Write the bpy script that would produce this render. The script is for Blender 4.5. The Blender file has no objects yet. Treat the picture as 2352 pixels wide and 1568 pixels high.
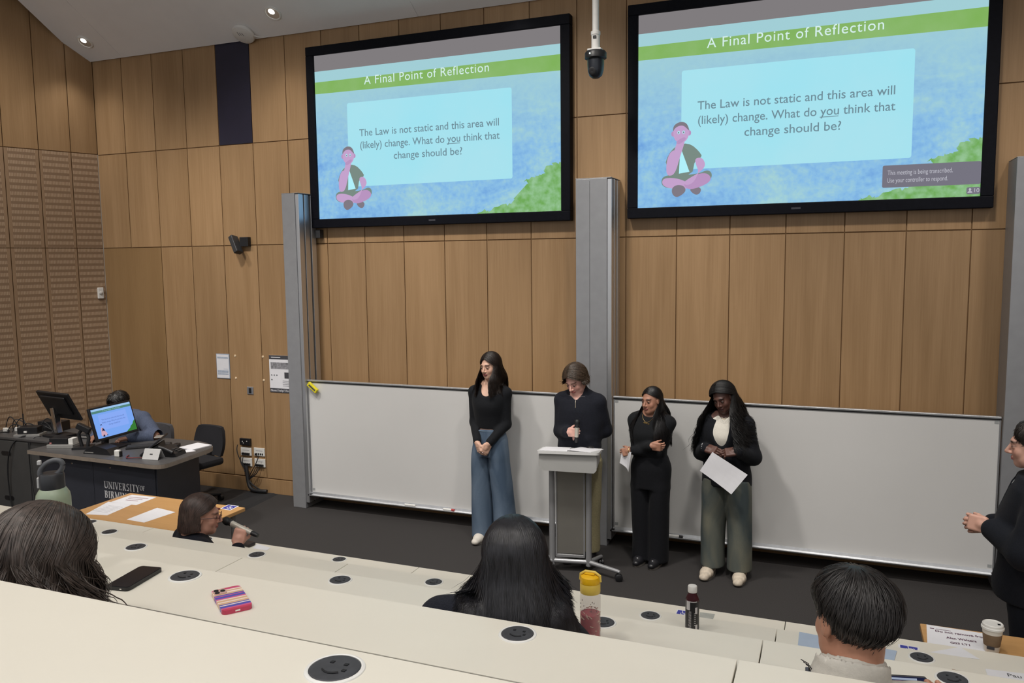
import bpy, bmesh, math, random
import numpy as np
from mathutils import Vector, Matrix
random.seed(7)
rng = np.random.default_rng(7)
SC = bpy.context.scene
COL = SC.collection
PI = math.pi

# ------------------------------------------------------------------ camera
CAM_H = 2.52
FPX = 1844.0
def cam_axes(yaw, pitch, roll):
    f = np.array([-math.sin(yaw)*math.cos(pitch), math.cos(yaw)*math.cos(pitch), -math.sin(pitch)])
    r = np.array([math.cos(yaw), math.sin(yaw), 0.0]); d = np.cross(f, r)
    c, s = math.cos(roll), math.sin(roll)
    return np.array([c*r + s*d, -s*r + c*d, f])
AX = cam_axes(math.radians(21.855), math.radians(5.793), math.radians(0.6445))
cd = bpy.data.cameras.new('camera'); cam = bpy.data.objects.new('camera', cd); COL.objects.link(cam)
cd.sensor_width = 36.0; cd.lens = 36.0*FPX/2352.0; cd.clip_start = 0.05
_m = Matrix([[AX[0][i], -AX[1][i], -AX[2][i], (0, 0, CAM_H)[i]] for i in range(3)] + [[0, 0, 0, 1]])
cam.matrix_world = _m
SC.camera = cam

# ------------------------------------------------------------------ world, lights, exposure
SC.view_settings.view_transform = 'Standard'; SC.view_settings.look = 'None'
SC.view_settings.gamma = 1.0; SC.view_settings.exposure = 0.0; SC.view_settings.use_curve_mapping = False
w = bpy.data.worlds.new('hall_ambient'); SC.world = w; w.use_nodes = True
w.node_tree.nodes['Background'].inputs[0].default_value = (0.98, 0.985, 1.0, 1)
w.node_tree.nodes['Background'].inputs[1].default_value = 0.66

def ceil_z(y):                       # sloped soffit rises towards the audience, then runs level
    return 4.81 + min(7.0 - y, 2.6)*0.62
STAGE_LIGHTS = [(-7.736, 6.751), (-5.205, 6.748), (-2.67, 6.748), (-0.13, 6.748), (2.40, 6.748)]
ADDED_LIGHTS = [(x, y) for y in (3.6, 1.4, -0.8) for x in (-7.7, -5.2, -2.67, -0.13, 2.4)]  # unseen lamps, added over the audience to brighten desks and front wall
def lamp(name, kind, loc, power, size=0.1, color=(1, 0.95, 0.885), aim=(0, 0, -1), spot=2.0, blend=0.6):
    l = bpy.data.lights.new(name, kind); l.energy = power; l.color = color
    if kind == 'AREA': l.shape = 'DISK'; l.size = size
    else: l.shadow_soft_size = size
    if kind == 'SPOT': l.spot_size = spot; l.spot_blend = blend
    o = bpy.data.objects.new(name, l); COL.objects.link(o); o.location = loc
    o.rotation_euler = Vector(aim).to_track_quat('-Z', 'Y').to_euler()
    return o
for x, y in STAGE_LIGHTS[:3]:
    lamp('downlight_beam', 'SPOT', (x, y, ceil_z(y) - 0.10), 16, 0.05, aim=(0, -0.25, -1), spot=math.radians(95), blend=0.8)
STAGE_W = {-7.7: 0.80, -5.2: 1.15, -2.67: 1.10, -0.13: 0.85, 2.4: 0.5}
for x, y in ADDED_LIGHTS:
    if y > 3: lamp('added_wall_beam', 'SPOT', (x, y, ceil_z(y) - 0.06), 670*STAGE_W[x], 0.25, aim=(0, 0.62, -1), spot=math.radians(68), blend=0.7)  # added lamp, tilted at the front wall to lift boards and panels
    else: lamp('added_desk_beam', 'SPOT', (x, y, ceil_z(y) - 0.06), (150 if y > 0 else 180)*(1.0 if x < 0 else 0.85), 0.25, aim=(0, 0.08, -1), spot=math.radians(115), blend=0.5)  # added lamp, lifts the desktops

# ------------------------------------------------------------------ materials
MATS = {}
def lin(r, g, b):
    f = lambda c: (c/255/12.92) if c/255 <= 0.04045 else ((c/255 + 0.055)/1.055)**2.4
    return (f(r), f(g), f(b), 1.0)
def mat(name, col, rough=0.5, metal=0.0, spec=0.5, noise=0.0, nscale=20.0, bump=0.0, bscale=80.0, stretch=(1, 1, 1), emit=0.0, alpha=1.0, trans=0.0, sheen=0.0, coat=0.0):
    if name in MATS: return MATS[name]
    m = bpy.data.materials.new(name); m.use_nodes = True; MATS[name] = m
    nt = m.node_tree; b = nt.nodes['Principled BSDF']
    c = tuple(col) if len(col) == 4 else tuple(col) + (1.0,)
    b.inputs['Base Color'].default_value = c; b.inputs['Roughness'].default_value = rough
    b.inputs['Metallic'].default_value = metal; b.inputs['Specular IOR Level'].default_value = spec
    b.inputs['Alpha'].default_value = alpha; b.inputs['Transmission Weight'].default_value = trans
    b.inputs['Sheen Weight'].default_value = sheen; b.inputs['Coat Weight'].default_value = coat
    if noise or bump:
        tc = nt.nodes.new('ShaderNodeTexCoord'); mp = nt.nodes.new('ShaderNodeMapping')
        mp.inputs['Scale'].default_value = stretch; nt.links.new(tc.outputs['Object'], mp.inputs[0])
    if noise:
        n = nt.nodes.new('ShaderNodeTexNoise'); n.inputs['Scale'].default_value = nscale; n.inputs['Detail'].default_value = 6
        nt.links.new(mp.outputs[0], n.inputs[0])
        r = nt.nodes.new('ShaderNodeValToRGB')
        r.color_ramp.elements[0].position = 0.3; r.color_ramp.elements[1].position = 0.7
        r.color_ramp.elements[0].color = tuple(max(0, x*(1 - noise)) for x in c[:3]) + (1,)
        r.color_ramp.elements[1].color = tuple(x*(1 + noise) for x in c[:3]) + (1,)
        nt.links.new(n.outputs[0], r.inputs[0]); nt.links.new(r.outputs[0], b.inputs['Base Color'])
    if bump:
        n2 = nt.nodes.new('ShaderNodeTexNoise'); n2.inputs['Scale'].default_value = bscale; n2.inputs['Detail'].default_value = 4
        nt.links.new(mp.outputs[0], n2.inputs[0])
        bp = nt.nodes.new('ShaderNodeBump'); bp.inputs['Strength'].default_value = bump; bp.inputs['Distance'].default_value = 0.01
        nt.links.new(n2.outputs[0], bp.inputs['Height']); nt.links.new(bp.outputs[0], b.inputs['Normal'])
    if emit:
        b.inputs['Emission Color'].default_value = c; b.inputs['Emission Strength'].default_value = emit
    return m
def emat(name, col, strength=1.0):
    """light given off by a projected or lit picture"""
    if name in MATS: return MATS[name]
    m = bpy.data.materials.new(name); m.use_nodes = True; MATS[name] = m
    nt = m.node_tree; nt.nodes.clear()
    e = nt.nodes.new('ShaderNodeEmission'); e.inputs[0].default_value = col; e.inputs[1].default_value = strength
    o = nt.nodes.new('ShaderNodeOutputMaterial'); nt.links.new(e.outputs[0], o.inputs[0])
    return m
def wood(name, light, dark, scale=1.0, rough=0.42, axis='Z', contrast=1.0, tone=0.18):
    """veneer: grain stretched along one axis, each panel a slightly different sheet"""
    if name in MATS: return MATS[name]
    m = bpy.data.materials.new(name); m.use_nodes = True; MATS[name] = m
    nt = m.node_tree; b = nt.nodes['Principled BSDF']; b.inputs['Roughness'].default_value = rough
    b.inputs['Specular IOR Level'].default_value = 0.35
    N = nt.nodes.new; L = nt.links.new
    tc = N('ShaderNodeTexCoord'); oi = N('ShaderNodeObjectInfo')
    off = N('ShaderNodeVectorMath'); off.operation = 'SCALE'; off.inputs[0].default_value = (13.1, 7.7, 5.3)
    L(oi.outputs['Random'], off.inputs['Scale'])
    ad = N('ShaderNodeVectorMath'); L(tc.outputs['Object'], ad.inputs[0]); L(off.outputs[0], ad.inputs[1])
    mp = N('ShaderNodeMapping')
    s = {'Z': (9, 9, 0.55), 'X': (0.55, 9, 9), 'Y': (9, 0.55, 9)}[axis]
    mp.inputs['Scale'].default_value = tuple(v*scale for v in s); L(ad.outputs[0], mp.inputs[0])
    n = N('ShaderNodeTexNoise'); n.inputs['Scale'].default_value = 1.0; n.inputs['Detail'].default_value = 5; n.inputs['Distortion'].default_value = 0.6
    L(mp.outputs[0], n.inputs[0])
    mp2 = N('ShaderNodeMapping'); s2 = {'Z': (90, 90, 2.2), 'X': (2.2, 90, 90), 'Y': (90, 2.2, 90)}[axis]
    mp2.inputs['Scale'].default_value = tuple(v*scale for v in s2); L(ad.outputs[0], mp2.inputs[0])
    n2 = N('ShaderNodeTexNoise'); n2.inputs['Scale'].default_value = 1.0; n2.inputs['Detail'].default_value = 3
    L(mp2.outputs[0], n2.inputs[0])
    mx = N('ShaderNodeMix'); mx.data_type = 'FLOAT'; mx.inputs['Factor'].default_value = 0.38
    L(n.outputs[0], mx.inputs['A']); L(n2.outputs[0], mx.inputs['B'])
    r = N('ShaderNodeValToRGB'); r.color_ramp.elements[0].position = 0.5 - 0.22/contrast; r.color_ramp.elements[1].position = 0.5 + 0.22/contrast
    r.color_ramp.elements[0].color = dark; r.color_ramp.elements[1].color = light
    L(mx.outputs['Result'], r.inputs[0])
    mr = N('ShaderNodeMapRange'); mr.inputs['To Min'].default_value = 1 - tone; mr.inputs['To Max'].default_value = 1 + tone*0.5
    L(oi.outputs['Random'], mr.inputs['Value'])
    vm = N('ShaderNodeVectorMath'); vm.operation = 'SCALE'; L(r.outputs[0], vm.inputs[0]); L(mr.outputs[0], vm.inputs['Scale'])
    L(vm.outputs[0], b.inputs['Base Color'])
    return m
WOOD = wood('oak_veneer', (0.405, 0.255, 0.132, 1), (0.305, 0.184, 0.088, 1), tone=0.09, contrast=1.25)
WOOD_DK = wood('dark_oak_veneer', (0.30, 0.185, 0.085, 1), (0.235, 0.138, 0.06, 1), tone=0.05)
JOINT = mat('joint_shadow_gap', (0.17, 0.09, 0.035), 0.8)
BLACK = mat('black_plastic', (0.012, 0.012, 0.014), 0.45, noise=0.15, nscale=60)
CHAR = mat('charcoal_plastic', (0.03, 0.031, 0.034), 0.5, noise=0.15, nscale=40)
WHITE = mat('white_plastic', (0.78, 0.77, 0.74), 0.4, noise=0.03, nscale=30)
PAPER = mat('white_paper', (0.80, 0.80, 0.84), 0.7, noise=0.02, nscale=12)
ALU = mat('brushed_aluminium', (0.62, 0.63, 0.65), 0.38, 0.85, noise=0.06, nscale=30, stretch=(1, 1, 0.05))
GREYMET = mat('grey_painted_metal', (0.30, 0.305, 0.32), 0.42, 0.25, noise=0.04, nscale=14)
CHROME = mat('chrome', (0.8, 0.8, 0.8), 0.15, 1.0, noise=0.03, nscale=20)
INK = mat('dark_print', (0.06, 0.06, 0.07), 0.7, noise=0.05)
TABLEW = wood('beech_laminate', (0.60, 0.345, 0.145, 1), (0.50, 0.275, 0.105, 1), axis='X', rough=0.4, tone=0.05)
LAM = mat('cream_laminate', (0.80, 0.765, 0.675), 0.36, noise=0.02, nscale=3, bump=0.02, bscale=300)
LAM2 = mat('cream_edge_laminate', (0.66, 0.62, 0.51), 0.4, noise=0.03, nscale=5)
CARPET = mat('charcoal_carpet', (0.047, 0.044, 0.0435), 0.95, spec=0.1, noise=0.35, nscale=260, bump=0.3, bscale=500)
BOARD = mat('whiteboard_enamel', (0.66, 0.655, 0.645), 0.30, spec=0.4, noise=0.02, nscale=1.5)
CEIL = mat('ceiling_paint', (0.88, 0.865, 0.86), 0.8, noise=0.02, nscale=4)
RUBBER = mat('black_rubber', (0.015, 0.015, 0.017), 0.6, noise=0.2, nscale=50)
BLUE = mat('blue_sticker', lin(58, 62, 160), 0.5, noise=0.03)

# ------------------------------------------------------------------ mesh helpers
class MB:
    """collects faces; build() links them as one mesh object"""
    def __init__(s): s.v = []; s.f = []; s.mi = []
    def add(s, vs, fs, mi=0):
        o = len(s.v); s.v += [tuple(map(float, p)) for p in vs]
        s.f += [tuple(i + o for i in f) for f in fs]; s.mi += [mi]*len(fs); return s
    def box(s, x0, x1, y0, y1, z0, z1, mi=0, bev=0.0):
        if bev:
            bm = bmesh.new(); bmesh.ops.create_cube(bm, size=1)
            for v in bm.verts: v.co = Vector(((x0+x1)/2 + v.co.x*(x1-x0), (y0+y1)/2 + v.co.y*(y1-y0), (z0+z1)/2 + v.co.z*(z1-z0)))
            bmesh.ops.bevel(bm, geom=bm.edges[:], offset=bev, segments=2, profile=0.5, affect='EDGES')
            bm.verts.index_update(); s.add([v.co[:] for v in bm.verts], [[v.index for v in f.verts] for f in bm.faces], mi); bm.free(); return s
        return s.add([(x0,y0,z0),(x1,y0,z0),(x1,y1,z0),(x0,y1,z0),(x0,y0,z1),(x1,y0,z1),(x1,y1,z1),(x0,y1,z1)],
                     [(0,3,2,1),(4,5,6,7),(0,1,5,4),(1,2,6,5),(2,3,7,6),(3,0,4,7)], mi)
    def obox(s, M, x0, x1, y0, y1, z0, z1, mi=0, bev=0.0):
        t = MB().box(x0, x1, y0, y1, z0, z1, mi, bev); return s.add([M @ Vector(p) for p in t.v], t.f, mi)
    def tube(s, pts, r, n=10, mi=0, cap=True):
        pts = [Vector(p) for p in pts]; rs = r if isinstance(r, (list, tuple)) else [r]*len(pts)
        rings = []; up = None
        for i, p in enumerate(pts):
            t = (pts[min(i+1, len(pts)-1)] - pts[max(i-1, 0)]).normalized()
            if up is None: up = Vector((0, 0, 1)) if abs(t.z) < 0.9 else Vector((1, 0, 0))
            a = t.cross(up).normalized(); bb = a.cross(t).normalized(); up = bb
            rings.append([p + (a*math.cos(2*PI*k/n) + bb*math.sin(2*PI*k/n))*rs[i] for k in range(n)])
        vs = [q for rg in rings for q in rg]; fs = []
        for i in range(len(pts)-1):
            for k in range(n): fs.append((i*n+k, i*n+(k+1) % n, (i+1)*n+(k+1) % n, (i+1)*n+k))
        if cap: fs += [tuple(range(n))[::-1], tuple((len(pts)-1)*n + k for k in range(n))]
        return s.add(vs, fs, mi)
    def lathe(s, prof, c=(0, 0, 0), n=32, mi=0, M=None):
        vs = []; fs = []
        for (r, z) in prof:
            for k in range(n):
                a = 2*PI*k/n; vs.append(Vector((r*math.cos(a), r*math.sin(a), z)))
        m = len(prof)
        for i in range(m-1):
            for k in range(n): fs.append((i*n+k, i*n+(k+1) % n, (i+1)*n+(k+1) % n, (i+1)*n+k))
        fs += [tuple(range(n))[::-1], tuple((m-1)*n + k for k in range(n))]
        if M is not None: vs = [M @ v for v in vs]
        return s.add([v + Vector(c) for v in vs], fs, mi)
    def prism(s, poly, y0, y1, M=None, mi=0):
        """polygon in local x,z extruded along local y"""
        n = len(poly); vs = [(x, y0, z) for x, z in poly] + [(x, y1, z) for x, z in poly]
        fs = [tuple(range(n)), tuple(range(n, 2*n))[::-1]] + [(i, n+i, n+(i+1) % n, (i+1) % n) for i in range(n)]
        if M is not None: vs = [M @ Vector(p) for p in vs]
        return s.add(vs, fs, mi)
    def build(s, name, mats, parent=None, smooth=False, M=None):
        me = bpy.data.meshes.new(name); me.from_pydata(s.v, [], s.f)
        if not isinstance(mats, (list, tuple)): mats = [mats]
        for m in mats: me.materials.append(m)
        if len(mats) > 1: me.polygons.foreach_set('material_index', s.mi)
        bm = bmesh.new(); bm.from_mesh(me); bmesh.ops.recalc_face_normals(bm, faces=bm.faces); bm.to_mesh(me); bm.free()
        if smooth:
            me.polygons.foreach_set('use_smooth', [True]*len(me.polygons))
            try: me.set_sharp_from_angle(angle=math.radians(38))
            except Exception: pass
        o = bpy.data.objects.new(name, me); COL.objects.link(o)
        if parent is not None: o.parent = parent
        elif M is not None: o.matrix_world = M
        return o
def tag(o, label, cat, group=None):
    o['label'] = label; o['category'] = cat
    if group: o['group'] = group
    return o
def struct(o, label=None):
    o['kind'] = 'structure'
    if label: o['label'] = label
    return o
def empty(name, label, cat, loc=(0, 0, 0), rz=0.0, group=None):
    o = bpy.data.objects.new(name, None); COL.objects.link(o); o.location = loc; o.rotation_euler = (0, 0, rz)
    return tag(o, label, cat, group)
def sempty(name, loc=(0, 0, 0), rz=0.0):
    o = bpy.data.objects.new(name, None); COL.objects.link(o); o.location = loc; o.rotation_euler = (0, 0, rz)
    return struct(o)
def rrect(x0, x1, z0, z1, r, n=5):
    out = []
    for cx, cz, a0 in ((x1-r, z1-r, 0), (x0+r, z1-r, 90), (x0+r, z0+r, 180), (x1-r, z0+r, 270)):
        for k in range(n+1):
            a = math.radians(a0 + 90*k/n); out.append((cx + r*math.cos(a), cz + r*math.sin(a)))
    return out
def text_mesh(body, size, align='CENTER', spacing=1.0, bold=0.0, depth=0.0):
    c = bpy.data.curves.new('txt', 'FONT'); c.body = body; c.size = size; c.align_x = align; c.align_y = 'CENTER'
    c.space_character = spacing; c.offset = bold; c.extrude = depth; c.resolution_u = 4
    o = bpy.data.objects.new('txt', c); COL.objects.link(o)
    me = bpy.data.meshes.new_from_object(o.evaluated_get(bpy.context.evaluated_depsgraph_get()))
    vs = [tuple(v.co) for v in me.vertices]; fs = [tuple(p.vertices) for p in me.polygons]
    bpy.data.objects.remove(o); bpy.data.curves.remove(c); bpy.data.meshes.remove(me)
    return vs, fs
def add_text(mb, body, size, pos, right, up, align='CENTER', spacing=1.0, bold=0.0, mi=0, width=None):
    """flat lettering at pos, reading along right; width stretches it to a measured length"""
    vs, fs = text_mesh(body, size, align, spacing, bold)
    if not vs: return
    if width:
        xs = [v[0] for v in vs]; k = width/(max(xs) - min(xs)); vs = [(v[0]*k, v[1], v[2]) for v in vs]
    P = Vector(pos); R = Vector(right).normalized(); U = Vector(up).normalized()
    mb.add([P + R*v[0] + U*v[1] for v in vs], fs, mi)

# ================================================================== THE ROOM
WY = 7.0
# ---- front wall: oak veneer sheets on battens, shadow gaps between
wf = struct(MB().box(-8.3, 4.4, WY + 0.009, WY + 0.12, 0, 7.0).build('wall_front', JOINT))
GAP = 0.0045
PX = [-7.94] + [-7.506 + 0.4455*k for k in range(27)]
PZ = [(0.168, 2.71), (2.71, 3.775), (3.775, 4.90)]
NAVY = mat('navy_panel', (0.012, 0.010, 0.030), 0.55, noise=0.1, nscale=8)
def panel_mesh(wd, ht):
    b = MB().box(-wd/2, wd/2, 0, 0.0085, -ht/2, ht/2)
    me = bpy.data.meshes.new('panel'); me.from_pydata(b.v, [], b.f); return me
_pm = {}
def panel(parent, xc, zc, wd, ht, m, y=WY, name='panel'):
    key = (round(wd, 4), round(ht, 4), m.name)
    if key not in _pm: _pm[key] = panel_mesh(wd, ht); _pm[key].materials.append(m)
    o = bpy.data.objects.new(name, _pm[key]); COL.objects.link(o); o.parent = parent; o.location = (xc, y, zc); return o
for i in range(len(PX)-1):
    for r, (z0, z1) in enumerate(PZ):
        if r == 0 and i < 2: continue
        x0, x1 = PX[i], PX[i+1]
        m = NAVY if (r == 2 and abs(x0 + 6.17) < 0.05) else WOOD
        o = panel(wf, (x0+x1)/2, (z0+z1)/2, x1-x0-2*GAP, z1-z0-2*GAP, m)
        if m is NAVY: o['label'] = 'dark navy wall panel'
# the wide darker service door in the corner
d1 = sempty('door_1', (0, 0, 0))
panel(d1, (PX[0]+PX[2])/2, (0.168+2.71)/2, PX[2]-PX[0]-2*GAP, 2.542-2*GAP, WOOD_DK, name='door_leaf')
bb = struct(MB().box(-7.94, 4.1, WY - 0.004, WY + 0.0085, 0.0, 0.160, bev=0.003).build('baseboard_front', WOOD))
# ---- left wall fans out towards the audience
LO = Vector((-7.94, 7.0, 0)); LU = Vector((-0.353, -0.936, 0)).normalized(); LN = Vector((0.936, -0.353, 0))
LM = Matrix([[LU.x, -LN.x, 0, LO.x], [LU.y, -LN.y, 0, LO.y], [0, 0, 1, 0], [0, 0, 0, 1]])  # local x along wall, local y into it
def slot_mat():
    m = bpy.data.materials.new('slotted_oak_panel'); m.use_nodes = True; nt = m.node_tree; b = nt.nodes['Principled BSDF']
    b.inputs['Roughness'].default_value = 0.55; N = nt.nodes.new; L = nt.links.new
    tc = N('ShaderNodeTexCoord'); sp = N('ShaderNodeSeparateXYZ'); L(tc.outputs['Object'], sp.inputs[0])
    def mth(op, a, bb=None):
        n = N('ShaderNodeMath'); n.operation = op
        for i, q in enumerate((a, bb)):
            if q is None: continue
            if isinstance(q, (int, float)): n.inputs[i].default_value = q
            else: L(q, n.inputs[i])
        return n.outputs[0]
    fz = mth('FRACT', mth('DIVIDE', mth('ADD', sp.outputs['Z'], 40.0), 0.0665))
    band = mth('LESS_THAN', fz, 0.56)
    fx = mth('FRACT', mth('DIVIDE', mth('ADD', sp.outputs['X'], 40.0), 0.0150))
    slot = mth('LESS_THAN', fx, 0.36)
    ax = mth('ABSOLUTE', sp.outputs['X']); az = mth('ABSOLUTE', sp.outputs['Z'])
    inx = mth('LESS_THAN', ax, 0.135)
    hole = mth('MULTIPLY', mth('MULTIPLY', band, slot), inx)
    n = N('ShaderNodeTexNoise'); n.inputs['Scale'].default_value = 6; L(tc.outputs['Object'], n.inputs[0])
    r = N('ShaderNodeValToRGB'); r.color_ramp.elements[0].color = (0.29, 0.185, 0.108, 1); r.color_ramp.elements[1].color = (0.38, 0.25, 0.15, 1)
    L(n.outputs[0], r.inputs[0])
    mx = N('ShaderNodeMix'); mx.data_type = 'RGBA'; L(hole, mx.inputs['Factor']); L(r.outputs[0], mx.inputs['A']); mx.inputs['B'].default_value = (0.52, 0.385, 0.27, 1)
    plain = mth('MULTIPLY', mth('SUBTRACT', 1.0, band), inx)
    mx2 = N('ShaderNodeMix'); mx2.data_type = 'RGBA'; L(plain, mx2.inputs['Factor']); L(mx.outputs['Result'], mx2.inputs['A']); mx2.inputs['B'].default_value = (0.265, 0.170, 0.102, 1)
    L(mx2.outputs['Result'], b.inputs['Base Color'])
    bp = N('ShaderNodeBump'); bp.inputs['Strength'].default_value = 0.4; bp.inputs['Distance'].default_value = 0.004; bp.invert = True
    L(hole, bp.inputs['Height']); L(bp.outputs[0], b.inputs['Normal'])
    return m
SLOT = slot_mat()
wl = struct(MB().box(0, 9.5, 0.009, 0.1, 0, 7.0).build('wall_left', JOINT, M=LM))
us = [0.0, 0.287, 0.617, 0.960] + [0.960 + 0.343*k for k in range(1, 24)]
for i in range(len(us)-1):
    for z0, z1, m in ((0.168, 2.71, SLOT), (2.71, 3.785, SLOT), (3.785, 6.9, WOOD)):
        panel(wl, (us[i]+us[i+1])/2, (z0+z1)/2, us[i+1]-us[i]-2*GAP, z1-z0-2*GAP, m, y=0.0)
struct(MB().box(0, 9.5, -0.004, 0.0085, 0, 0.16).build('baseboard_left', WOOD_DK, M=LM))
struct(MB().box(-0.004, 0.003, -0.006, 0.0, 0.16, 3.78, bev=0.001).build('trim_1', mat('pale_edge_trim', (0.42, 0.38, 0.33), 0.5, noise=0.05), M=LM))
# ---- right wall, mirrored, outside the frame
RM = Matrix([[0.353, 0.936, 0, 4.1], [-0.936, 0.353, 0, 7.0], [0, 0, 1, 0], [0, 0, 0, 1]])
wr = struct(MB().box(0, 9.5, 0.0, 0.1, 0, 7.0).build('wall_right', WOOD, M=RM))
# ---- floor and seating tiers
ROWS = {'A': (1.005, 1.925, 0.945), 'B': (1.731, 1.649, 1.672), 'C': (2.478, 1.350, 2.418), 'D': (3.215, 1.056, 3.155), 'E': (3.925, 0.775, 3.868)}  # far edge, height, socket line
struct(MB().box(-12, 7, -4, 7.05, -0.06, 0.0).build('floor', CARPET))
fl = None
for k, zt in (('D', 0.281), ('C', 0.575), ('B', 0.874), ('A', 1.150)):
    struct(MB().box(-11.5, 4.6, -4, ROWS[k][0] - 0.035, (zt - 0.295) if k != 'D' else 0.0, zt).build('floor', CARPET))
# ---- sloped soffit with recessed downlights
ce = sempty('ceiling')
CX = [-8.05, -7.456, -3.72, 0.05, 4.3]
sl = math.atan(0.62)
for i in range(len(CX)-1):
    x0, x1 = CX[i] + 0.0015, CX[i+1] - 0.0015
    MB().add([(x0, 6.985, 4.82), (x1, 6.985, 4.82), (x1, 4.4, 6.422), (x0, 4.4, 6.422), (x0, 6.985, 4.87), (x1, 6.985, 4.87), (x1, 4.4, 6.472), (x0, 4.4, 6.472)],
             [(0,1,2,3), (4,7,6,5), (0,4,5,1), (1,5,6,2), (2,6,7,3), (3,7,4,0)]).build('ceiling_board', CEIL, ce)
struct(MB().box(-8.05, 4.3, -3, 4.4, 6.422, 6.48).build('ceiling', CEIL))
struct(MB().box(-12, 5, -3.5, 7.1, 6.95, 7.0).build('ceiling', mat('dark_soffit', (0.05, 0.05, 0.05), 0.9, noise=0.1)))
BULB = emat('lamp_glow', (1.0, 0.95, 0.86, 1), 9.0)
DISH = mat('lamp_reflector', (0.75, 0.74, 0.72), 0.3, 0.6, noise=0.02)
for (x, y), lb in zip(STAGE_LIGHTS[:2], ('recessed ceiling downlight nearest the left corner of the soffit', 'recessed ceiling downlight beside the round white ceiling unit')):
    e = empty('downlight', lb, 'ceiling light', (x, y, ceil_z(y)), group='recessed downlights')
    e.rotation_euler = (-sl, 0, 0)
    T = Matrix.Rotation(0, 4, 'X')
    MB().lathe([(0.070, 0.004), (0.088, 0.0), (0.088, -0.006), (0.077, -0.014), (0.068, -0.012), (0.068, 0.004)], n=36).build('trim_ring', WHITE, e, smooth=True)
    MB().lathe([(0.068, -0.008), (0.050, -0.002), (0.0, -0.001)], n=36).build('reflector', DISH, e, smooth=True)
    MB().lathe([(0.001, -0.016), (0.02, -0.014), (0.036, -0.006), (0.036, -0.001)], c=(0, -0.024, 0), n=28).build('bulb', BULB, e, smooth=True)
# round white unit hung under the soffit edge
e = empty('ceiling_unit', 'round white disc unit on the soffit above the navy panel', 'ceiling unit', (-5.69, 6.90, ceil_z(6.90))); e.rotation_euler = (-sl, 0, 0)
MB().lathe([(0.0, -0.055), (0.085, -0.052), (0.110, -0.040), (0.118, -0.022), (0.112, -0.004), (0.09, 0.0), (0.0, 0.0)], n=40).build('housing', WHITE, e, smooth=True)
b = MB()
for k in range(3): b.box(-0.03 + 0.022*k, -0.022 + 0.022*k, -0.06 + 0.01*k, -0.015 + 0.005*k, -0.0545, -0.052)
b.build('vent_slot', mat('grey_slot', (0.25, 0.25, 0.25), 0.6, noise=0.05), e)
MB().tube([(0.09, 0.03, -0.02), (0.16, 0.05, -0.035), (0.20, 0.075, -0.02), (0.23, 0.09, 0.0)], 0.006, 8).build('cable', WHITE, e, smooth=True)

# ================================================================== COLUMNS OF THE BOARD SYSTEM
def column(x0, x1, xr, label):
    e = empty('board_column', label, 'column', ((x0+x1)/2, 6.84, 0), group='grey board columns'); cx = (x0+x1)/2
    MB().box(x0-cx, x1-cx, -0.16, 0.15, 0, 3.2, bev=0.004).build('cover', GREYMET, e)
    b = MB()
    for k, yy in enumerate((-0.15, -0.055, 0.05)):
        b = MB().box(x1-cx+0.0005, xr-cx, yy, yy + 0.075, 0.06, 3.195, bev=0.003); b.build('rail', ALU, e)
    MB().box(x1-cx-0.006, xr-cx-0.02, -0.14, 0.14, 0.05, 3.17).build('slot', BLACK, e)
    MB().box(x0-cx-0.001, xr-cx, -0.161, 0.151, 3.2, 3.206, bev=0.002).build('cap', GREYMET, e)
    return e
column(-5.14, -4.985, -4.945, 'narrow grey metal column at the left end of the whiteboards')
c2 = column(-2.077, -1.80, -1.762, 'wide grey metal column between the two whiteboards behind the lectern')
MB().box(-0.015, -0.0125, -0.1612, -0.158, 0.02, 3.18).build('seam', CHAR, c2)
column(1.178, 1.46, 1.50, 'grey metal column at the right end behind the suited man')
tag(MB().box(-4.93, -4.875, 6.93, 6.995, 2.765, 2.85, bev=0.004).build('bracket_box', CHAR), 'small dark bracket box beside the left column under the screen', 'bracket')

# ================================================================== WHITEBOARDS
def whiteboard(x0, x1, label):
    e = empty('whiteboard', label, 'whiteboard', ((x0+x1)/2, 6.74, 0.135), group='sliding whiteboards'); h = 1.2; a = (x1-x0)/2
    MB().box(-a+0.012, a-0.012, -0.008, 0.008, 0.03, h-0.015).build('writing_surface', BOARD, e)
    MB().box(-a, a, -0.020, 0.012, h-0.018, h, bev=0.004).build('top_rail', ALU, e)
    MB().box(-a, a, -0.014, 0.010, h-0.028, h-0.0185).build('seal', BLACK, e)
    for s in (-1, 1): MB().box(min(s*a, s*(a-0.013)), max(s*a, s*(a-0.013)), -0.014, 0.012, 0.02, h-0.02, bev=0.003).build('side_rail', ALU, e)
    MB().prism([(-0.010, 0.006), (-0.055, 0.0), (-0.060, 0.010), (-0.054, 0.012), (-0.02, 0.012), (-0.012, 0.034), (0.012, 0.034), (0.012, 0.0)], -a, a,
               M=Matrix.Rotation(PI/2, 4, 'Z') @ Matrix.Scale(-1, 4, (0, 1, 0))).build('pen_tray', ALU, e)
    for s in (-1, 1): MB().box(s*a - 0.02, s*a + 0.02, -0.05, 0.0, -0.004, 0.018, bev=0.003).build('end_cap', BLACK, e)
    for (sx, sz) in ((-1, 0.06), (1, 0.06), (-1, h-0.045), (1, h-0.045)): MB().box(sx*(a-0.03)-0.014, sx*(a-0.03)+0.014, -0.0095, -0.006, sz-0.012, sz+0.012).build('corner_pad', mat('grey_pad', (0.35, 0.36, 0.36), 0.6, noise=0.05), e)
    return e
whiteboard(-4.945, -2.085, 'left sliding whiteboard behind the woman in blue jeans')
whiteboard(-1.755, 1.172, 'right sliding whiteboard behind the two women in black')
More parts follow.
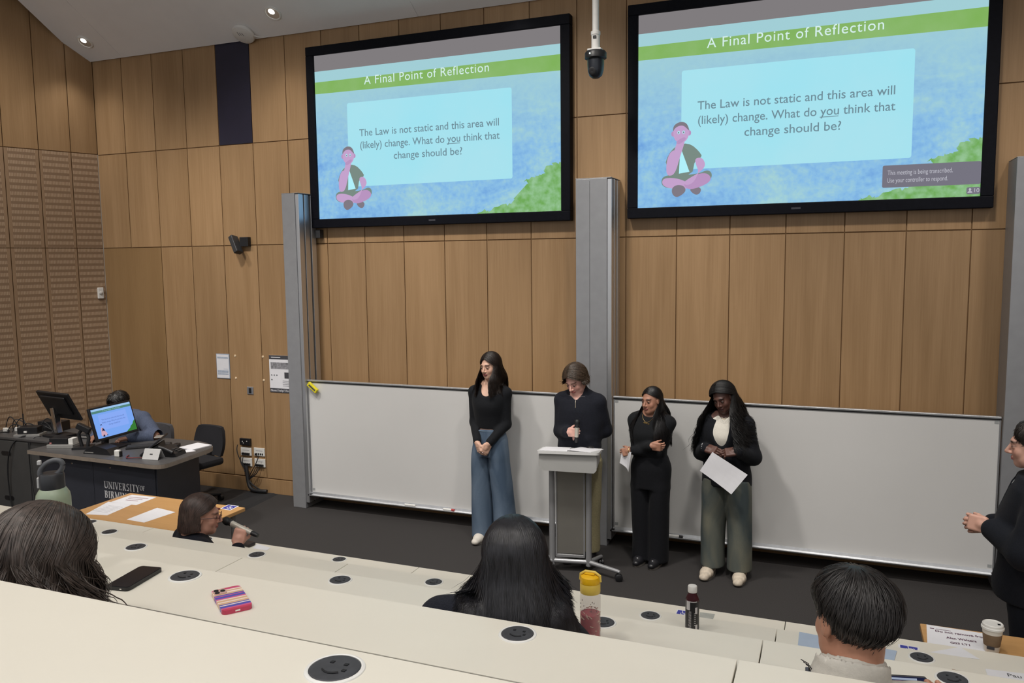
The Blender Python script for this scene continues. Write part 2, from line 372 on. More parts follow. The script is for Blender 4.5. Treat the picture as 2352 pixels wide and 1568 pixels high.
er = tag(MB().obox(Matrix.Translation((-4.86, 6.70, 1.262)) @ Matrix.Rotation(math.radians(38), 4, 'Y'), -0.065, 0.065, -0.02, 0.011, -0.024, 0.024, bev=0.006).build('board_eraser', [mat('yellow_foam', lin(226, 212, 40), 0.6, noise=0.06, nscale=40)]),
         'yellow magnetic eraser at the top left corner of the whiteboard', 'eraser')
MB().obox(Matrix.Translation((-4.86, 6.70, 1.262)) @ Matrix.Rotation(math.radians(38), 4, 'Y'), -0.045, 0.045, -0.0215, -0.0195, -0.008, 0.008).build('print', INK, er)
def marker(x, lb, cm):
    o = empty('marker_pen', lb, 'marker', (x, 6.70, 0.157), group='marker pens on the trays')
    MB().tube([(-0.055, 0, 0), (0.03, 0, 0)], 0.009, 12).build('barrel', WHITE, o, smooth=True)
    MB().tube([(0.03, 0, 0), (0.062, 0, 0)], 0.0098, 12).build('cap', cm, o, smooth=True)
marker(-3.36, 'red capped marker lying on the left whiteboard tray', mat('red_plastic', (0.4, 0.03, 0.03), 0.4, noise=0.05))
marker(-3.78, 'pale marker on the left tray near the middle', WHITE)
marker(-1.20, 'white marker with black cap on the right whiteboard tray', BLACK)

# ================================================================== PROJECTION SCREENS
def slide_bg():
    m = bpy.data.materials.new('projected_watercolour'); m.use_nodes = True; nt = m.node_tree; nt.nodes.clear(); N = nt.nodes.new; L = nt.links.new
    tc = N('ShaderNodeTexCoord'); mp = N('ShaderNodeMapping'); mp.inputs['Scale'].default_value = (1.3, 1, 2.6); L(tc.outputs['Object'], mp.inputs[0])
    n = N('ShaderNodeTexNoise'); n.inputs['Scale'].default_value = 1.1; n.inputs['Detail'].default_value = 9; n.inputs['Roughness'].default_value = 0.62; n.inputs['Distortion'].default_value = 0.7
    L(mp.outputs[0], n.inputs[0])
    n3 = N('ShaderNodeTexNoise'); n3.inputs['Scale'].default_value = 22; n3.inputs['Detail'].default_value = 4; L(tc.outputs['Object'], n3.inputs[0])
    mx = N('ShaderNodeMix'); mx.data_type = 'FLOAT'; mx.inputs['Factor'].default_value = 0.28; L(n.outputs[0], mx.inputs['A']); L(n3.outputs[0], mx.inputs['B'])
    r = N('ShaderNodeValToRGB'); cr = r.color_ramp
    cr.elements[0].position = 0.36; cr.elements[0].color = lin(116, 170, 230)
    cr.elements[1].position = 0.66; cr.elements[1].color = lin(172, 218, 222)
    q = cr.elements.new(0.50); q.color = lin(142, 196, 238)
    L(mx.outputs['Result'], r.inputs[0])
    # the painted sky of the slide gets greener towards its top
    sp = N('ShaderNodeSeparateXYZ'); L(tc.outputs['Object'], sp.inputs[0])
    mr = N('ShaderNodeMapRange'); mr.inputs['From Min'].default_value = 0.55; mr.inputs['From Max'].default_value = 1.35; L(sp.outputs['Z'], mr.inputs['Value'])
    mxc = N('ShaderNodeMix'); mxc.data_type = 'RGBA'; L(mr.outputs[0], mxc.inputs['Factor']); L(r.outputs[0], mxc.inputs['A']); mxc.inputs['B'].default_value = lin(168, 214, 222)
    e = N('ShaderNodeEmission'); e.inputs[1].default_value = 0.92; L(mxc.outputs['Result'], e.inputs[0])
    o = N('ShaderNodeOutputMaterial'); L(e.outputs[0], o.inputs[0]); return m
def noisy_emat(name, a, bcol, scale, strength=1.0):
    m = bpy.data.materials.new(name); m.use_nodes = True; nt = m.node_tree; nt.nodes.clear(); N = nt.nodes.new; L = nt.links.new
    tc = N('ShaderNodeTexCoord'); n = N('ShaderNodeTexNoise'); n.inputs['Scale'].default_value = scale; n.inputs['Detail'].default_value = 5; L(tc.outputs['Object'], n.inputs[0])
    r = N('ShaderNodeValToRGB'); r.color_ramp.elements[0].position = 0.35; r.color_ramp.elements[1].position = 0.65
    r.color_ramp.elements[0].color = a; r.color_ramp.elements[1].color = bcol; L(n.outputs[0], r.inputs[0])
    e = N('ShaderNodeEmission'); e.inputs[1].default_value = strength; L(r.outputs[0], e.inputs[0])
    o = N('ShaderNodeOutputMaterial'); L(e.outputs[0], o.inputs[0]); return m
SLIDE = slide_bg()
S_BAN = noisy_emat('slide_green_band', lin(128, 178, 92), lin(140, 184, 112), 3)
S_CARD = noisy_emat('slide_card', lin(160, 226, 240), lin(170, 226, 238), 1.2)
S_GREY = emat('grey_strip_glow', lin(128, 124, 126)); S_TXT = emat('slide_text', lin(112, 142, 154)); S_TTL = emat('slide_title', lin(214, 238, 236))  # blank strip above the picture: its grey is put in as glow
S_SKIN = emat('figure_skin', lin(196, 162, 204)); S_SKIN2 = emat('figure_skin_shade', lin(184, 148, 192)); S_OLIVE = emat('figure_olive', lin(122, 140, 132)); S_BROWN = emat('figure_brown', lin(128, 122, 132)); S_SHIRT = emat('figure_shirt', lin(176, 240, 250))
S_LEAF = noisy_emat('slide_leaves', lin(112, 170, 90), lin(150, 196, 150), 14); S_NOTE = emat('notice_grey', lin(118, 116, 128)); S_NTX = emat('notice_text', lin(190, 190, 200))
FRAME = mat('black_velvet_frame', (0.0035, 0.004, 0.0075), 0.6, spec=0.12, noise=0.2, nscale=30)
def circ(cx, cz, rx, rz, n=28, a0=0, a1=360):
    return [(cx + rx*math.cos(math.radians(a0 + (a1-a0)*k/n)), cz + rz*math.sin(math.radians(a0 + (a1-a0)*k/n))) for k in range(n + (0 if abs(a1-a0) == 360 else 1))]
def poly(mb, pts, y, mi=0, flip=False): mb.add([(x, y, z) for x, z in pts], [tuple(range(len(pts)))], mi)
def smooth_poly(pts, it=2):
    for _ in range(it):
        q = []
        for i in range(len(pts)):
            a, c = pts[i], pts[(i+1) % len(pts)]
            q += [(a[0]*0.75 + c[0]*0.25, a[1]*0.75 + c[1]*0.25), (a[0]*0.25 + c[0]*0.75, a[1]*0.25 + c[1]*0.75)]
        pts = q
    return pts
def word_parts(name, m, parent, *args, **kw):
    """one line of lettering, each word a part of its own"""
    b = MB(); add_text(b, *args, **kw)
    par = list(range(len(b.v)))
    def find(i):
        while par[i] != i: par[i] = par[par[i]]; i = par[i]
        return i
    for f in b.f:
        for i in f[1:]: par[find(i)] = find(f[0])
    isl = {}
    for i, v in enumerate(b.v): q = isl.setdefault(find(i), [1e9, -1e9]); q[0] = min(q[0], v[0]); q[1] = max(q[1], v[0])
    order = sorted(isl.items(), key=lambda t: t[1][0]); word = {}; k = -1; end = -1e9; size = args[1]
    for root, (a, c) in order:
        if a - end > size*0.19: k += 1
        word[root] = k; end = max(end, c)
    for w_ in range(k+1):
        fs = [f for f in b.f if word[find(f[0])] == w_]; ids = sorted({i for f in fs for i in f}); mp = {i: j for j, i in enumerate(ids)}
        MB().add([b.v[i] for i in ids], [tuple(mp[i] for i in f) for f in fs]).build(name, m, parent)
def slide_art(e, W_, H_, y, sc=1.0, dy=0.0004, parent_sub=None):
    """the projected slide, laid out in metres on a W_ x H_ picture whose lower left corner is the local origin"""
    def X(f): return f*W_
    def Z(f): return f*H_
    yy = lambda k: y - dy*k
    poly_part = lambda name, pts, k, m: (lambda b: (poly(b, pts, yy(k)), b.build(name, m, e))[1])(MB())
    poly_part('title_band', [(0, Z(.858)), (W_, Z(.858)), (W_, Z(.935)), (0, Z(.935))], 1, S_BAN) if False else poly_part('title_band', [(0, Z(.850)), (W_, Z(.842)), (W_, Z(.938)), (0, Z(.928))], 1, S_BAN)
    b = MB(); poly(b, rrect(X(.142), X(.818), Z(.212), Z(.770), 0.02*sc), yy(1)); b.build('card', S_CARD, e)
    word_parts('title_word', S_TTL, e, 'A Final Point of Reflection', 0.115*sc, (X(.478), yy(3), Z(.905)), (1, 0, 0), (0, 0, 1), spacing=1.1, width=X(.512))
    for k, (t, wd) in enumerate((('The Law is not static and this area will', .575), ('(likely) change. What do you think that', .575), ('change should be?', .283))):
        word_parts('body_word', S_TXT, e, t, 0.098*sc, (X(.482), yy(3), Z(.565 - .082*k)), (1, 0, 0), (0, 0, 1), width=X(wd), bold=0.0006*sc)
    b = MB(); poly(b, [(X(.562), Z(.452)), (X(.615), Z(.452)), (X(.615), Z(.456)), (X(.562), Z(.456))], yy(3)); b.build('underline', S_TXT, e)
    # tree crown in the lower right corner
    pts = [(1.0, .0), (.68, .0), (.70, .022), (.735, .018), (.76, .045), (.80, .05), (.83, .085), (.85, .10), (.86, .15), (.885, .165), (.865, .195), (.90, .22), (.935, .235), (.94, .275), (.965, .285), (1.0, .295)]
    rr = random.Random(3); q = []
    for i in range(len(pts)-1):
        a, c = pts[i], pts[i+1]; n = 1 if i == 0 else 7
        for k in range(n): t = k/n; q.append((a[0] + (c[0]-a[0])*t + (rr.uniform(-.006, .006) if i else 0), max(0, a[1] + (c[1]-a[1])*t + (rr.uniform(-.009, .009) if i else 0))))
    q.append(pts[-1]); b = MB(); poly(b, [(X(u), Z(v)) for u, v in q], yy(1)); b.build('tree_crown', S_LEAF, e)
    # seated thinking figure, drawn flat
    F = lambda L_, it=2: smooth_poly([(X(u), Z(v)) for u, v in L_], it)
    b = MB()
    poly(b, F([(.090,.245),(.100,.300),(.122,.345),(.150,.362),(.175,.352),(.198,.315),(.212,.278),(.188,.268),(.178,.175),(.105,.170),(.112,.240)], 1), yy(4), 1)      # open jacket
    poly(b, [(X(.140), Z(.342)), (X(.170), Z(.198)), (X(.136), Z(.190))], yy(5), 2)                                                                                     # shirt
    poly(b, F([(.078,.150),(.084,.178),(.112,.186),(.150,.180),(.200,.185),(.228,.205),(.242,.185),(.240,.150),(.212,.120),(.160,.105),(.100,.108),(.082,.125)], 2), yy(5), 1)  # folded trousers
    poly(b, F([(.080,.148),(.088,.168),(.118,.168),(.150,.152),(.178,.120),(.160,.098),(.112,.105),(.086,.122)], 2), yy(6), 0)                                              # near shin
    poly(b, F([(.150,.125),(.160,.152),(.192,.182),(.222,.188),(.239,.165),(.236,.135),(.205,.108),(.168,.094)], 2), yy(7), 4)                                              # far shin
    poly(b, F([(.186,.272),(.210,.276),(.222,.235),(.212,.205),(.180,.165),(.158,.150),(.150,.130),(.166,.120),(.186,.140),(.200,.195),(.192,.230)], 2), yy(8), 0)            # resting arm
    poly(b, F([(.094,.250),(.104,.310),(.122,.330),(.130,.300),(.124,.240),(.122,.185),(.096,.178)], 2), yy(7), 0)                                                           # upper arm of the raised hand
    poly(b, F([(.096,.188),(.122,.180),(.140,.290),(.156,.378),(.150,.398),(.132,.392),(.126,.352),(.110,.270)], 2), yy(8), 0)                                               # raised forearm and hand
    poly(b, F([(.114,.112),(.132,.128),(.154,.118),(.160,.088),(.142,.062),(.126,.054),(.113,.078)], 2), yy(9), 3); poly(b, F([(.168,.100),(.196,.114),(.210,.096),(.202,.066),(.186,.066)], 2), yy(6), 3)   # shoes
    poly(b, circ(X(.142), Z(.422), X(.0255), Z(.058)), yy(6), 0); poly(b, circ(X(.116), Z(.418), X(.006), Z(.015)), yy(5), 4); poly(b, circ(X(.168), Z(.418), X(.006), Z(.015)), yy(5), 4)   # head, ears
    poly(b, F([(.115,.428),(.117,.466),(.138,.486),(.160,.476),(.170,.428),(.162,.440),(.150,.462),(.134,.462),(.122,.450)], 2), yy(8), 3)                                      # hair
    for u in (.134, .150): poly(b, circ(X(u), Z(.424), X(.0040), Z(.0095), 14), yy(8), 2); poly(b, circ(X(u), Z(.423), X(.0022), Z(.0055), 10), yy(9), 3)
    poly(b, F([(.124,.372),(.150,.398),(.160,.388),(.146,.366),(.132,.356)], 2), yy(9), 4)
    b.build('seated_figure', [S_SKIN, S_OLIVE, S_SHIRT, S_BROWN, S_SKIN2], e)
def screen(x0, label, notice):
    wd, ht = 2.760, 1.782; z0 = 2.865
    e = empty('projection_screen', label, 'screen', (x0, 6.93, z0), group='projection screens')
    fw = 0.088
    for (a, c, d_, f) in ((0, wd, 0, fw), (0, wd, ht-fw, ht), (0, fw, fw, ht-fw), (wd-fw, wd, fw, ht-fw)):
        MB().box(a, c, -0.03, 0.06, d_, f, bev=0.006).build('frame_bar', FRAME, e)
    MB().box(wd/2-0.035, wd/2+0.035, -0.0315, -0.028, 0.035, 0.05).build('badge', mat('frame_badge', (0.04, 0.04, 0.05), 0.3, noise=0.1), e)
    iw, ih = wd-2*fw, ht-2*fw; ph = ih*0.905
    MB().box(fw, wd-fw, -0.005, 0.02, fw + ph, ht-fw).build('blank_strip', S_GREY, e)
    b = MB().box(0, iw, -0.005, 0.02, 0, ph); s = b.build('picture', SLIDE, e); s.location = (fw, 0, fw)
    slide_art(s, iw, ph, -0.006)
    if notice:
        b = MB(); poly(b, rrect(iw*0.742, iw*1.0, ph*0.062, ph*0.178, 0.012), -0.0100); b.build('notice_box', S_NOTE, s)
        b = MB(); add_text(b, 'This meeting is being transcribed.', 0.05, (iw*0.842, -0.0106, ph*0.138), (1, 0, 0), (0, 0, 1), width=iw*0.172); add_text(b, 'Use your controller to respond.', 0.05, (iw*0.836, -0.0106, ph*0.098), (1, 0, 0), (0, 0, 1), width=iw*0.16); b.build('notice_text', S_NTX, s)['kind'] = 'stuff'
        b = MB(); poly(b, rrect(iw*0.965, iw*1.0, ph*0.012, ph*0.048, 0.012), -0.0100); b.build('counter_box', S_NOTE, s)
        b = MB(); add_text(b, '10', 0.042, (iw*0.990, -0.0106, ph*0.03), (1, 0, 0), (0, 0, 1)); poly(b, circ(iw*0.974, ph*0.036, 0.008, 0.010), -0.0106); poly(b, circ(iw*0.974, ph*0.02, 0.016, 0.012, 16, 0, 180), -0.0106); b.build('counter_text', S_NTX, s)['kind'] = 'stuff'
    return e
screen(-4.955, 'left black framed projection screen without the grey notice box', False)
screen(-1.680, 'right black framed projection screen with the grey notice box', True)

# ================================================================== PTZ CAMERA ON ITS POLE
e = empty('ceiling_camera', 'black dome camera hanging from a white pole between the screens', 'camera', (-1.79, 6.3, 3.98))
MB().tube([(0, 0, 0.29), (0, 0, 1.25)], 0.026, 20).build('pole', WHITE, e, smooth=True)
MB().lathe([(0.033, 0.18), (0.033, 0.285), (0.037, 0.290), (0.037, 0.315), (0.027, 0.32)], n=24).build('sleeve', WHITE, e, smooth=True)
MB().box(-0.012, 0.014, -0.037, -0.033, 0.255, 0.278, bev=0.003).build('clamp_screw', BLACK, e)
MB().box(-0.055, 0.055, -0.05, 0.05, 0.166, 0.180, bev=0.003).build('mount_plate', WHITE, e)
MB().lathe([(0.0, 0.166), (0.075, 0.165), (0.086, 0.150), (0.086, 0.110), (0.070, 0.100), (0.0, 0.100)], n=36).build('base', BLACK, e, smooth=True)
MB().lathe([(0.0, -0.045), (0.025, -0.042), (0.050, -0.022), (0.062, 0.015), (0.066, 0.06), (0.066, 0.10)], n=36).build('camera_head', mat('dark_blue_plastic', (0.014, 0.018, 0.026), 0.35, noise=0.1), e, smooth=True)
MB().lathe([(0.028, 0.0), (0.030, 0.006), (0.020, 0.010), (0.0, 0.006)], M=Matrix.Translation((-0.012, -0.056, 0.005)) @ Matrix.Rotation(PI/2 + 0.25, 4, 'X'), n=24).build('lens', BLACK, e, smooth=True)
MB().box(-0.028, -0.018, -0.090, -0.084, 0.128, 0.138).build('status_light', emat('status_glow', (0.9, 1, 0.95, 1), 1.5), e)

# ================================================================== THINGS ON THE FRONT WALL
e = empty('wall_speaker', 'small black angled speaker on a bracket high on the left wall panels', 'speaker', (-5.86, 7.0, 2.735))
MB().box(-0.055, 0.055, -0.05, 0.0, -0.04, 0.06, bev=0.004).build('bracket', BLACK, e)
MB().obox(Matrix.Translation((-0.085, -0.07, -0.02)) @ Matrix.Rotation(math.radians(-32), 4, 'Y') @ Matrix.Rotation(math.radians(-12), 4, 'X'), -0.028, 0.028, -0.05, 0.04, -0.105, 0.105, bev=0.008).build('cabinet', CHAR, e)
e = empty('motion_sensor', 'small white motion sensor on the slotted side wall', 'sensor'); e.matrix_world = LM @ Matrix.Translation((0.068, 0, 2.19))
MB().box(-0.033, 0.033, -0.03, 0.0, -0.065, 0.065, bev=0.008).build('case', WHITE, e)
MB().lathe([(0.0, 0.018), (0.016, 0.012), (0.022, 0.0)], M=Matrix.Translation((0, -0.03, 0.0)) @ Matrix.Rotation(PI/2, 4, 'X'), n=20).build('lens', mat('frosted_lens', (0.55, 0.53, 0.5), 0.3, noise=0.05), e, smooth=True)
def notice(name, x0, x1, z0, z1, label, cat):
    e = empty(name, label, cat, ((x0+x1)/2, 7.0, (z0+z1)/2)); return e, (x1-x0)/2, (z1-z0)/2
e, a, c = notice('wall_notice', -6.346, -6.162, 1.250, 1.525, 'pale laminated notice in a thin frame on the wood wall', 'notice')
MB().box(-a, a, -0.008, 0, -c, c, bev=0.002).build('frame', mat('blue_grey_frame', (0.30, 0.36, 0.46), 0.4, noise=0.05), e)
MB().box(-a+0.008, a-0.008, -0.0095, -0.007, -c+0.008, c-0.008).build('sheet', PAPER, e)
b = MB()
for z0, z1 in ((0.085, 0.105), (-0.075, -0.045), (-0.095, -0.080)): b.box(-a+0.018, a-0.018, -0.0103, -0.0093, z0, z1)
b.box(0.01, a-0.02, -0.0103, -0.0093, -0.034, -0.029); b.build('print', mat('pale_blue_print', (0.42, 0.48, 0.58), 0.6, noise=0.1, nscale=60), e)
e, a, c = notice('wall_poster', -5.629, -5.33, 1.130, 1.532, 'black and white help poster half hidden by the left column', 'poster')
MB().box(-a, a, -0.004, 0, -c, c).build('sheet', PAPER, e)
b = MB(); b.box(-a, a, -0.0055, -0.0035, c-0.042, c); b.box(-a, a, -0.0055, -0.0035, -c, -c+0.045); b.box(0.045, 0.105, -0.0055, -0.0035, -0.045, 0.02)
b.box(-a+0.02, a-0.02, -0.0055, -0.0035, 0.055, 0.125, mi=1)
for k in range(3): b.box(-a+0.022+0.034*k, -a+0.034+0.034*k, -0.0055, -0.0035, -0.02, -0.008); b.box(-a+0.022, -a+0.034, -0.0055, -0.0035, -0.07, -0.058)
for k in range(4): b.box(0.02, a-0.03, -0.0055, -0.0035, -0.075-0.018*k, -0.071-0.018*k, mi=1)
add_text(b, 'Need help? Ring', 0.034, (-0.01, -0.0062, -c+0.021), (1, 0, 0), (0, 0, 1), mi=2, width=2*a-0.04); b.box(-a+0.03, 0.0, -0.0062, -0.0050, c-0.026, c-0.018, mi=2)
b.build('print', [INK, mat('grey_print', (0.25, 0.25, 0.27), 0.6, noise=0.5, nscale=40), PAPER], e)
for (x, z, lb) in ((-6.087, 1.507, 'upper left'), (-5.711, 1.510, 'upper right'), (-6.089, 1.260, 'lower left'), (-5.712, 1.253, 'lower right')):
    tag(MB().lathe([(0.0, -0.006), (0.010, -0.005), (0.014, -0.001), (0.014, 0.0)], c=(x, 7.0, z), M=Matrix.Rotation(-PI/2, 4, 'X'), n=12).build('putty_dab', mat('pale_putty', (0.75, 0.58, 0.38), 0.7, noise=0.1), smooth=True),
        '%s of four pale putty dabs between the notice and the poster' % lb, 'putty', 'putty dabs')
e = empty('switch_plate', 'small steel switch plate below the putty dabs', 'switch', (-5.897, 7.0, 1.132))
MB().box(-0.042, 0.042, -0.008, 0, -0.042, 0.042, bev=0.003).build('plate', ALU, e); MB().box(-0.016, 0.016, -0.013, -0.007, -0.028, 0.028, bev=0.003).build('rocker', BLACK, e)
e = empty('black_connection_box', 'black connection box above the white sockets', 'connection box', (-5.985, 7.0, 0.558))
MB().box(-0.07, 0.07, -0.03, 0, -0.038, 0.038, bev=0.004).build('case', BLACK, e)
b = MB()
for dx, dz in ((-0.03, 0.005), (-0.018, -0.012), (0.03, 0.01)): b.box(dx-0.005, dx+0.005, -0.032, -0.03, dz-0.004, dz+0.004)
b.build('screw', WHITE, e)
def socket(cx, cz, lb, plugs):
    e = empty('wall_socket', lb, 'socket', (cx, 7.0, cz), group='white wall sockets')
    MB().box(-0.072, 0.072, -0.012, 0, -0.046, 0.046, bev=0.004).build('plate', WHITE, e)
    for k in range(4):
        p = MB().box(-0.045 + 0.026*k, -0.027 + 0.026*k, -0.034 if k < plugs else -0.014, -0.011, -0.034, -0.012, bev=0.002).build('plug', BLACK, e)
    MB().box(-0.045, 0.045, -0.0128, -0.0115, 0.012, 0.018).build('label_strip', mat('grey_label', (0.4, 0.4, 0.42), 0.6, noise=0.05), e)
socket(-5.988, 0.447, 'upper left white wall socket under the black box', 4); socket(-5.808, 0.454, 'upper right white wall socket with one plug', 1)
socket(-5.986, 0.329, 'lower left white wall socket full of plugs', 4); socket(-5.806, 0.332, 'lower right white wall socket with four cables', 4)
e = empty('cable_bundle', 'black cables hanging from the wall sockets to the floor', 'cable', (-5.93, 6.97, 0))
def bez(P, n=22):
    P = [Vector(p) for p in P]; out = []
    for i in range(n+1):
        t = i/n; Q = P[:]
        while len(Q) > 1: Q = [Q[k]*(1-t) + Q[k+1]*t for k in range(len(Q)-1)]
        out.append(Q[0])
    return out
MB().tube(bez([(-0.03, -0.03, 0.30), (0.01, -0.04, 0.20), (0.0, -0.05, 0.06), (0.03, -0.06, 0.03), (0.12, -0.08, 0.045), (0.26, -0.05, 0.045)]), 0.021, 10).build('sleeved_bundle', RUBBER, e, smooth=True)
for k, (x0, z0) in enumerate(((-0.125, 0.53), (-0.09, 0.40), (-0.06, 0.40), (-0.035, 0.29), (-0.01, 0.29), (0.10, 0.29), (0.125, 0.29), (0.15, 0.29), (0.155, 0.43))):
    MB().tube(bez([(x0, -0.03, z0), (x0 - (0.03 if k == 0 else 0), -0.07, z0-0.10), (-0.02, -0.04, 0.30 if k < 5 else 0.16), (-0.01, -0.04, 0.20 if k < 5 else 0.12)]), 0.005, 6).build('cable', RUBBER, e, smooth=True)
MB().tube(bez([(0.0, -0.04, 0.17), (0.06, -0.05, 0.07), (0.18, -0.05, 0.06), (0.26, -0.06, 0.03)]), 0.008, 8).build('cable', RUBBER, e, smooth=True)
tag(MB().add([(-5.96, 6.93, 0.0), (-5.58, 6.98, 0.0), (-5.50, 6.03, 0.0), (-5.84, 6.03, 0.0), (-5.92, 6.93, 0.018), (-5.62, 6.97, 0.018), (-5.54, 6.03, 0.018), (-5.80, 6.03, 0.018)],
    [(0,3,2,1), (4,5,6,7), (0,1,5,4), (1,2,6,5), (2,3,7,6), (3,0,4,7)]).build('cable_mat', mat('black_cable_mat', (0.016, 0.017, 0.02), 0.8, noise=0.2, nscale=90)), 'flat black cable mat crossing the carpet from the wall sockets', 'mat')

# ================================================================== LECTURE DESKS
SEATM = mat('dark_seat_fabric', (0.03, 0.032, 0.045), 0.9, noise=0.2, nscale=120)
SOCK = mat('graphite_socket', (0.048, 0.050, 0.058), 0.55, noise=0.15, nscale=60)
SOCKRING = mat('socket_ring', (0.82, 0.82, 0.80), 0.35, noise=0.02)
_cache = {}
def shared(key, fn, mats):
    """one mesh reused by alike parts"""
    if key not in _cache:
        o = fn().build(key, mats, smooth=('ring' in key or 'cap' in key)); _cache[key] = o.data; bpy.data.objects.remove(o)
    return _cache[key]
def child(name, me, parent, loc=(0, 0, 0)):
    o = bpy.data.objects.new(name, me); COL.objects.link(o); o.parent = parent; o.location = loc; return o
def socket_holes():
    b = MB()
    for dx, dy in ((-0.012, 0.012), (0.012, 0.012), (0.018, -0.004)): b.box(dx-0.003, dx+0.003, dy-0.003, dy+0.003, 0.0, 0.0042)
    b.tube([(-0.014 + 0.007*k, -0.012 - 0.006*math.sin(PI*k/4), 0.0042) for k in range(5)], 0.0014, 6); return b
def desk(row, x0, x1, label, depth=0.262, seats=True):
    yf, zt, ys = ROWS[row]; cx = (x0+x1)/2; floor = zt - 0.775
    e = empty('lecture_desk', label, 'desk', (cx, yf, floor), group='rows of cream lecture desks'); a = (x1-x0)/2 - 0.0018
    MB().box(-a, a, -depth, 0, 0.750, 0.775, bev=0.0015).build('desktop', LAM, e)
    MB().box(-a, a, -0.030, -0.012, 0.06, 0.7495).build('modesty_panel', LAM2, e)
    for s in (-0.9, 0.0, 0.9): MB().box(s*a - 0.02, s*a + 0.02, -depth + 0.05, -0.03, 0.0, 0.7495, bev=0.004).build('leg', CHAR, e)
    for k in range(-8, 4):
        X = -0.665 + k
        if x0 < X < x1 and not (row == 'E' and X > -1.0):
            p = child('power_socket', shared('socket_cap', lambda: MB().lathe([(0.0, 0.0030), (0.036, 0.0030), (0.0385, 0.0010), (0.0385, -0.02), (0.0, -0.02)], n=40), SOCK), e, (X - cx, ys - yf, 0.7753))
            child('ring', shared('socket_ring', lambda: MB().lathe([(0.0385, -0.01), (0.0385, 0.0022), (0.0405, 0.0030), (0.0440, 0.0016), (0.0450, -0.0005), (0.0385, -0.0005)], n=40), SOCKRING), p)
            child('socket_face', shared('socket_holes', socket_holes, BLACK), p)
    if seats:
        for k in range(4):
            sx = -a + 0.25 + 0.5*k
            MB().box(sx-0.21, sx+0.21, -depth-0.40, -depth-0.06, 0.40, 0.45, bev=0.012).build('seat', SEATM, e)
            MB().box(sx-0.025, sx+0.025, -depth-0.27, -depth-0.22, 0.0, 0.40).build('seat_post', CHAR, e)
    return e
SX = [-6.145, -4.155, -2.163, -0.172, 1.82]
desk('A', SX[2], SX[3], 'nearest cream lecture desk along the bottom edge of the picture', depth=0.30, seats=False)
desk('B', SX[1], SX[2], 'cream desk in second nearest row behind the curly haired woman', depth=0.2555)
desk('B', SX[2], SX[3], 'cream desk carrying the striped phone and the black phone', depth=0.2555)
desk('B', SX[3], SX[4], 'cream desk in front of the boy at the bottom right edge', depth=0.2555)
desk('C', SX[1], SX[2], 'cream desk one row beyond the black phone, on the left')
desk('C', SX[2], SX[3], 'cream desk carrying the red drink bottle')
desk('C', SX[3], SX[4], 'cream desk at which the boy with the phone sits')
desk('D', SX[0], SX[1], 'cream desk of the second row at the far left')
desk('D', SX[1], SX[2], 'cream second row desk right behind the woman with the microphone')
desk('D', SX[2], SX[3], 'cream desk carrying the black juice bottle')
desk('D', SX[3], SX[4], 'cream second row desk beside the coffee cup table')
desk('E', SX[0], SX[1], 'front row cream desk at the far left beyond the beech table')
desk('E', SX[1], SX[2], 'front row cream desk at which the woman with the microphone sits')
desk('E', SX[2], SX[3], 'front row cream desk in front of the lectern')
desk('E', SX[3], SX[4], 'front row cream desk beside the coffee cup table')
# thin aisle-level backing between tiers is the carpeted step itself

# ================================================================== BEECH TABLES
def table(x0, x1, y0, y1, label, z=0.745):
    e = empty('beech_table', label, 'table', ((x0+x1)/2, (y0+y1)/2, 0), group='beech side tables'); a, c = (x1-x0)/2, (y1-y0)/2
    MB().box(-a, a, -c, c, z-0.028, z, bev=0.004).build('tabletop', TABLEW, e)
    for sx in (-1, 1):
        for sy in (-1, 1): MB().tube([(sx*(a-0.06), sy*(c-0.06), 0), (sx*(a-0.06), sy*(c-0.06), z-0.028)], 0.02, 14).build('leg', GREYMET, e, smooth=True)
    MB().tube([(-a+0.06, c-0.06, z-0.06), (a-0.06, c-0.06, z-0.06)], 0.014, 10).build('rail', GREYMET, e, smooth=True)
    return e
table(-5.06, -3.945, 4.0, 4.57, 'beech table with papers in front of the university desk')
table(0.432, 1.75, 3.955, 4.20, 'beech table with coffee cup at the right edge')
def sheet(name, corners, z, label, cat='paper', th=0.0012, m=PAPER, group=None):
    n = len(corners); c = (sum(p[0] for p in corners)/n, sum(p[1] for p in corners)/n)
    vs = [(x-c[0], y-c[1], 0.0002) for x, y in corners] + [(x-c[0], y-c[1], th) for x, y in corners]
    o = MB().add(vs, [tuple(range(n))[::-1], tuple(range(n, 2*n))] + [(i, (i+1) % n, n+(i+1) % n, n+i) for i in range(n)]).build(name, m)
    o.location = (c[0], c[1], z); return tag(o, label, cat, group)
def lines_on(o, rows, x0, x1, th=0.0016, m=INK, hgt=0.006, rot=0.0, name='print'):
    b = MB()
    for yy, f0, f1 in rows: b.obox(Matrix.Rotation(rot, 4, 'Z'), x0 + (x1-x0)*f0, x0 + (x1-x0)*f1, yy-hgt/2, yy+hgt/2, 0.0009, th)
    return b.build(name, m, o)
GREYINK = mat('grey_ink', (0.38, 0.38, 0.42), 0.7, noise=0.3, nscale=200); REDINK = mat('red_grey_ink', (0.36, 0.22, 0.26), 0.7, noise=0.3, nscale=200)
def G(px, py, z):
    """where a ray through a pixel of the photograph meets a level surface (used for measuring only)"""
    r = AX.T @ np.array([(px-1176)/FPX, (py-784)/FPX, 1.0]); t = (z - CAM_H)/r[2]; return (r[0]*t, r[1]*t)
zt = 0.745
o = sheet('paper_sheet', [G(196,1181,zt), G(247,1183,zt), G(302,1159,zt), G(249,1152,zt)], zt, 'printed sheet at the left end of the beech table by the university desk')
lines_on(o, [(-0.07+0.022*k, .1, .9) for k in range(7)], -0.09, 0.09, m=GREYINK, hgt=0.003)
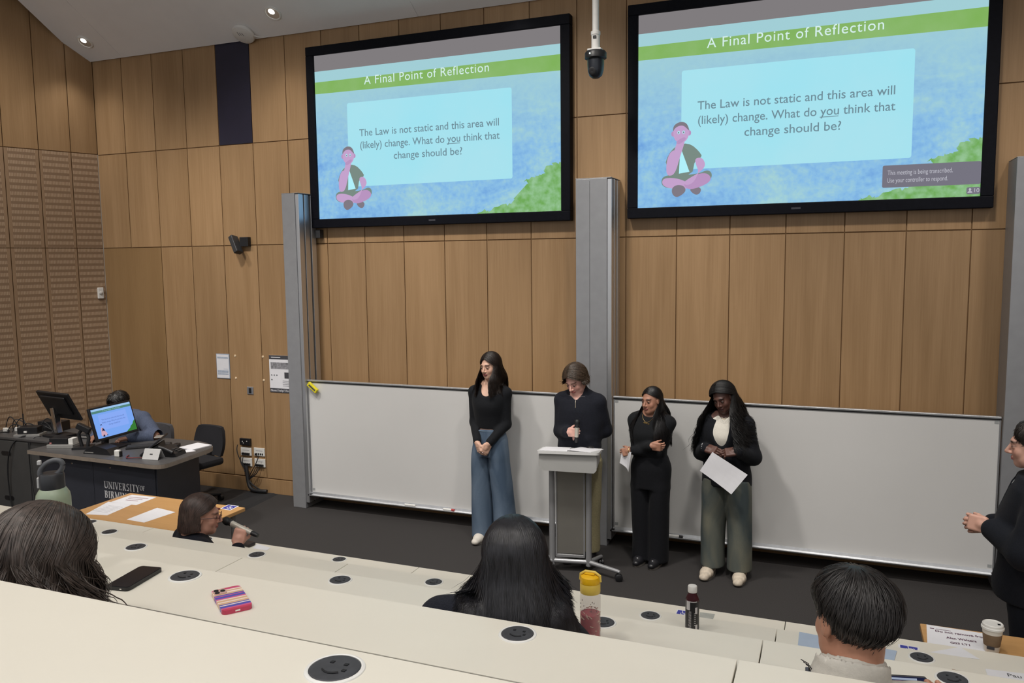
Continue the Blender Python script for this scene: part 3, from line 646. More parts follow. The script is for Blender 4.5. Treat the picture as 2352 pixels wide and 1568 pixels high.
o = sheet('paper_sheet', [G(254,1153,zt), G(313,1160,zt), G(359,1142,zt), G(303,1136,zt)], zt, 'sheet with bold reddish lines lying furthest back on the beech table')
lines_on(o, [(0.05, .1, .9), (0.015, .2, .8), (-0.02, .25, .75)], -0.11, 0.11, m=REDINK, hgt=0.010, rot=0.1)
sheet('paper_sheet', [G(291,1193,zt), G(331,1200,zt), G(403,1176,zt), G(361,1166,zt)], zt, 'blank white sheet lying in the middle of the beech table with reading papers')
def access_card(corners, z, label):
    o = sheet('access_sign', corners, z, label, 'sign', m=PAPER, group='blue wheelchair access signs')
    c = (o.location.x, o.location.y); q = [((x-c[0])*0.82, (y-c[1])*0.82) for x, y in corners]
    MB().add([(x, y, 0.0018) for x, y in q], [(0, 1, 2, 3)]).build('blue_field', BLUE, o)
    ux = Vector((q[1][0]-q[0][0], q[1][1]-q[0][1], 0)); uy = Vector((q[3][0]-q[0][0], q[3][1]-q[0][1], 0)); o0 = Vector((q[0][0], q[0][1], 0.0026))
    pt = lambda u, v: o0 + ux*u + uy*v
    r = min(ux.length, uy.length)*0.032
    b = MB().tube([pt(.62 + .24*math.cos(math.radians(a_)), .40 + .24*math.sin(math.radians(a_))) for a_ in range(-200, 60, 20)], r, 6)   # wheel
    b.tube([pt(.48, .80), pt(.50, .50), pt(.72, .48), pt(.82, .22), pt(.92, .24)], r*1.2, 6); b.lathe([(r*1.6, 0), (r*1.6, 0.0006)], c=tuple(pt(.47, .90)), n=12)
    b.build('wheelchair_symbol', PAPER, o)
access_card([G(505,1168,zt), G(529,1172,zt), G(549,1162,zt), G(524,1159,zt)], zt, 'blue wheelchair sign at the right end of the left beech table')
zE = ROWS['E'][1]
access_card([G(2064,1496,zE), G(2111,1502,zE), G(2112,1487,zE), G(2063,1479,zE)], zE, 'blue wheelchair sign on the front desk beside the coffee cup table')
access_card([G(1549,1413,zE), G(1578,1418,zE), G(1582,1404,zE), G(1556,1399,zE)], zE, 'blue wheelchair sign partly hidden behind the black juice bottle')
sheet('grey_card', [G(1606,1421,zE), G(1637,1424,zE), G(1642,1410,zE), G(1608,1406,zE)], zE, 'small grey card on the front desk right of the black bottle', 'card', m=mat('grey_card', (0.40, 0.41, 0.38), 0.7, noise=0.1))
# keys on the beech table
e = empty('key_ring', 'small dark red key fob beside the blue sign on the left beech table', 'keys', tuple(G(499, 1170, zt)) + (zt,))
MB().box(-0.022, 0.018, -0.012, 0.014, 0.0, 0.012, bev=0.004).build('fob', mat('dark_red_plastic', (0.10, 0.012, 0.016), 0.4, noise=0.1), e)
MB().tube([(-0.04 + 0.014*math.cos(2*PI*k/14), -0.004 + 0.014*math.sin(2*PI*k/14), 0.003) for k in range(15)], 0.0016, 6, cap=False).build('ring', CHROME, e)
# right table: sign, papers, coffee cup
TXP = mat('plum_ink', (0.14, 0.07, 0.11), 0.7, noise=0.1)
C4 = [G(2130,1478,zt), G(2268,1498,zt), G(2300,1461,zt), G(2128,1434,zt)]
o = sheet('table_sign', C4, zt, 'printed do not remove sign lying on the right beech table', 'sign')
b = MB()
cx_, cy_ = o.location.x, o.location.y
for t, px, py, wd, sz in (('Do not remove from', 2207, 1457, 0.215, 0.030), ('Alan Walters', 2208, 1469, 0.125, 0.030), ('G03 LT1', 2206, 1479, 0.080, 0.026)):
    g = G(px, py, zt); add_text(b, t, sz, (g[0]-cx_, g[1]-cy_, 0.0018), (1, 0.02, 0), (-0.02, 1, 0), width=wd, bold=0.0008)
g = G(2140, 1443, zt); b.box(g[0]-cx_-0.008, g[0]-cx_+0.010, g[1]-cy_-0.004, g[1]-cy_+0.004, 0.0014, 0.0018); b.box(g[0]-cx_+0.018, g[0]-cx_+0.08, g[1]-cy_-0.003, g[1]-cy_+0.001, 0.0014, 0.0018)
b.build('lettering', TXP, o)['kind'] = 'stuff'
sheet('paper_sheet', [G(2122,1500,zE), G(2205,1486,zE), G(2250,1514,zE), G(2160,1503,zE)], zE+0.0005, 'white paper slip between the right socket disc and the coffee cup')
zD = ROWS['D'][1]
o = sheet('paper_sheet', [G(2270,1558,zD), G(2352,1575,zD), G(2360,1548,zD), G(2263,1536,zD)], zD, 'white paper with handwriting at the bottom right corner')
b = MB(); g = G(2330, 1553, zD); add_text(b, 'Pau', 0.032, (g[0]-o.location.x, g[1]-o.location.y, 0.0018), (1, 0.03, 0), (-0.03, 1, 0)); b.build('handwriting', INK, o)
e = empty('pencil', 'thin brown pencil lying on the desk near the coffee cup', 'pencil', tuple(G(2220, 1548, zD)) + (zD + 0.004,)); MB().tube([(-0.045, 0.006, 0), (0.035, -0.004, 0)], 0.0034, 6).build('barrel', mat('pencil_wood', (0.30, 0.17, 0.09), 0.5, noise=0.1), e); MB().tube([(0.035, -0.004, 0), (0.045, -0.0053, 0)], [0.0034, 0.0006], 6).build('tip', mat('bare_wood_tip', (0.55, 0.4, 0.25), 0.6, noise=0.1), e)
sheet('blue_folder', [G(1832,1488,zD), G(2052,1524,zD), G(2060,1496,zD), G(1836,1452,zD)], zD, 'pale blue folder lying behind the head of the boy', 'folder', th=0.003, m=mat('pale_blue_card', lin(176, 192, 214), 0.6, noise=0.03))
e = empty('coffee_cup', 'white takeaway coffee cup with brown sleeve on the right beech table', 'cup', (0.703, 4.0, zt))
CUPW = mat('cup_paper', (0.78, 0.74, 0.67), 0.5, noise=0.03); SLEEVE = mat('kraft_sleeve', (0.22, 0.145, 0.085), 0.8, noise=0.1, nscale=40)
MB().lathe([(0.0, 0.0), (0.0285, 0.0), (0.030, 0.006), (0.0415, 0.112), (0.0, 0.112)], n=40).build('body', CUPW, e, smooth=True)
MB().lathe([(0.0325, 0.033), (0.0335, 0.033), (0.0395, 0.088), (0.0385, 0.088)], n=40).build('sleeve', SLEEVE, e, smooth=True)
MB().lathe([(0.043, 0.108), (0.046, 0.110), (0.046, 0.118), (0.043, 0.121), (0.042, 0.130), (0.039, 0.133), (0.036, 0.130), (0.0, 0.130)], n=40).build('lid', WHITE, e, smooth=True)
MB().box(0.018, 0.030, -0.010, 0.004, 0.1295, 0.1312).build('sip_hole', BLACK, e)
b = MB(); b.obox(Matrix.Rotation(-0.2, 4, 'Z'), -0.018, 0.012, -0.0338, -0.0318, 0.022, 0.036, bev=0.0)
b.build('printed_mark', INK, e)

# ================================================================== BOTTLES
GLASSY = lambda n, c, a=0.6, r=0.15: mat(n, c, r, alpha=a, spec=0.6, noise=0.05, nscale=20)
def red_bottle():
    e = empty('infuser_bottle', 'clear bottle of pink drink with yellow lid on the middle desk', 'bottle', (-0.672, 2.30, ROWS['C'][1]))
    MB().lathe([(0.0, 0.001), (0.029, 0.001), (0.032, 0.006), (0.032, 0.135), (0.031, 0.146), (0.029, 0.15), (0.0, 0.15)], n=36).build('shell', GLASSY('frosted_clear_plastic', (0.74, 0.66, 0.62), 0.26, 0.2), e, smooth=True)
    MB().lathe([(0.0, 0.003), (0.0302, 0.003), (0.0302, 0.083), (0.0, 0.083)], n=32).build('drink', mat('pink_drink', (0.42, 0.028, 0.060), 0.3, noise=0.3, nscale=60), e, smooth=True)
    rr = random.Random(5); b = MB()
    for k in range(46):
        a_ = rr.uniform(0, 2*PI); z = rr.uniform(0.012, 0.092); tl = rr.uniform(-1, 1); p = Vector((0.0303*math.cos(a_), 0.0303*math.sin(a_), z)); t = Vector((-math.sin(a_), math.cos(a_), tl)).normalized()*rr.uniform(0.003, 0.007)
        b.tube([p-t, p+t], 0.0014, 5)
    b.build('fruit_pieces', mat('fruit_flecks', (0.62, 0.42, 0.33), 0.5, noise=0.1), e)
    b = MB()
    for k in range(14):
        a_ = rr.uniform(-2.6, -0.4); z = rr.uniform(0.096, 0.138); p = Vector((0.0305*math.cos(a_), 0.0305*math.sin(a_), z)); b.tube([p, p + Vector((0, 0, rr.uniform(0.002, 0.006)))], 0.0011, 5)
    b.build('residue_flecks', mat('dark_flecks', (0.09, 0.03, 0.04), 0.6, noise=0.1), e)
    YEL = mat('yellow_plastic', lin(232, 200, 92), 0.35, noise=0.04); YEL2 = mat('deep_yellow_plastic', lin(236, 184, 30), 0.3, noise=0.08)
    MB().lathe([(0.0, 0.150), (0.031, 0.150), (0.0315, 0.154), (0.0315, 0.178), (0.030, 0.181), (0.0, 0.181)], n=36).build('collar', YEL, e, smooth=True)
    MB().lathe([(0.031, 0.181), (0.0312, 0.190), (0.0285, 0.200), (0.020, 0.206), (0.0, 0.208)], n=36).build('lid', YEL2, e, smooth=True)
    MB().tube([(-0.031, 0, 0.186), (-0.030, 0, 0.204), (-0.015, 0, 0.214), (0.015, 0, 0.214), (0.031, 0, 0.204), (0.032, 0, 0.186)], 0.0045, 10).build('carry_loop', YEL, e, smooth=True)
    MB().box(-0.016, 0.016, -0.012, 0.012, 0.2068, 0.2115, bev=0.002).build('flip_spout', YEL2, e)
red_bottle()
def juice_bottle():
    e = empty('juice_bottle', 'dark labelled juice bottle with white cap', 'bottle', (-0.484, 3.085, ROWS['D'][1]))
    MB().lathe([(0.0, 0.0), (0.024, 0.0), (0.0265, 0.004), (0.0265, 0.125), (0.024, 0.138), (0.017, 0.152), (0.0165, 0.160), (0.0, 0.160)], n=32).build('body', mat('dark_juice', (0.05, 0.012, 0.018), 0.15, noise=0.2), e, smooth=True)
    MB().lathe([(0.0268, 0.012), (0.0270, 0.014), (0.0270, 0.122), (0.0268, 0.124)], n=32).build('label', mat('black_label', (0.018, 0.018, 0.02), 0.35, noise=0.1), e, smooth=True)
    MB().lathe([(0.0, 0.158), (0.0175, 0.158), (0.018, 0.160), (0.018, 0.180), (0.0165, 0.183), (0.0, 0.183)], n=28).build('cap', WHITE, e, smooth=True)
    b = MB(); rr = random.Random(2)
    def patch(a0, a1, z0, z1):
        n = 6; r = 0.0273
        for k in range(n):
            u0, u1 = a0 + (a1-a0)*k/n, a0 + (a1-a0)*(k+1)/n
            b.add([(r*math.cos(u0), r*math.sin(u0), z0), (r*math.cos(u1), r*math.sin(u1), z0), (r*math.cos(u1), r*math.sin(u1), z1), (r*math.cos(u0), r*math.sin(u0), z1)], [(0, 1, 2, 3)])
    patch(-2.35, -1.75, 0.092, 0.128); patch(-1.0, -0.62, 0.078, 0.104); patch(-0.95, -0.6, 0.012, 0.034); patch(-2.3, -0.7, 0.1245, 0.128)
    for k in range(16): patch(-1.95 + rr.uniform(-.05, .05), -1.55, 0.018 + 0.0045*k, 0.0195 + 0.0045*k)
    for k in range(7): patch(-1.12, -0.9, 0.030 + 0.008*k, 0.033 + 0.008*k)
    b.build('label_print', mat('label_white', (0.6, 0.58, 0.58), 0.5, noise=0.1), e)
juice_bottle()
def green_flask():
    e = empty('water_flask', 'sage green water flask with dark loop lid behind the curly haired woman', 'bottle', (-2.005, 1.55, ROWS['B'][1]))
    MB().lathe([(0.0, 0.0), (0.042, 0.0), (0.044, 0.004), (0.044, 0.225), (0.042, 0.238), (0.034, 0.252), (0.030, 0.256), (0.0, 0.256)], n=44).build('body', mat('sage_enamel', (0.33, 0.40, 0.29), 0.32, noise=0.05, nscale=12), e, smooth=True)
    LID = mat('dark_grey_lid', (0.035, 0.037, 0.042), 0.4, noise=0.1)
    MB().lathe([(0.0, 0.252), (0.031, 0.252), (0.032, 0.258), (0.0315, 0.292), (0.029, 0.297), (0.0, 0.297)], n=36).build('lid', LID, e, smooth=True)
    M_ = Matrix.Rotation(math.radians(35), 4, 'Z')
    pts = [M_ @ Vector((0.028*math.cos(t)*1.05, 0, 0.308 + 0.022*math.sin(t) + 0.010*math.cos(t))) for t in [2*PI*k/24 for k in range(24)]]
    MB().tube(pts + [pts[0]], 0.0072, 10, cap=False).build('carry_loop', mat('grey_loop', (0.10, 0.105, 0.115), 0.4, noise=0.1), e, smooth=True)
    MB().obox(Matrix.Rotation(math.radians(-50), 4, 'Z'), -0.010, 0.010, -0.036, -0.030, 0.258, 0.288, bev=0.002).build('latch', mat('pale_latch', (0.60, 0.60, 0.60), 0.4, noise=0.05), e)
    MB().obox(Matrix.Rotation(math.radians(-50), 4, 'Z'), -0.008, 0.004, -0.034, -0.024, 0.322, 0.334, bev=0.002).build('spout_tip', mat('pale_latch', (0.6, 0.6, 0.6), 0.4), e)
green_flask()

# ================================================================== PHONES
def slab(L_, W_, T, r): return MB().prism(rrect(-W_/2, W_/2, -L_/2, L_/2, r), 0, T, M=Matrix.Rotation(PI/2, 4, 'X') @ Matrix.Scale(-1, 4, (0, 1, 0)))
zB = ROWS['B'][1]
# black phone, face down beside the curly haired woman
p0 = (-1.778, 1.603)
e = empty('phone', 'black phone lying beside the curly haired woman', 'phone', (p0[0], p0[1], zB), math.radians(9.6))
MB().prism(rrect(-0.036, 0.036, -0.074, 0.074, 0.011), 0.0005, 0.0105, M=Matrix(((1,0,0,0),(0,0,1,0),(0,1,0,0),(0,0,0,1)))).build('case', mat('black_case', (0.012, 0.013, 0.015), 0.4, noise=0.1), e)
MB().prism(rrect(-0.033, 0.033, -0.071, 0.071, 0.009), 0.0100, 0.0112, M=Matrix(((1,0,0,0),(0,0,1,0),(0,1,0,0),(0,0,0,1)))).build('glass', mat('dark_phone_glass', (0.010, 0.012, 0.018), 0.12, noise=0.05), e)
MB().box(0.010, 0.016, -0.0745, -0.0735, 0.004, 0.007).build('port', CHROME, e)
def stripes():
    m = bpy.data.materials.new('striped_case'); m.use_nodes = True; nt = m.node_tree; b = nt.nodes['Principled BSDF']; b.inputs['Roughness'].default_value = 0.4
    tc = nt.nodes.new('ShaderNodeTexCoord'); sp = nt.nodes.new('ShaderNodeSeparateXYZ'); nt.links.new(tc.outputs['Object'], sp.inputs[0])
    mr = nt.nodes.new('ShaderNodeMapRange'); mr.inputs['From Min'].default_value = -0.074; mr.inputs['From Max'].default_value = 0.074; nt.links.new(sp.outputs['Y'], mr.inputs['Value'])
    r = nt.nodes.new('ShaderNodeValToRGB'); cr = r.color_ramp; cr.interpolation = 'CONSTANT'
    P_, W2, T_, B_, R_ = lin(206, 96, 140), lin(238, 222, 214), lin(216, 176, 140), lin(84, 84, 178), lin(198, 62, 96)
    seq = [(0.0, R_), (0.07, P_), (0.12, B_), (0.20, W2), (0.235, B_), (0.27, T_), (0.34, W2), (0.38, T_), (0.45, W2), (0.49, P_), (0.54, B_), (0.63, P_), (0.66, B_), (0.70, T_), (0.76, W2), (0.82, T_), (0.87, W2), (0.91, P_), (0.95, R_)]
    cr.elements[0].position, cr.elements[0].color = seq[0]; cr.elements[1].position, cr.elements[1].color = seq[-1]
    for p, c in seq[1:-1]: q = cr.elements.new(p); q.color = c
    nt.links.new(mr.outputs[0], r.inputs[0]); nt.links.new(r.outputs[0], b.inputs['Base Color']); return m
e = empty('phone', 'phone in a pink, blue and tan striped case', 'phone', (-1.424, 1.582, zB), math.radians(52.8))
XZ = Matrix(((1,0,0,0),(0,0,1,0),(0,1,0,0),(0,0,0,1)))
MB().prism(rrect(-0.037, 0.037, -0.074, 0.074, 0.012), 0.0005, 0.0115, M=XZ).build('case', stripes(), e)
MB().prism(rrect(-0.034, -0.002, 0.036, 0.069, 0.008), 0.0112, 0.0130, M=XZ).build('camera_plate', mat('peach_plate', (0.55, 0.36, 0.32), 0.3, noise=0.05), e)
for dx, dy in ((-0.026, 0.060), (-0.026, 0.045), (-0.011, 0.053)): MB().lathe([(0.0, 0.0150), (0.0055, 0.0150), (0.0065, 0.0128)], c=(dx, dy, 0), n=18).build('camera_lens', BLACK, e, smooth=True)
MB().box(-0.006, 0.006, -0.0745, -0.0735, 0.004, 0.008).build('port', CHROME, e)

# ================================================================== LECTERN
lx, ly = -1.925, 6.02
e = empty('lectern', 'grey wheeled lectern with perforated panel in front of the standing man', 'lectern', (lx, ly, 0), math.radians(11))
LGREY = mat('lectern_grey', (0.42, 0.42, 0.41), 0.45, noise=0.03, nscale=6); LPOST = mat('satin_post', (0.40, 0.405, 0.42), 0.35, 0.5, noise=0.03)
top = MB(); a0 = rrect(-0.245, 0.245, -0.20, 0.20, 0.03)
MB().prism(rrect(-0.245, 0.245, -0.19, 0.19, 0.035), 0.0, 0.020, M=Matrix.Translation((0, 0.0, 0.985)) @ Matrix.Rotation(math.radians(-8), 4, 'X') @ XZ).build('top', mat('lectern_top', (0.60, 0.60, 0.60), 0.4, noise=0.02), e)
MB().prism([(-0.225, 1.008), (0.225, 1.008), (0.225, 0.885), (0.205, 0.862), (-0.19, 0.872), (-0.225, 0.90)], -0.165, -0.145).build('apron', LGREY, e)
for s in (-1, 1): MB().box(s*0.222-0.008, s*0.222+0.008, -0.15, 0.12, 0.90, 0.995, bev=0.003).build('side_cheek', LGREY, e)
for s in (-1, 1): MB().tube([(s*0.148, 0, 0.055), (s*0.148, 0, 0.99)], 0.024, 18).build('post', LPOST, e, smooth=True)
for s in (-1, 1): MB().box(s*0.113-0.006, s*0.113+0.006, -0.012, 0.012, 0.13, 0.90, bev=0.002).build('panel_rail', LPOST, e)
def perf():
    m = bpy.data.materials.new('perforated_steel'); m.use_nodes = True; nt = m.node_tree; b = nt.nodes['Principled BSDF']
    b.inputs['Metallic'].default_value = 0.75; b.inputs['Roughness'].default_value = 0.42
    n = nt.nodes.new('ShaderNodeTexNoise'); n.inputs['Scale'].default_value = 2.2; tc = nt.nodes.new('ShaderNodeTexCoord'); nt.links.new(tc.outputs['Object'], n.inputs[0])
    r = nt.nodes.new('ShaderNodeValToRGB'); r.color_ramp.elements[0].color = (0.30, 0.29, 0.265, 1); r.color_ramp.elements[1].color = (0.46, 0.44, 0.40, 1); nt.links.new(n.outputs[0], r.inputs[0]); nt.links.new(r.outputs[0], b.inputs['Base Color'])
    return m
MB().box(-0.107, 0.107, -0.004, 0.004, 0.15, 0.90).build('panel', perf(), e)
MB().box(-0.118, 0.118, -0.012, 0.012, 0.118, 0.142, bev=0.003).build('panel_foot', LPOST, e)
MB().tube([(-0.148, 0, 0.085), (0.148, 0, 0.085)], 0.020, 14).build('cross_bar', LPOST, e, smooth=True)
for sx, vx, vy in ((0.148, 0.26, -0.15), (-0.148, -0.06, -0.15), (-0.148, -0.09, 0.15), (0.148, 0.09, 0.17)):
    f = MB().tube([(sx, 0, 0.085), (sx + vx*0.9, vy*0.9, 0.078), (sx + vx, vy, 0.076)], [0.019, 0.015, 0.013], 10).build('foot', LPOST, e, smooth=True)
    L_ = math.hypot(vx, vy); wdir = Matrix.Translation((sx + vx*0.96, vy*0.96, 0.030)) @ Matrix.Rotation(math.atan2(vy, vx) + 0.7, 4, 'Z')
    MB().lathe([(0.0, -0.022), (0.024, -0.022), (0.030, -0.018), (0.030, -0.006), (0.016, -0.003), (0.016, 0.003), (0.030, 0.006), (0.030, 0.018), (0.024, 0.022), (0.0, 0.022)], M=wdir @ Matrix.Rotation(PI/2, 4, 'X'), n=22).build('caster', BLACK, f, smooth=True)
    MB().tube([(sx + vx*0.96, vy*0.96, 0.035), (sx + vx*0.96, vy*0.96, 0.078)], 0.007, 8).build('caster_stem', CHAR, f, smooth=True)
def on_lectern(lp): 
    M_ = Matrix.Translation((lx, ly, 0)) @ Matrix.Rotation(math.radians(11), 4, 'Z'); return M_ @ Vector(lp)
zl = 1.0065
o = tag(MB().obox(Matrix.Rotation(math.radians(11), 4, 'Z') @ Matrix.Rotation(math.radians(-8), 4, 'X'), -0.11, 0.11, -0.15, 0.15, 0.0, 0.003).build('paper_sheet', PAPER), 'white speech notes lying on the left of the lectern top', 'paper'); o.location = on_lectern((-0.115, 0.0, zl))
o = tag(MB().obox(Matrix.Rotation(math.radians(-5), 4, 'Z') @ Matrix.Rotation(math.radians(-8), 4, 'X'), -0.10, 0.10, -0.145, 0.145, 0.0, 0.003).build('paper_sheet', PAPER), 'white speech notes lying on the right of the lectern top', 'paper'); o.location = on_lectern((0.125, -0.01, zl + 0.004))
e2 = empty('lectern_mouse', 'small black device at the back right of the lectern top', 'device', tuple(on_lectern((0.150, 0.135, zl - 0.018))), math.radians(11))
MB().lathe([(0.0, 0.024), (0.018, 0.020), (0.032, 0.008), (0.034, 0.0), (0.0, 0.0)], n=24).build('body', BLACK, e2, smooth=True); MB().box(-0.002, 0.002, -0.03, 0.0, 0.012, 0.0235).build('button_gap', CHAR, e2)

# ================================================================== UNIVERSITY DESK AND EQUIPMENT
NAVYL = mat('slate_laminate', (0.036, 0.039, 0.052), 0.5, noise=0.06, nscale=8); DTOP = mat('charcoal_desktop', (0.075, 0.074, 0.076), 0.45, noise=0.08, nscale=30)
DEDGE = mat('taupe_edge', (0.26, 0.215, 0.175), 0.5, noise=0.08, nscale=20); CABG = mat('dark_grey_cabinet', (0.062, 0.062, 0.062), 0.5, noise=0.06, nscale=10)
def round_poly(P, idx, r, n=6):
    out = []
    for i, p in enumerate(P):
        if i not in idx: out.append(p); continue
        a, c = Vector(P[i-1]), Vector(P[(i+1) % len(P)]); q = Vector(p); u = (a-q).normalized(); v = (c-q).normalized()
        p0, p1 = q + u*r, q + v*r
        for k in range(n+1): t = k/n; out.append(tuple((p0*(1-t) + q*t)*(1-t) + (q*(1-t) + p1*t)*t))
    return out
e = empty('control_desk', 'dark slate control desk with white university lettering', 'desk', (-6.3, 5.7, 0)); ox, oy = -6.3, 5.7
TP = round_poly([(-7.14, 5.28), (-5.43, 5.245), (-5.50, 6.00), (-5.78, 6.14), (-7.14, 6.14)], (1, 2, 3), 0.13)
YZ = Matrix(((1,0,0,-ox),(0,0,1,-oy),(0,1,0,0),(0,0,0,1)))
MB().prism(TP, 0.722, 0.757, M=YZ).build('edge_band', DEDGE, e)
TP2 = [(ox + (x-ox)*0.997, oy + (y-oy)*0.994) for x, y in TP]
MB().prism(TP2, 0.755, 0.760, M=YZ).build('desktop', DTOP, e)
for x0, x1 in ((-7.05, -6.3575), (-6.3525, -5.60)): MB().box(x0-ox, x1-ox, 5.335-oy, 5.36-oy, 0.02, 0.722).build('front_panel', NAVYL, e)
MB().prism([(-5.601, 5.345), (-5.585, 5.345), (-5.70, 5.98), (-5.716, 5.98)], 0.02, 0.722, M=YZ).build('side_panel', NAVYL, e)
MB().box(-7.05-ox, -7.03-ox, 5.36-oy, 6.05-oy, 0.02, 0.722).build('side_panel', NAVYL, e)
MB().box(-7.0-ox, -5.75-ox, 6.0-oy, 6.02-oy, 0.25, 0.722).build('back_panel', NAVYL, e)
MB().box(-7.03-ox, -5.72-ox, 5.40-oy, 5.95-oy, 0.0, 0.03).build('plinth', BLACK, e)
for px in (-6.62, -6.14): MB().lathe([(0.0, 0.004), (0.008, 0.003), (0.010, 0)], M=Matrix.Translation((px-ox, 5.335-oy, 0.66)) @ Matrix.Rotation(PI/2, 4, 'X'), n=14).build('lock', CHROME, e)
# serif capitals drawn from strokes: thick stems, thin hairlines, slab serifs
def serif(ch):
    T, t = 0.15, 0.055; P = []
    def st(x0, y0, x1, y1, w_):
        dx, dy = x1-x0, y1-y0; L_ = math.hypot(dx, dy); nx, ny = -dy/L_*w_/2, dx/L_*w_/2
        if abs(dy) > abs(dx): nx, ny = (w_/2*(1 if nx > 0 else -1)*max(1, L_/abs(dy)*1.0), 0)
        P.append([(x0+nx, y0+ny), (x0-nx, y0-ny), (x1-nx, y1-ny), (x1+nx, y1+ny)])
    def sf(x, y, h=0.14): P.append([(x-h, y), (x+h, y), (x+h, y+(t if y < .5 else -t)), (x-h, y+(t if y < .5 else -t))])
    def arc(cx, cy, rx, ry, a0, a1, w0=T, w1=t, n=14):
        for k in range(n):
            u0, u1 = math.radians(a0+(a1-a0)*k/n), math.radians(a0+(a1-a0)*(k+1)/n)
            f = lambda u: t + (T-t)*abs(math.cos(u))
            q = lambda u, s: (cx + (rx + s*f(u)/2)*math.cos(u), cy + (ry + s*f(u)/2*1.0)*math.sin(u))
            P.append([q(u0, -1), q(u0, 1), q(u1, 1), q(u1, -1)])
    w_ = 0.6
    if ch == 'I': st(.2, 0, .2, 1, T); sf(.2, 0); sf(.2, 1); w_ = .40
    elif ch == 'U': st(.16, .3, .16, 1, T); st(.66, .3, .66, 1, t); arc(.41, .3, .25, .27, 180, 360); sf(.16, 1); sf(.66, 1, .11); w_ = .82
    elif ch == 'N': st(.14, 0, .14, 1, t); st(.68, 0, .68, 1, t); st(.14, .97, .68, .03, T); sf(.14, 0, .11); sf(.10, 1, .10); sf(.68, 1, .11); w_ = .84
    elif ch == 'V': st(.10, 1, .38, 0, T); st(.66, 1, .38, 0, t); sf(.10, 1); sf(.66, 1, .11); w_ = .76
    elif ch == 'E' or ch == 'F':
        st(.16, 0, .16, 1, T); sf(.16, 1); sf(.16, 0); P.append([(.16, 1-t), (.56, 1-t), (.56, 1), (.16, 1)]); P.append([(.53, .78), (.56, .78), (.56, 1), (.53, 1)]); P.append([(.2, .49), (.45, .49), (.45, .54), (.2, .54)])
        if ch == 'E': P.append([(.16, 0), (.58, 0), (.58, t), (.16, t)]); P.append([(.55, 0), (.60, .24), (.57, .24), (.52, .05)])
        w_ = .66
    elif ch in 'RB':
        st(.16, 0, .16, 1, T); sf(.16, 0); sf(.14, 1, .12); arc(.34, .755, .15, .22, -90, 90); P.append([(.16, 1-t), (.36, 1-t), (.36, 1), (.16, 1)]); P.append([(.2, .50), (.36, .50), (.36, .55), (.2, .55)])
        if ch == 'B': arc(.36, .26, .17, .235, -90, 90); P.append([(.16, 0), (.38, 0), (.38, t), (.16, t)]); w_ = .68
        else: st(.36, .52, .62, 0, T); sf(.64, 0, .09); w_ = .74
    elif ch == 'S': arc(.30, .75, .17, .22, 30, 250, n=16); arc(.32, .26, .18, .23, -150, 80, n=16); w_ = .62
    elif ch == 'T': st(.36, 0, .36, 1, T); sf(.36, 0); P.append([(.04, 1-t), (.68, 1-t), (.68, 1), (.04, 1)]); P.append([(.04, .78), (.07, .78), (.07, 1), (.04, 1)]); P.append([(.65, .78), (.68, .78), (.68, 1), (.65, 1)]); w_ = .72
    elif ch == 'Y': st(.36, 0, .36, .48, T); st(.10, 1, .36, .46, T); st(.64, 1, .36, .46, t); sf(.36, 0); sf(.10, 1); sf(.64, 1, .11); w_ = .74
    elif ch == 'O': arc(.42, .5, .33, .47, 0, 360, n=26); w_ = .86
    elif ch == 'M': st(.14, 0, .14, 1, t); st(.80, 0, .80, 1, T); st(.16, 1, .46, .08, T); st(.80, 1, .46, .08, t); sf(.14, 0, .11); sf(.80, 0); sf(.12, 1, .09); sf(.84, 1, .09); w_ = .98
    elif ch == 'G': arc(.42, .5, .33, .47, 40, 330, n=22); st(.68, .06, .68, .42, T); sf(.68, .46, .12); w_ = .84
    elif ch == 'H': st(.16, 0, .16, 1, T); st(.68, 0, .68, 1, T); P.append([(.16, .49), (.68, .49), (.68, .54), (.16, .54)]); [sf(x, y) for x in (.16, .68) for y in (0, 1)]; w_ = .86
    elif ch == 'A': st(.40, 1, .10, 0, t); st(.38, 1, .68, 0, T); P.append([(.2, .32), (.58, .32), (.58, .37), (.2, .37)]); sf(.10, 0, .10); sf(.68, 0); w_ = .80
    return P, w_
LETW = mat('white_lettering', (0.62, 0.62, 0.64), 0.5, noise=0.02)
def lettering(s, x0, x1, z0, hgt, small=None):
    items = []; cur = 0.0
    for ch in s: P, w_ = serif(ch); items.append((P, cur, 1.0, 0.0)); cur += w_ + 0.05
    if small:
        for ch in small: P, w_ = serif(ch); items.append((P, cur, 0.66, 0.30)); cur += (w_ + 0.02)*0.66
    k = (x1-x0)/cur
    for i, (P, cx0, sc, dz) in enumerate(items):
        b = MB()
        for j, q in enumerate(P): b.prism([(x0 + (cx0 + x*sc)*k, z0 + (z*sc + dz)*hgt) for x, z in q], -0.0025 - 0.00003*j, 0.0, M=Matrix.Translation((-ox, 5.335-oy, 0)))
        b.build('letter', LETW, e)
lettering('UNIVERSITY', -6.225, -5.725, 0.462, 0.066, 'OF'); lettering('BIRMINGHAM', -6.225, -5.715, 0.372, 0.066)
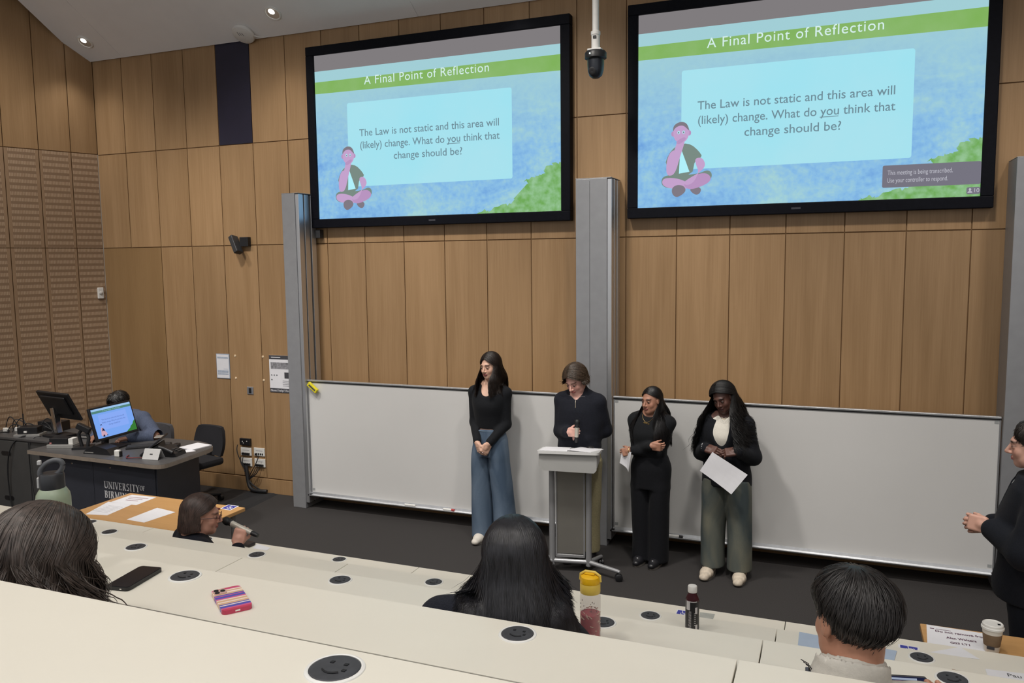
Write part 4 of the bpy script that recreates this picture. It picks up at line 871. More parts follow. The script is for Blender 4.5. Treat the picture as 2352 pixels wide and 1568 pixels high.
# equipment cabinet
e = empty('equipment_cabinet', 'dark grey equipment cabinet at the left edge', 'cabinet', (-7.86, 5.84, 0))
MB().box(-0.38, 0.60, -0.24, 0.30, 0.0, 0.745, bev=0.004).build('body', CABG, e); MB().box(-0.39, 0.62, -0.255, 0.31, 0.745, 0.77, bev=0.004).build('cabinet_top', DTOP, e)
MB().box(-0.30, 0.32, -0.252, -0.2405, 0.03, 0.73, bev=0.003).build('cabinet_door', CABG, e)
for z in (0.60, 0.13): MB().prism(rrect(-0.075, 0.065, z-0.022, z+0.022, 0.021), -0.255, -0.2525).build('hand_slot', BLACK, e)
def cable(name, pts, r, label, m=RUBBER, group='loose cables on the cabinet', n=30):
    o = MB().tube(bez(pts, n), r, 8).build(name, m, smooth=True); return tag(o, label, 'cable', group)
cable('cable', [(-7.62, 5.72, 0.778), (-7.72, 5.50, 0.83), (-7.84, 5.56, 0.60), (-7.86, 5.566, 0.3), (-7.80, 5.565, 0.02)], 0.007, 'thick black cable hanging down the front of the cabinet')
cable('cable', [(-8.02, 5.74, 0.778), (-8.02, 5.50, 0.85), (-8.10, 5.555, 0.62), (-8.20, 5.55, 0.46), (-8.12, 5.555, 0.36)], 0.006, 'short black cable looping over the cabinet edge at the far left')
cable('cable', [(-7.50, 5.71, 0.777), (-7.52, 5.53, 0.82), (-7.545, 5.575, 0.60), (-7.49, 5.58, 0.3), (-7.47, 5.58, 0.02)], 0.0035, 'thin black cable down the right side of the cabinet')
rr = random.Random(11)
tb_ = MB()
for k in range(9):
    x0, y0 = -8.20 + 0.075*k, 5.74 + rr.uniform(0, .22)
    tb_.tube(bez([(x0, y0, 0.778), (x0+.06, y0+rr.uniform(-.1, .1), 0.80 + rr.uniform(.08, .26)), (x0+.14, y0+rr.uniform(-.1, .12), 0.80 + rr.uniform(0, .1)), (x0+.2, y0+.03, 0.778)], 20), 0.005, 6)
o = tag(tb_.build('cable_tangle', RUBBER, smooth=True), 'tangle of thin black cables on the cabinet top', 'cables'); o['kind'] = 'stuff'
def gadget(name, label, cat, loc, rz, parts, group=None):
    o = empty(name, label, cat, loc, rz, group)
    for nm, (a, b_, c, d_, z0, z1), m, bv in parts: MB().box(a, b_, c, d_, z0, z1, bev=bv).build(nm, m, o)
    return o
SILV = mat('silver_case', (0.50, 0.49, 0.47), 0.35, 0.6, noise=0.05)
gadget('adapter_box', 'black adapter on a silver base at the back of the cabinet', 'adapter', (-7.68, 5.73, 0.77), 0.45, [('base', (-.13, .13, -.08, .08, 0, .025), SILV, .003), ('case', (-.10, .10, -.06, .07, .025, .095), BLACK, .005), ('connector', (-.03, .0, -.072, -.058, .04, .06), WHITE, .002), ('antenna', (-.095, -.085, .05, .058, .09, .22), BLACK, 0)])
gadget('adapter_box', 'low black box under the cables on the cabinet', 'adapter', (-7.70, 6.02, 0.77), 0.2, [('case', (-.14, .14, -.07, .07, 0, .10), BLACK, .005), ('vent', (-.10, .10, -.0715, -.069, .03, .07), CHAR, 0), ('label', (.06, .10, -.072, -.070, .05, .065), WHITE, 0)])
for k, (x, y, r) in enumerate(((-8.20, 5.70, .3), (-8.08, 5.76, -.2), (-8.00, 5.84, .5))):
    gadget('power_brick', ('leftmost pale plug on the cabinet top among the cables', 'middle pale plug on the cabinet top among the cables', 'pale plug nearest the monitor among the cables')[k], 'plug', (x, y, 0.77), r, [('case', (-.035, .035, -.02, .02, 0, .045), WHITE, .006), ('cord_end', (.034, .06, -.008, .008, .012, .028), BLACK, .003)], 'pale plugs among the cables')
# monitors
def monitor(loc, yaw, tilt, w_, h_, label, lit):
    o = empty('monitor', label, 'monitor', (loc[0], loc[1], 0.0), yaw, 'desktop monitors')
    zc = loc[2]; T = Matrix.Translation((0, 0, zc)) @ Matrix.Rotation(tilt, 4, 'X')
    MB().obox(T, -w_/2, w_/2, 0.0, 0.028, -h_/2, h_/2, bev=0.006).build('case', BLACK, o)
    MB().obox(T, -w_/2+.06, w_/2-.06, 0.026, 0.048, -h_/2+.05, h_/2-.06, bev=0.01).build('rear_shell', BLACK, o)
    if lit:
        p = bpy.data.objects.new('screen', None)
        s = MB().box(0, w_-.036, 0, 0.002, 0, h_-.042).build('screen', emat('monitor_slide', lin(122, 166, 240)), o)
        s.matrix_local = T @ Matrix.Translation((-w_/2+.018, -0.0024, -h_/2+.024))
        return o, s
    return o, None
mo, ms = monitor((-6.40, 5.645, 1.028), math.radians(94), math.radians(-16), 0.515, 0.322, 'lit monitor on the control desk showing the slide', True)
W_, H_ = 0.479, 0.280
def sp(name, pts, k, m): b = MB(); poly(b, [(x*W_, z*H_) for x, z in pts], -0.0004*k); return b.build(name, m, ms)
sp('title_band', [(0, .85), (1, .85), (1, .93), (0, .93)], 1, emat('monitor_band', lin(84, 132, 120))); sp('card', [(.13, .25), (.84, .25), (.84, .78), (.13, .78)], 1, emat('monitor_card', lin(136, 170, 244)))
sp('tree_crown', [(1, 0), (.72, 0), (.78, .06), (.83, .10), (.86, .17), (.92, .22), (.95, .30), (1, .36)], 1, emat('monitor_tree', lin(58, 122, 56)))
sp('sky_band', [(0, .93), (1, .93), (1, 1), (0, 1)], 1, emat('monitor_sky', lin(156, 196, 236)))
b = MB()
for t, z, wd in (('The Law is not static and this area will', .60, .58), ('(likely) change. What do you think that', .50, .60), ('change should be?', .40, .30)): add_text(b, t, 0.020, (W_*.48, -0.0012, H_*z), (1, 0, 0), (0, 0, 1), width=W_*wd)
o = b.build('body_text', emat('monitor_ink', lin(78, 104, 170)), ms); o['kind'] = 'stuff'
b = MB(); add_text(b, 'A Final Point of Reflection', 0.018, (W_*.5, -0.0012, H_*.89), (1, 0, 0), (0, 0, 1), width=W_*.46); o = b.build('title_text', emat('monitor_title', lin(150, 196, 210)), ms); o['kind'] = 'stuff'
b = MB()
for pts, mi in (([(.09, .10), (.12, .33), (.16, .36), (.20, .22), (.24, .12), (.22, .06), (.12, .05)], 0), ([(.13, .22), (.16, .34), (.19, .28), (.20, .20), (.17, .24)], 1), ([(.12, .42), (.13, .46), (.16, .46), (.17, .42), (.145, .44)], 1), ([(.12, .04), (.14, .10), (.17, .10), (.17, .03)], 1), ([(.21, .06), (.24, .09), (.25, .05)], 1)):
    poly(b, [(x*W_, z*H_) for x, z in pts], -0.0012 - 0.0003*mi, mi)
b.build('seated_figure', [emat('monitor_skin', lin(206, 166, 186)), emat('monitor_dark', lin(26, 30, 60))], ms)
BK = MB().tube([(0, 0.045, 1.0), (0, 0.11, 0.93), (0, 0.13, 0.80)], [0.03, 0.03, 0.035], 12).build('arm', BLACK, mo, smooth=True)
MB().prism([(-0.13, -0.06), (0.13, -0.06), (0.11, 0.15), (-0.11, 0.15)], 0.760, 0.775, M=XZ).build('foot', BLACK, mo)
mb_, _ = monitor((-7.34, 5.80, 1.085), math.radians(-6.6), math.radians(26), 0.518, 0.322, 'dark monitor seen from behind on a silver stand', False)
MB().box(-0.03, 0.03, -0.004, 0.0, 0, 0.02).build('badge', CHAR, mb_).location = (0, -0.03, 1.17)
# this one shows its back to the room: its shell faces the audience
for ch in mb_.children:
    if ch.name.startswith('rear_shell'): ch.location.y = -0.05
MB().obox(Matrix.Translation((-0.02, 0.0, 0.80)) @ Matrix.Rotation(math.radians(-12), 4, 'Y'), -0.028, 0.028, -0.03, 0.03, 0.0, 0.27, bev=0.006).build('stand_column', CHROME, mb_)
MB().prism([(-0.14, -0.10), (0.14, -0.10), (0.12, 0.10), (-0.12, 0.10)], 0.772, 0.792, M=XZ).build('foot', BLACK, mb_)
# desk-top equipment
zd = 0.760
gadget('switch_box', 'silver box with black unit on top at the left of the control desk', 'device', (-6.92, 5.50, zd), 0.35, [('base', (-.13, .13, -.07, .07, 0, .035), SILV, .004), ('unit', (-.11, .07, -.055, .055, .035, .095), BLACK, .006), ('white_label', (.075, .12, -.05, .04, .036, .09), WHITE, .003), ('red_button', (-.105, -.085, -.058, -.054, .04, .055), mat('pink_button', (0.5, 0.2, 0.2), 0.5, noise=0.05), 0)])
gadget('flat_recorder', 'flat silver recorder behind the switch box', 'device', (-6.93, 5.93, zd), 0.08, [('case', (-.15, .15, -.10, .10, 0, .045), CHAR, .004), ('front_strip', (-.15, .15, -.103, -.098, .012, .03), SILV, .001)])
e = empty('document_camera', 'folded black document camera beside the lit monitor', 'document camera', (-6.67, 5.52, zd), 0.5)
MB().prism([(-0.09, -0.07), (0.09, -0.07), (0.07, 0.08), (-0.07, 0.08)], 0.0, 0.022, M=XZ).build('base', BLACK, e)
MB().tube([(-0.02, 0.0, 0.02), (-0.045, 0.0, 0.14), (0.0, 0.0, 0.20)], 0.016, 10).build('arm', BLACK, e, smooth=True)
MB().tube([(0.03, 0.0, 0.02), (0.05, -0.01, 0.10), (0.02, 0.0, 0.20)], 0.016, 10).build('arm', CHAR, e, smooth=True)
MB().obox(Matrix.Translation((0.0, 0, 0.20)) @ Matrix.Rotation(0.5, 4, 'Y'), -0.06, 0.07, -0.03, 0.03, -0.028, 0.028, bev=0.008).build('head', BLACK, e)
gadget('small_white_remote', 'small white object with dark side in front of the lit monitor', 'remote', (-6.08, 5.38, zd), 0.3, [('case', (-.028, .022, -.02, .02, 0, .062), WHITE, .008), ('dark_side', (.020, .034, -.018, .018, 0, .05), BLACK, .004)])
wm_ = (Matrix.Translation((-6.40, 5.645, 0)) @ Matrix.Rotation(math.radians(94), 4, 'Z')).inverted() @ Matrix.Translation((-6.33, 5.44, zd)) @ Matrix.Rotation(0.1, 4, 'Z')
MB().prism([(-0.17, 0.0), (0.15, 0.0), (0.10, 0.055), (-0.04, 0.085), (-0.15, 0.03)], -0.07, 0.07, M=wm_).build('wedge_base', BLACK, mo); MB().obox(wm_, -0.15, -0.05, -0.0715, -0.069, 0.012, 0.02).build('silver_mark', SILV, mo)
e = empty('touch_panel', 'black tilted touch panel on the control desk', 'touch panel', (-5.93, 5.56, zd), 0.55)
MB().obox(Matrix.Translation((0, 0, 0.012)) @ Matrix.Rotation(math.radians(-38), 4, 'Y'), -0.015, 0.22, -0.14, 0.14, 0.0, 0.018, bev=0.005).build('panel', BLACK, e)
MB().prism([(-0.03, 0.0), (0.16, 0.0), (0.14, 0.10)], -0.11, 0.11).build('wedge_stand', CHAR, e)
MB().obox(Matrix.Translation((0.0, 0, 0.150)), 0.09, 0.16, -0.05, 0.05, 0.0, 0.008, bev=0.002).build('silver_clip', SILV, e)
e = empty('label_stand', 'small pale grey tent label at the front edge of the control desk', 'label', (-5.70, 5.385, zd), 0.12)
MB().obox(Matrix.Rotation(math.radians(-28), 4, 'X'), -0.085, 0.085, -0.004, 0.0, 0.0, 0.10, bev=0.001).build('face', mat('pale_grey_card', (0.52, 0.52, 0.52), 0.6, noise=0.03), e)
MB().obox(Matrix.Translation((0, 0.094, 0)) @ Matrix.Rotation(math.radians(28), 4, 'X'), -0.085, 0.085, 0.0, 0.004, 0.0, 0.10).build('back', mat('pale_grey_card', (0.52, 0.52, 0.52), 0.6), e)
MB().obox(Matrix.Rotation(math.radians(-28), 4, 'X'), -0.015, 0.015, -0.0052, -0.0038, 0.045, 0.055).build('mark', CHAR, e)
cable('red_cable', [(-5.80, 5.40, zd+.006), (-5.86, 5.34, zd+.02), (-5.93, 5.30, zd+.006), (-5.97, 5.36, zd+.006), (-6.0, 5.43, zd+.008)], 0.005, 'short red and black lead beside the tent label', mat('dark_red_lead', (0.16, 0.02, 0.02), 0.5, noise=0.3, nscale=12), None)
e = empty('desk_phone', 'black desk phone beside the tent label', 'desk phone', (-5.66, 5.60, zd), 0.2)
MB().prism([(-0.09, 0.0), (0.10, 0.0), (0.09, 0.03), (-0.06, 0.085)], -0.08, 0.08).build('body', BLACK, e); MB().tube([(-0.05, -0.10, 0.09), (0.0, -0.11, 0.085), (0.08, -0.10, 0.045)], [0.02, 0.014, 0.02], 10).build('handset', BLACK, e, smooth=True)
for k in range(3): MB().obox(Matrix.Rotation(0.28, 4, 'Y'), -0.0 + .028*k, 0.018 + .028*k, -0.02, 0.05, 0.058, 0.064, bev=0.001).build('key_row', CHAR, e)
e = empty('keyboard', 'black keyboard in front of the seated operator', 'keyboard', (-6.12, 5.78, zd), 0.7); MB().box(-.20, .20, -.065, .065, 0, .018, bev=.004).build('tray', BLACK, e)
for k in range(4): MB().box(-.19, .19, -.055 + .029*k, -.033 + .029*k, .018, .023, bev=.001).build('key_row', CHAR, e)
gadget('mouse', 'black mouse on the control desk near the keyboard', 'mouse', (-5.86, 5.86, zd), 0.4, [('body', (-.03, .03, -.05, .05, 0, .032), BLACK, .012), ('wheel', (-.004, .004, .015, .035, .028, .035), CHAR, .001)])
sheet('paper_sheet', [(-5.80, 5.83), (-5.60, 5.80), (-5.57, 6.02), (-5.77, 6.05)], zd, 'white paper stack at the right end of the control desk', th=0.008)
sheet('paper_sheet', [(-5.71, 5.74), (-5.60, 5.70), (-5.55, 5.79), (-5.66, 5.83)], zd + 0.0, 'small white paper beside the desk phone')
# operator's swivel chair
CHF = mat('black_chair_fabric', (0.014, 0.014, 0.018), 0.9, noise=0.2, nscale=160)
def chair(x, y, rz, label, m=CHF, hb=0.84):
    e = empty('office_chair', label, 'chair', (x, y, 0), rz, 'office chairs behind the control desk')
    MB().box(-.23, .23, -.22, .22, .42, .50, bev=.03).build('seat', m, e, smooth=True)
    b = MB(); n = 9
    fr = []; bk = []
    for j in range(8):
        t = j/7; z = 0.50 + (hb-0.50)*t; wd = 0.20 + 0.025*math.sin(PI*min(t*1.2, 1)) - (0.03 if t > .95 else 0)
        for i in range(n): u = -1 + 2*i/(n-1); fr.append((u*wd, 0.22 + 0.05*t - 0.035*u*u, z)); bk.append((u*wd*0.96, 0.265 + 0.05*t - 0.035*u*u, z))
    N_ = len(fr); fs = []
    for j in range(7):
        for i in range(n-1): q = j*n+i; fs += [(q, q+1, q+n+1, q+n), (N_+q, N_+q+n, N_+q+n+1, N_+q+1)]
    for j in range(7): fs += [(j*n, (j+1)*n, N_+(j+1)*n, N_+j*n), (j*n+n-1, N_+j*n+n-1, N_+(j+1)*n+n-1, (j+1)*n+n-1)]
    for i in range(n-1): fs += [(i, N_+i, N_+i+1, i+1), (7*n+i, 7*n+i+1, N_+7*n+i+1, N_+7*n+i)]
    MB().add(fr + bk, fs).build('backrest', m, e, smooth=True)
    MB().box(-.03, .03, .20, .26, .40, .58, bev=.005).build('back_post', BLACK, e); MB().tube([(0, 0, .10), (0, 0, .42)], 0.028, 12).build('gas_lift', BLACK, e, smooth=True)
    for k in range(5):
        a_ = 2*PI*k/5; f = MB().tube([(0, 0, .11), (.28*math.cos(a_), .28*math.sin(a_), .07)], [.026, .018], 8).build('leg', BLACK, e, smooth=True)
        MB().lathe([(0.0, -.02), (.03, -.02), (.03, .02), (0.0, .02)], M=Matrix.Translation((.28*math.cos(a_), .28*math.sin(a_), .03)) @ Matrix.Rotation(PI/2, 4, 'X'), n=14).build('caster', BLACK, f, smooth=True)
    return e
chair(-6.15, 6.36, math.radians(-8), 'empty black office chair behind the right end of the control desk', hb=0.80)
chair(-6.76, 6.27, math.radians(-8), 'grey office chair under the seated operator', mat('grey_chair_fabric', (0.075, 0.075, 0.085), 0.9, noise=0.15, nscale=160), hb=0.80)

# ================================================================== PEOPLE: TOOLS
# Bodies and clothes are grown as smooth-blended volumes on a grid and skinned with surface nets,
# so every body is one continuous mesh.
def fast_mesh(name, V, Q, mats, smooth=True, mi=None):
    me = bpy.data.meshes.new(name); V = np.asarray(V, np.float32); Q = np.asarray(Q, np.int32); n = Q.shape[1]
    me.vertices.add(len(V)); me.vertices.foreach_set('co', V.ravel())
    me.loops.add(Q.size); me.loops.foreach_set('vertex_index', Q.ravel())
    me.polygons.add(len(Q)); me.polygons.foreach_set('loop_start', np.arange(0, Q.size, n, dtype=np.int32))
    me.polygons.foreach_set('use_smooth', np.full(len(Q), smooth))
    for m in (mats if isinstance(mats, (list, tuple)) else [mats]): me.materials.append(m)
    if mi is not None: me.polygons.foreach_set('material_index', np.asarray(mi, np.int32))
    me.update(calc_edges=True); me.validate(); return me
def A3(p): return np.array(p, float)
def unit(v): v = A3(v); return v/np.linalg.norm(v)
class Field:
    def __init__(s, lo, hi, h, fine=None, coarse=None):
        s.x = np.arange(lo[0], hi[0] + h, h); s.y = np.arange(lo[1], hi[1] + h, h)
        if fine:
            z = [lo[2]]
            while z[-1] < hi[2]: z.append(z[-1] + (h if any(a <= z[-1] <= b for a, b in fine) else coarse))
            s.z = np.array(z)
        else: s.z = np.arange(lo[2], hi[2] + h, h)
        s.v = np.full((len(s.x), len(s.y), len(s.z)), 0.5, np.float32); s.h = h
    def _sl(s, lo, hi):
        r = []
        for ax, a, b in ((s.x, lo[0], hi[0]), (s.y, lo[1], hi[1]), (s.z, lo[2], hi[2])):
            i, j = np.searchsorted(ax, a), np.searchsorted(ax, b)
            if i >= j: return None
            r.append(slice(max(i-1, 0), j+1))
        return tuple(r)
    def _grid(s, sl): return (s.x[sl[0]][:, None, None], s.y[sl[1]][None, :, None], s.z[sl[2]][None, None, :])
    def _mix(s, sl, d, k, sub=False):
        a = s.v[sl]; d = d.astype(np.float32)
        if sub:
            d = -d; h = np.clip(0.5 - 0.5*(d - a)/k, 0, 1); s.v[sl] = d*(1-h) + a*h + k*h*(1-h)
        else:
            h = np.clip(0.5 + 0.5*(d - a)/k, 0, 1); s.v[sl] = d*(1-h) + a*h - k*h*(1-h)
    def cone(s, a, b, ra, rb, k=0.02, sc=(1, 1, 1), sub=False):
        a, b, sc = A3(a), A3(b), A3(sc); R = max(ra, rb)*max(1, sc.max()) + k + 0.03
        sl = s._sl(np.minimum(a, b) - R, np.maximum(a, b) + R)
        if sl is None: return s
        X, Y, Z = s._grid(sl); ba = (b - a)/sc; L2 = ba @ ba + 1e-12
        px, py, pz = (X-a[0])/sc[0], (Y-a[1])/sc[1], (Z-a[2])/sc[2]
        t = np.clip((px*ba[0] + py*ba[1] + pz*ba[2])/L2, 0, 1)
        d = np.sqrt((px-t*ba[0])**2 + (py-t*ba[1])**2 + (pz-t*ba[2])**2) - (ra + (rb-ra)*t)
        s._mix(sl, d*sc.min(), k, sub); return s
    def ell(s, c, r, R=None, k=0.015, sub=False):
        c, r = A3(c), A3(r); m = r.max() + k + 0.03; sl = s._sl(c - m, c + m)
        if sl is None: return s
        X, Y, Z = s._grid(sl); X, Y, Z = X-c[0], Y-c[1], Z-c[2]
        if R is not None: X, Y, Z = (R[0, i]*X + R[1, i]*Y + R[2, i]*Z for i in range(3))
        k0 = np.sqrt((X/r[0])**2 + (Y/r[1])**2 + (Z/r[2])**2); k1 = np.sqrt((X/r[0]**2)**2 + (Y/r[1]**2)**2 + (Z/r[2]**2)**2) + 1e-6
        s._mix(sl, k0*(k0-1)/k1, k, sub); return s
    def rbox(s, c, half, R, rad, k=0.01, sub=False):
        c, half = A3(c), A3(half); m = np.linalg.norm(half) + rad + k + 0.02; sl = s._sl(c - m, c + m)
        if sl is None: return s
        X, Y, Z = s._grid(sl); X, Y, Z = X-c[0], Y-c[1], Z-c[2]
        q = [np.abs(R[0, i]*X + R[1, i]*Y + R[2, i]*Z) - half[i] for i in range(3)]
        d = np.sqrt(sum(np.maximum(w, 0)**2 for w in q)) + np.minimum(np.maximum(np.maximum(q[0], q[1]), q[2]), 0) - rad
        s._mix(sl, d, k, sub); return s
    def loft(s, tab, k=0.02, capk=0.012, e=2.0):
        """stack of ellipses (z, cx, cy, rx, ry)"""
        T = np.array(sorted(tab), float); m = 0.06 + k
        sl = s._sl((np.min(T[:, 1]-T[:, 3]) - m, np.min(T[:, 2]-T[:, 4]) - m, T[0, 0] - m), (np.max(T[:, 1]+T[:, 3]) + m, np.max(T[:, 2]+T[:, 4]) + m, T[-1, 0] + m))
        if sl is None: return s
        X, Y, Z = s._grid(sl); z = Z.ravel(); zz = T[:, 0]
        # smooth interpolation
        def ip(col):
            t = np.interp(z, zz, np.arange(len(zz))); i = np.clip(t.astype(int), 0, len(zz)-2); f = t - i
            p0, p1, p2, p3 = col[np.maximum(i-1, 0)], col[i], col[i+1], col[np.minimum(i+2, len(zz)-1)]
            return 0.5*((2*p1) + (-p0+p2)*f + (2*p0-5*p1+4*p2-p3)*f*f + (-p0+3*p1-3*p2+p3)*f**3)
        cx, cy, rx, ry = (ip(T[:, j])[None, None, :] for j in (1, 2, 3, 4)); rx = np.maximum(rx, 0.005); ry = np.maximum(ry, 0.005)
        dx, dy = X-cx, Y-cy; r = (np.abs(dx/rx)**e + np.abs(dy/ry)**e)**(1/e) + 1e-4; rho = np.sqrt(dx*dx + dy*dy)
        d = np.where(rho > 1e-3, rho*(1 - 1/r), -np.minimum(rx, ry))
        d = np.maximum(d, -np.minimum(rx, ry))
        c = np.maximum(T[0, 0]-Z, Z-T[-1, 0]); h = np.clip(0.5 - 0.5*(c-d)/capk, 0, 1); d = c*(1-h) + d*h + capk*h*(1-h)
        s._mix(sl, d, k); return s
    def ripple(s, fn):
        s.v += fn(s.x[:, None, None], s.y[None, :, None], s.z[None, None, :]).astype(np.float32); return s
    def below(s, z): s.v = np.maximum(s.v, (s.z[None, None, :] - z).astype(np.float32)); return s     # keep what lies below z
    def above(s, z): s.v = np.maximum(s.v, (z - s.z[None, None, :]).astype(np.float32)); return s
    def sample(s, P):
        out = []
        idx = []
        for ax, p in ((s.x, P[:, 0]), (s.y, P[:, 1]), (s.z, P[:, 2])):
            i = np.clip(np.searchsorted(ax, p) - 1, 0, len(ax)-2); f = np.clip((p - ax[i])/(ax[i+1]-ax[i]), 0, 1); idx.append((i, f))
        (i, fx), (j, fy), (k, fz) = idx; v = s.v; r = 0
        for a in (0, 1):
            for b in (0, 1):
                for c in (0, 1): r = r + v[i+a, j+b, k+c]*(fx if a else 1-fx)*(fy if b else 1-fy)*(fz if c else 1-fz)
        return r
    def push(s, P, dist, it=5):
        """move points out of the volume"""
        P = P.copy(); e = 0.008
        for _ in range(it):
            d = s.sample(P); bad = d < dist
            if not bad.any(): break
            Q = P[bad]; g = np.stack([s.sample(Q + A3(o)) - s.sample(Q - A3(o)) for o in ((e, 0, 0), (0, e, 0), (0, 0, e))], 1)
            g /= np.linalg.norm(g, axis=1, keepdims=True) + 1e-9; P[bad] = Q + g*np.minimum(dist - d[bad], 0.03)[:, None]
        return P
    def snap(s, P, dist=0.0, it=8):
        """lay points on the surface"""
        P = np.array([tuple(p) for p in P], float); e = 0.008
        for _ in range(it):
            d = s.sample(P); g = np.stack([s.sample(P + A3(o)) - s.sample(P - A3(o)) for o in ((e, 0, 0), (0, e, 0), (0, 0, e))], 1)
            g /= np.linalg.norm(g, axis=1, keepdims=True) + 1e-9; P = P - g*np.clip(d - dist, -.02, .02)[:, None]
        return [tuple(p) for p in P]
    def mesh(s):
        v = s.v; S = v < 0; nx, ny, nz = v.shape
        cnt = np.zeros((nx-1, ny-1, nz-1), np.uint8)
        for a in (0, 1):
            for b in (0, 1):
                for c in (0, 1): cnt += S[a:nx-1+a, b:ny-1+b, c:nz-1+c]
        act = (cnt > 0) & (cnt < 8); I, J, K = np.nonzero(act); idx = np.full(act.shape, -1, np.int32); idx[I, J, K] = np.arange(len(I))
        cor = {}
        for a in (0, 1):
            for b in (0, 1):
                for c in (0, 1): cor[a, b, c] = v[I+a, J+b, K+c]
        acc = np.zeros((len(I), 3)); num = np.zeros(len(I))
        for (p, q) in [((0,0,0),(1,0,0)),((0,1,0),(1,1,0)),((0,0,1),(1,0,1)),((0,1,1),(1,1,1)),((0,0,0),(0,1,0)),((1,0,0),(1,1,0)),((0,0,1),(0,1,1)),((1,0,1),(1,1,1)),((0,0,0),(0,0,1)),((1,0,0),(1,0,1)),((0,1,0),(0,1,1)),((1,1,0),(1,1,1))]:
            a, b = cor[p], cor[q]; m = (a < 0) != (b < 0); t = np.where(m, a/np.where(m, a-b, 1), 0)
            pos = A3(p)[None, :] + t[:, None]*(A3(q)-A3(p))[None, :]; acc[m] += pos[m]; num[m] += 1
        acc /= num[:, None]
        V = np.stack([s.x[I] + acc[:, 0]*(s.x[I+1]-s.x[I]), s.y[J] + acc[:, 1]*(s.y[J+1]-s.y[J]), s.z[K] + acc[:, 2]*(s.z[K+1]-s.z[K])], 1)
        Q = []
        for ax in range(3):
            if ax == 0: A, B = S[:-1, 1:-1, 1:-1], S[1:, 1:-1, 1:-1]
            elif ax == 1: A, B = S[1:-1, :-1, 1:-1], S[1:-1, 1:, 1:-1]
            else: A, B = S[1:-1, 1:-1, :-1], S[1:-1, 1:-1, 1:]
            i, j, k = np.nonzero(A != B); inside = A[i, j, k]
            if ax == 0: q = [idx[i, j, k], idx[i, j+1, k], idx[i, j+1, k+1], idx[i, j, k+1]]
            elif ax == 1: q = [idx[i, j, k], idx[i, j, k+1], idx[i+1, j, k+1], idx[i+1, j, k]]
            else: q = [idx[i, j, k], idx[i+1, j, k], idx[i+1, j+1, k], idx[i, j+1, k]]
            q = np.stack(q, 1); q[~inside] = q[~inside][:, ::-1]; Q.append(q)
        Q = np.concatenate(Q); Q = Q[(Q >= 0).all(1)]
        return V, Q
    def build(s, name, m, parent, clean=True):
        V, Q = s.mesh(); me = fast_mesh(name, V, Q, m); o = bpy.data.objects.new(name, me); COL.objects.link(o)
        if parent is not None: o.parent = parent
        return o
def rot(axis, deg):
    return np.array(Matrix.Rotation(math.radians(deg), 3, axis))
def head_frame(yaw=0, pitch=0, roll=0):
    """yaw + turns to the person's left, pitch + looks down, roll + tips towards the person's right"""
    return rot('Z', yaw) @ rot('X', -pitch) @ rot('Y', roll)
def add_head(F, c, R, s=1.0, fem=True, nose=1.0, ears=True):
    P = lambda x, y, z: c + R @ (A3((x, y, z))*s)
    E = lambda p, r, k, sub=False: F.ell(P(*p), A3(r)*s, R, k, sub)
    E((0, -.012, .030), (.073, .093, .086), .01); E((0, .026, -.030), (.060, .066, .080), .025)
    j = 1.0 if fem else 1.12
    E((0, .062, -.088), (.024*j, .022, .019), .025)
    for q in (-1, 1):
        E((q*.036*j, .020, -.068), (.024, .040, .030), .022); E((q*.036, .060, -.028), (.021, .019, .022), .016)
    E((0, .078, .024), (.046, .015, .013), .014)
    for q in (-1, 1): E((q*.031, .099, .004), (.019, .014, .011), .010, True)
    for q in (-1, 1): E((q*.031, .0790, .000), (.0140, .0105, .0105), .004)
    F.cone(P(0, .088, .012), P(0, .109*nose**.3, -.026), .0060*s, .0100*s, .008)
    E((0, .104, -.030), (.0105*nose, .0105, .0085), .006)
    for q in (-1, 1): E((q*.0115, .095, -.033), (.0075, .0085, .0065), .005)
    E((0, .0885, -.0545), (.0215, .0095, .0052), .005); E((0, .0880, -.0630), (.0180, .0095, .0062), .005); E((0, .0990, -.0588), (.021, .006, .0016), .003, True)
    if ears:
        for q in (-1, 1): E((q*.0745, -.004, -.004), (.0085, .021, .031), .008); E((q*.0815, .002, -.002), (.005, .011, .018), .004, True)
def tint_head(o, c, R, s, skin, lips, brow, blush=0.10):
    me = o.data; n = len(me.vertices); co = np.empty(n*3, np.float32); me.vertices.foreach_get('co', co); co = co.reshape(-1, 3)
    L = ((co - c) @ R)/s; col = np.tile(np.array(skin[:3], np.float32), (n, 1))
    def blend(mask, colr):
        m = np.clip(mask, 0, 1)[:, None]; col[:] = col*(1-m) + np.array(colr[:3])[None, :]*m
    x, y, z = L.T; front = (y > .055)
    g = lambda cx, cz, rx, rz: np.exp(-(((np.abs(x)-cx)/rx)**2 + ((z-cz)/rz)**2))
    red = (skin[0]*1.02, skin[1]*0.86, skin[2]*0.84)
    blend(blush*6*g(.038, -.03, .02, .02)*front, red)
    blend(1.6*np.exp(-((x/.021)**4 + ((z+.0585)/.0095)**4))*(y > .075), lips)
    zb = .0215 + .004*np.cos((np.abs(x)-.03)/.02) ; blend(1.3*np.exp(-(((np.abs(x)-.031)/.018)**4 + ((z-zb)/.0052)**2))*(y > .055), brow)
    blend(1.2*np.exp(-(((np.abs(x)-.031)/.0145)**4 + ((z-.0040)/.0040)**2))*(y > .060), (brow[0]*.6, brow[1]*.6, brow[2]*.6))
    a = me.color_attributes.new('tint', 'FLOAT_COLOR', 'POINT'); a.data.foreach_set('color', np.concatenate([col, np.ones((n, 1), np.float32)], 1).astype(np.float32).ravel())
